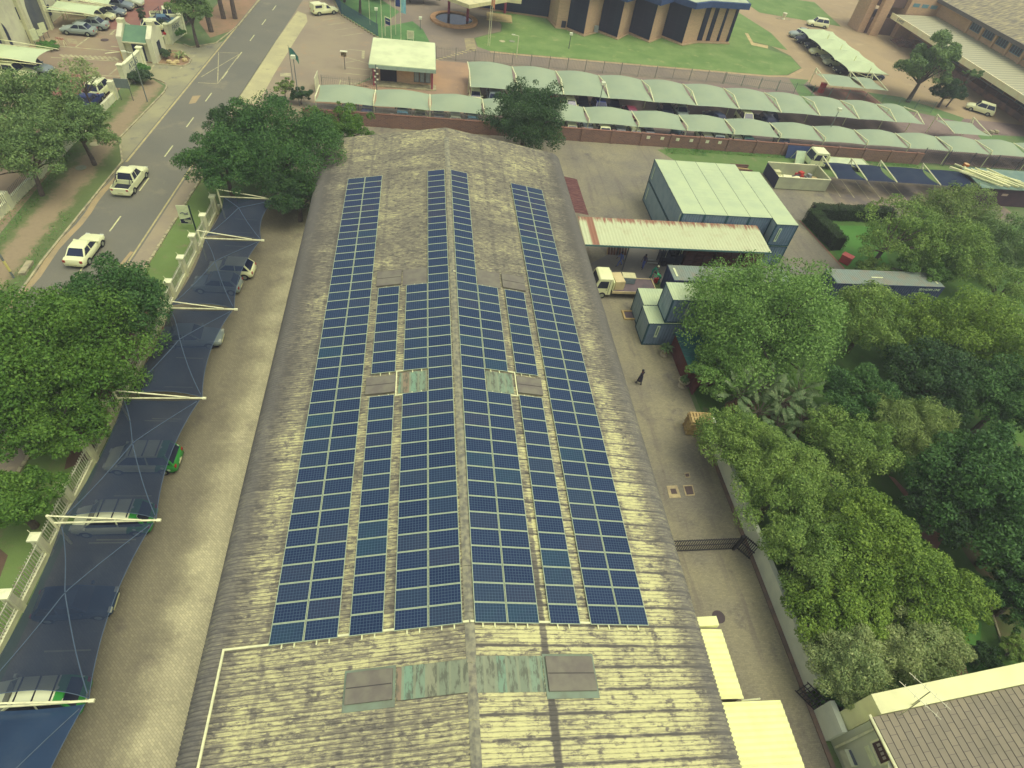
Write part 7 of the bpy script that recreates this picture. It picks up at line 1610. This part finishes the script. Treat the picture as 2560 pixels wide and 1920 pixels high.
# scattered litter of the lawns reads as weeds: low tufts along walls
def tufts(n, region, seed):
    r = np.random.default_rng(seed); P = np.stack([r.uniform(region[0],region[1],n), r.uniform(region[2],region[3],n), r.uniform(.03,.16,n)],1); N = np.array([0,0,.6])+r.normal(size=(n,3))*.6; N /= np.linalg.norm(N,axis=1)[:,None]
    return leaf_quads(P, N, .28, .1, r)
V_ = np.vstack([tufts(3500,(34,69,65.4,66.3),1), tufts(900,(30,36,64.5,66.2),2), tufts(3000,(-41.2,-39.2,20,68),3), tufts(1200,(-36.6,-35.4,8,44),4)])
o = bpy.data.objects.new('weeds', quads_mesh('weeds', V_, LM['shrub'])); COL.objects.link(o); tag(o, 'low weeds along the foot of the walls', 'weeds', kind='stuff')
# ================================================================== people
skin_m = mat('skin', S(96,66,52), .6); cloth_m = {}
def cm(n, c): return mat('cloth_'+n, c, .85)
def person(label, base, rot, joints, mats3, hair, waist, neck, sc=1.0, skirt=None, cap=None, radii=None):
    """one continuous skinned body from a joint dictionary (metres, facing +x)"""
    J = joints; root = thing('person', label, 'person', (base[0],base[1],base[2] if len(base) > 2 else 0), rot)
    names = list(J); edges = [('hip','waist'),('waist','chest'),('chest','neck'),('neck','head'),('head','crown'),('hip','hl'),('hl','kl'),('kl','al'),('al','tl'),('hip','hr'),('hr','kr'),('kr','ar'),('ar','tr'),
        ('chest','sl'),('sl','el'),('el','wl'),('wl','pl'),('chest','sr'),('sr','er'),('er','wr'),('wr','pr')]
    RD = dict(hip=.135,waist=.125,chest=.145,neck=.058,head=.098,crown=.075,hl=.088,kl=.062,al=.042,tl=.036,hr=.088,kr=.062,ar=.042,tr=.036,sl=.062,el=.045,wl=.032,pl=.036,sr=.062,er=.045,wr=.032,pr=.036)
    vs = [tuple(c*sc for c in J[n]) for n in names]; es = [(names.index(a), names.index(b)) for a, b in edges]
    # five short fingers on each hand
    rad = [RD[n]*sc for n in names]
    for s, wn, pn in ((1,'wl','pl'),(-1,'wr','pr')):
        p = Vector(J[pn]); d = (p-Vector(J[wn])).normalized(); side = d.cross(Vector((0,0,1)))
        if side.length < .1: side = Vector((0,1,0))
        side.normalize()
        for k in range(5):
            if k < 4: a = p+side*(.024*(k-1.5)); e = a+d*(.085-.008*abs(k-1.4))-side.cross(d)*.018
            else: a = p-d*.05+side*.03; e = a+d*.05+side*.05
            i0 = len(vs); vs.append(tuple(c*sc for c in a+d*.02)); vs.append(tuple(c*sc for c in e)); es += [(names.index(pn), i0), (i0, i0+1)]; rad += [.0105*sc, .0085*sc]
    me = bpy.data.meshes.new('body'); me.from_pydata(vs, es, []); o = bpy.data.objects.new('body', me); COL.objects.link(o)
    sk = o.modifiers.new('skin', 'SKIN'); sk.use_smooth_shade = True
    for i, v in enumerate(me.skin_vertices[0].data): v.radius = (rad[i], rad[i]); v.use_root = (names[i] == 'hip') if i < len(names) else False
    sb = o.modifiers.new('sub', 'SUBSURF'); sb.levels = 1; sb.render_levels = 1
    me2 = bpy.data.meshes.new_from_object(o.evaluated_get(bpy.context.evaluated_depsgraph_get())); COL.objects.unlink(o); bpy.data.objects.remove(o)
    me2.materials.clear()
    for m_ in (skin_m,)+tuple(mats3)+(trim_m,): me2.materials.append(m_)
    segs = [(names.index(a), names.index(b), a, b) for a, b in edges]
    A = np.array(vs)
    for p in me2.polygons:
        c = np.array(p.center); best = None
        for i, j, a, b_ in segs:
            ab = A[j]-A[i]; t_ = np.clip(np.dot(c-A[i],ab)/(np.dot(ab,ab)+1e-9),0,1); d_ = np.linalg.norm(c-A[i]-ab*t_)
            if best is None or d_ < best[0]: best = (d_, a, b_, t_)
        _, a, b_, t_ = best; key = b_
        if key in ('kl','kr','al','ar','hl','hr'): mi = 2
        elif key in ('tl','tr'): mi = 3
        elif key == 'waist': mi = 2 if t_ < .3 else 1
        elif key in ('chest','sl','sr','el','er'): mi = 1
        elif key in ('wl','wr'): mi = 1 if t_ < .75 else 0
        elif key == 'neck': mi = 1 if t_ < .6 else 0
        else: mi = 0
        p.material_index = mi; p.use_smooth = True
    bo = bpy.data.objects.new('body', me2); COL.objects.link(bo); bo.parent = root
    h = Vector(J['head'])*sc; cr = Vector(J['crown'])*sc; up = (cr-h).normalized()
    b = MB(); c0 = h+up*.045*sc; fwd = Vector((1,0,0))
    pr = [(.106,-.03),(.112,.02),(.1,.07),(.06,.105),(.0,.118)]; n = 12; vv = []
    sx = up.cross(fwd).normalized() if abs(up.dot(fwd)) < .95 else Vector((0,1,0)); fy = sx.cross(up)
    for r_, z_ in pr:
        for j in range(n):
            th = 2*math.pi*j/n; vv.append(c0+(fy*math.cos(th)*r_-fy*.012+sx*math.sin(th)*r_*.92)*sc+up*z_*sc)
    k = len(pr); b.add(vv, [(i*n+j, i*n+(j+1)%n, (i+1)*n+(j+1)%n, (i+1)*n+j) for i in range(k-1) for j in range(n)])
    obj('cap' if cap else 'hair', b, cap or hair, root, local=True, smooth=60)
    b = MB(); f = fy if fy.dot(Vector((1,0,0))) > 0 else -fy
    for s in (-1,1): q = h+f*.092*sc+sx*s*.035*sc+up*.01*sc; b.obox((q.x,q.y), (.014,.024), q.z-.008, q.z+.008)
    q = h+f*.085*sc-up*.05*sc; b.obox((q.x,q.y), (.02,.045), q.z-.006, q.z+.006); q = h+f*.1*sc-up*.02*sc; b.obox((q.x,q.y), (.03,.022), q.z-.02, q.z+.02)
    obj('face', b, mat('face_dark', S(60,44,40), .6), root, local=True)
    if skirt:
        b = MB(); hp_ = Vector(J['waist'])*sc; b.lathe([(.15*sc,0),(.19*sc,-.2*sc),(.23*sc,-.62*sc)], (hp_.x,hp_.y,hp_.z), 14); obj('dress', b, skirt, root, local=True, smooth=50)
    return root
def stand(stride=.0, arm=.1, bend=0.0, arm_fwd=None):
    """a walking / standing / bending pose"""
    c, s = math.cos(bend), math.sin(bend)
    def tor(x, z): x, z = x, z-.95; return (x*c+z*s, .95-x*s+z*c)
    wx, wz = tor(0,1.08); cx, cz = tor(.01,1.36); nx, nz = tor(.02,1.50); hx, hz = tor(.05,1.62); kx, kz = tor(.05,1.70)
    J = dict(hip=(0,0,.95), waist=(wx,0,wz), chest=(cx,0,cz), neck=(nx,0,nz), head=(hx,0,hz), crown=(kx,0,kz))
    for sd, sg in (('l',1),('r',-1)):
        st = stride*sg; J['h'+sd] = (0,.09*sg,.90); J['k'+sd] = (.05+st*.5,.1*sg,.5); J['a'+sd] = (st-.03,.1*sg,.085); J['t'+sd] = (st+.15,.11*sg,.035)
        sx, sz = tor(0,1.40); J['s'+sd] = (sx,.19*sg,sz)
        if arm_fwd: J['e'+sd] = (sx+.16,.24*sg,sz-.24); J['w'+sd] = (sx+.36,.15*sg,sz-.32+arm_fwd*.1); J['p'+sd] = (sx+.43,.12*sg,sz-.33+arm_fwd*.1)
        else:
            J['e'+sd] = (sx-st*.3,.25*sg,sz-.29); J['w'+sd] = (sx-st*.8+.06,.24*sg,sz-.54); J['p'+sd] = (sx-st*.9+.08,.235*sg,sz-.62)
    return J
black_h = mat('hair_black', S(34,34,44), .7)
person('woman with long dark hair in black walking along the paved lane beside the warehouse', g('K',1092,208), R_(118), stand(.2), (cm('black',S(42,42,54)), cm('charcoal',S(48,50,58))), black_h, 0, 0, .97, skirt=cm('black_skirt',S(42,42,54)))
person('man in a dark top and blue jeans standing before the forklift', g('G',1125,800), R_(-150), stand(.08), (cm('plum',S(66,60,88)), cm('denim',S(84,100,168))), black_h, 0, 0, 1.02)
person('man in blue overalls striding under the shelter past its black post', g('G',925,775), R_(190), stand(.32), (cm('overall_blue',S(92,116,178)), cm('overall_blue',S(92,116,178))), black_h, 0, 0, 1.0)
person('worker in green overalls with a white cap bending forward behind the truck bed', g('G',1195,880), R_(-20), stand(.08, bend=.55, arm_fwd=1.0), (cm('green',S(40,134,104)), cm('green2',S(36,122,102))), black_h, 0, 0, 1.0, cap=plate_w)
person('stooping worker in bright green with a bowed back against the barred container end', g('G',1262,935), R_(165), stand(.06, bend=1.0, arm_fwd=.6), (cm('bright_green',S(74,176,112)), cm('green2',S(36,122,102))), black_h, 0, 0, 1.0)
person('man in a pale shirt walking on the loading platform of the tan warehouse', (102.8,88.6,1.0), R_(100), stand(.2), (cm('pale',S(190,196,166)), cm('slate',S(64,76,104))), black_h, 0, 0, 1.02)
r = thing('red_drill_machine', 'red hand machine standing between the two green workers', 'machine', g('G',1240,920)); q = g('G',1240,920)
b = MB(); b.obox(q, (.45,.3), .12, .5, .4); b.lathe([(.16,0),(.16,.12)], q, 10); obj('motor', b, mat('bin_red', S(196,50,44), .5), r); beam(r, 'handle', (q[0],q[1],.5), (q[0]+.25,q[1]+.2,1.05), .03, trim_m)
# ================================================================== thin haze added to lift the dark tones
b = MB(); b.box(-415, 415, -155, 515, -1.0, 40.0)
hz = NT('thin_haze'); hz.t.nodes.remove(hz.b); pv = hz.n('ShaderNodeVolumePrincipled')
pv.inputs['Color'].default_value = (.86, .92, 1.0, 1); pv.inputs['Density'].default_value = .0008; pv.inputs['Anisotropy'].default_value = .1
hz.t.links.new(pv.outputs[0], hz.out.inputs['Volume'])
tag(obj('haze', b, hz.mat), 'thin pale haze added over the whole site', 'haze', kind='stuff')
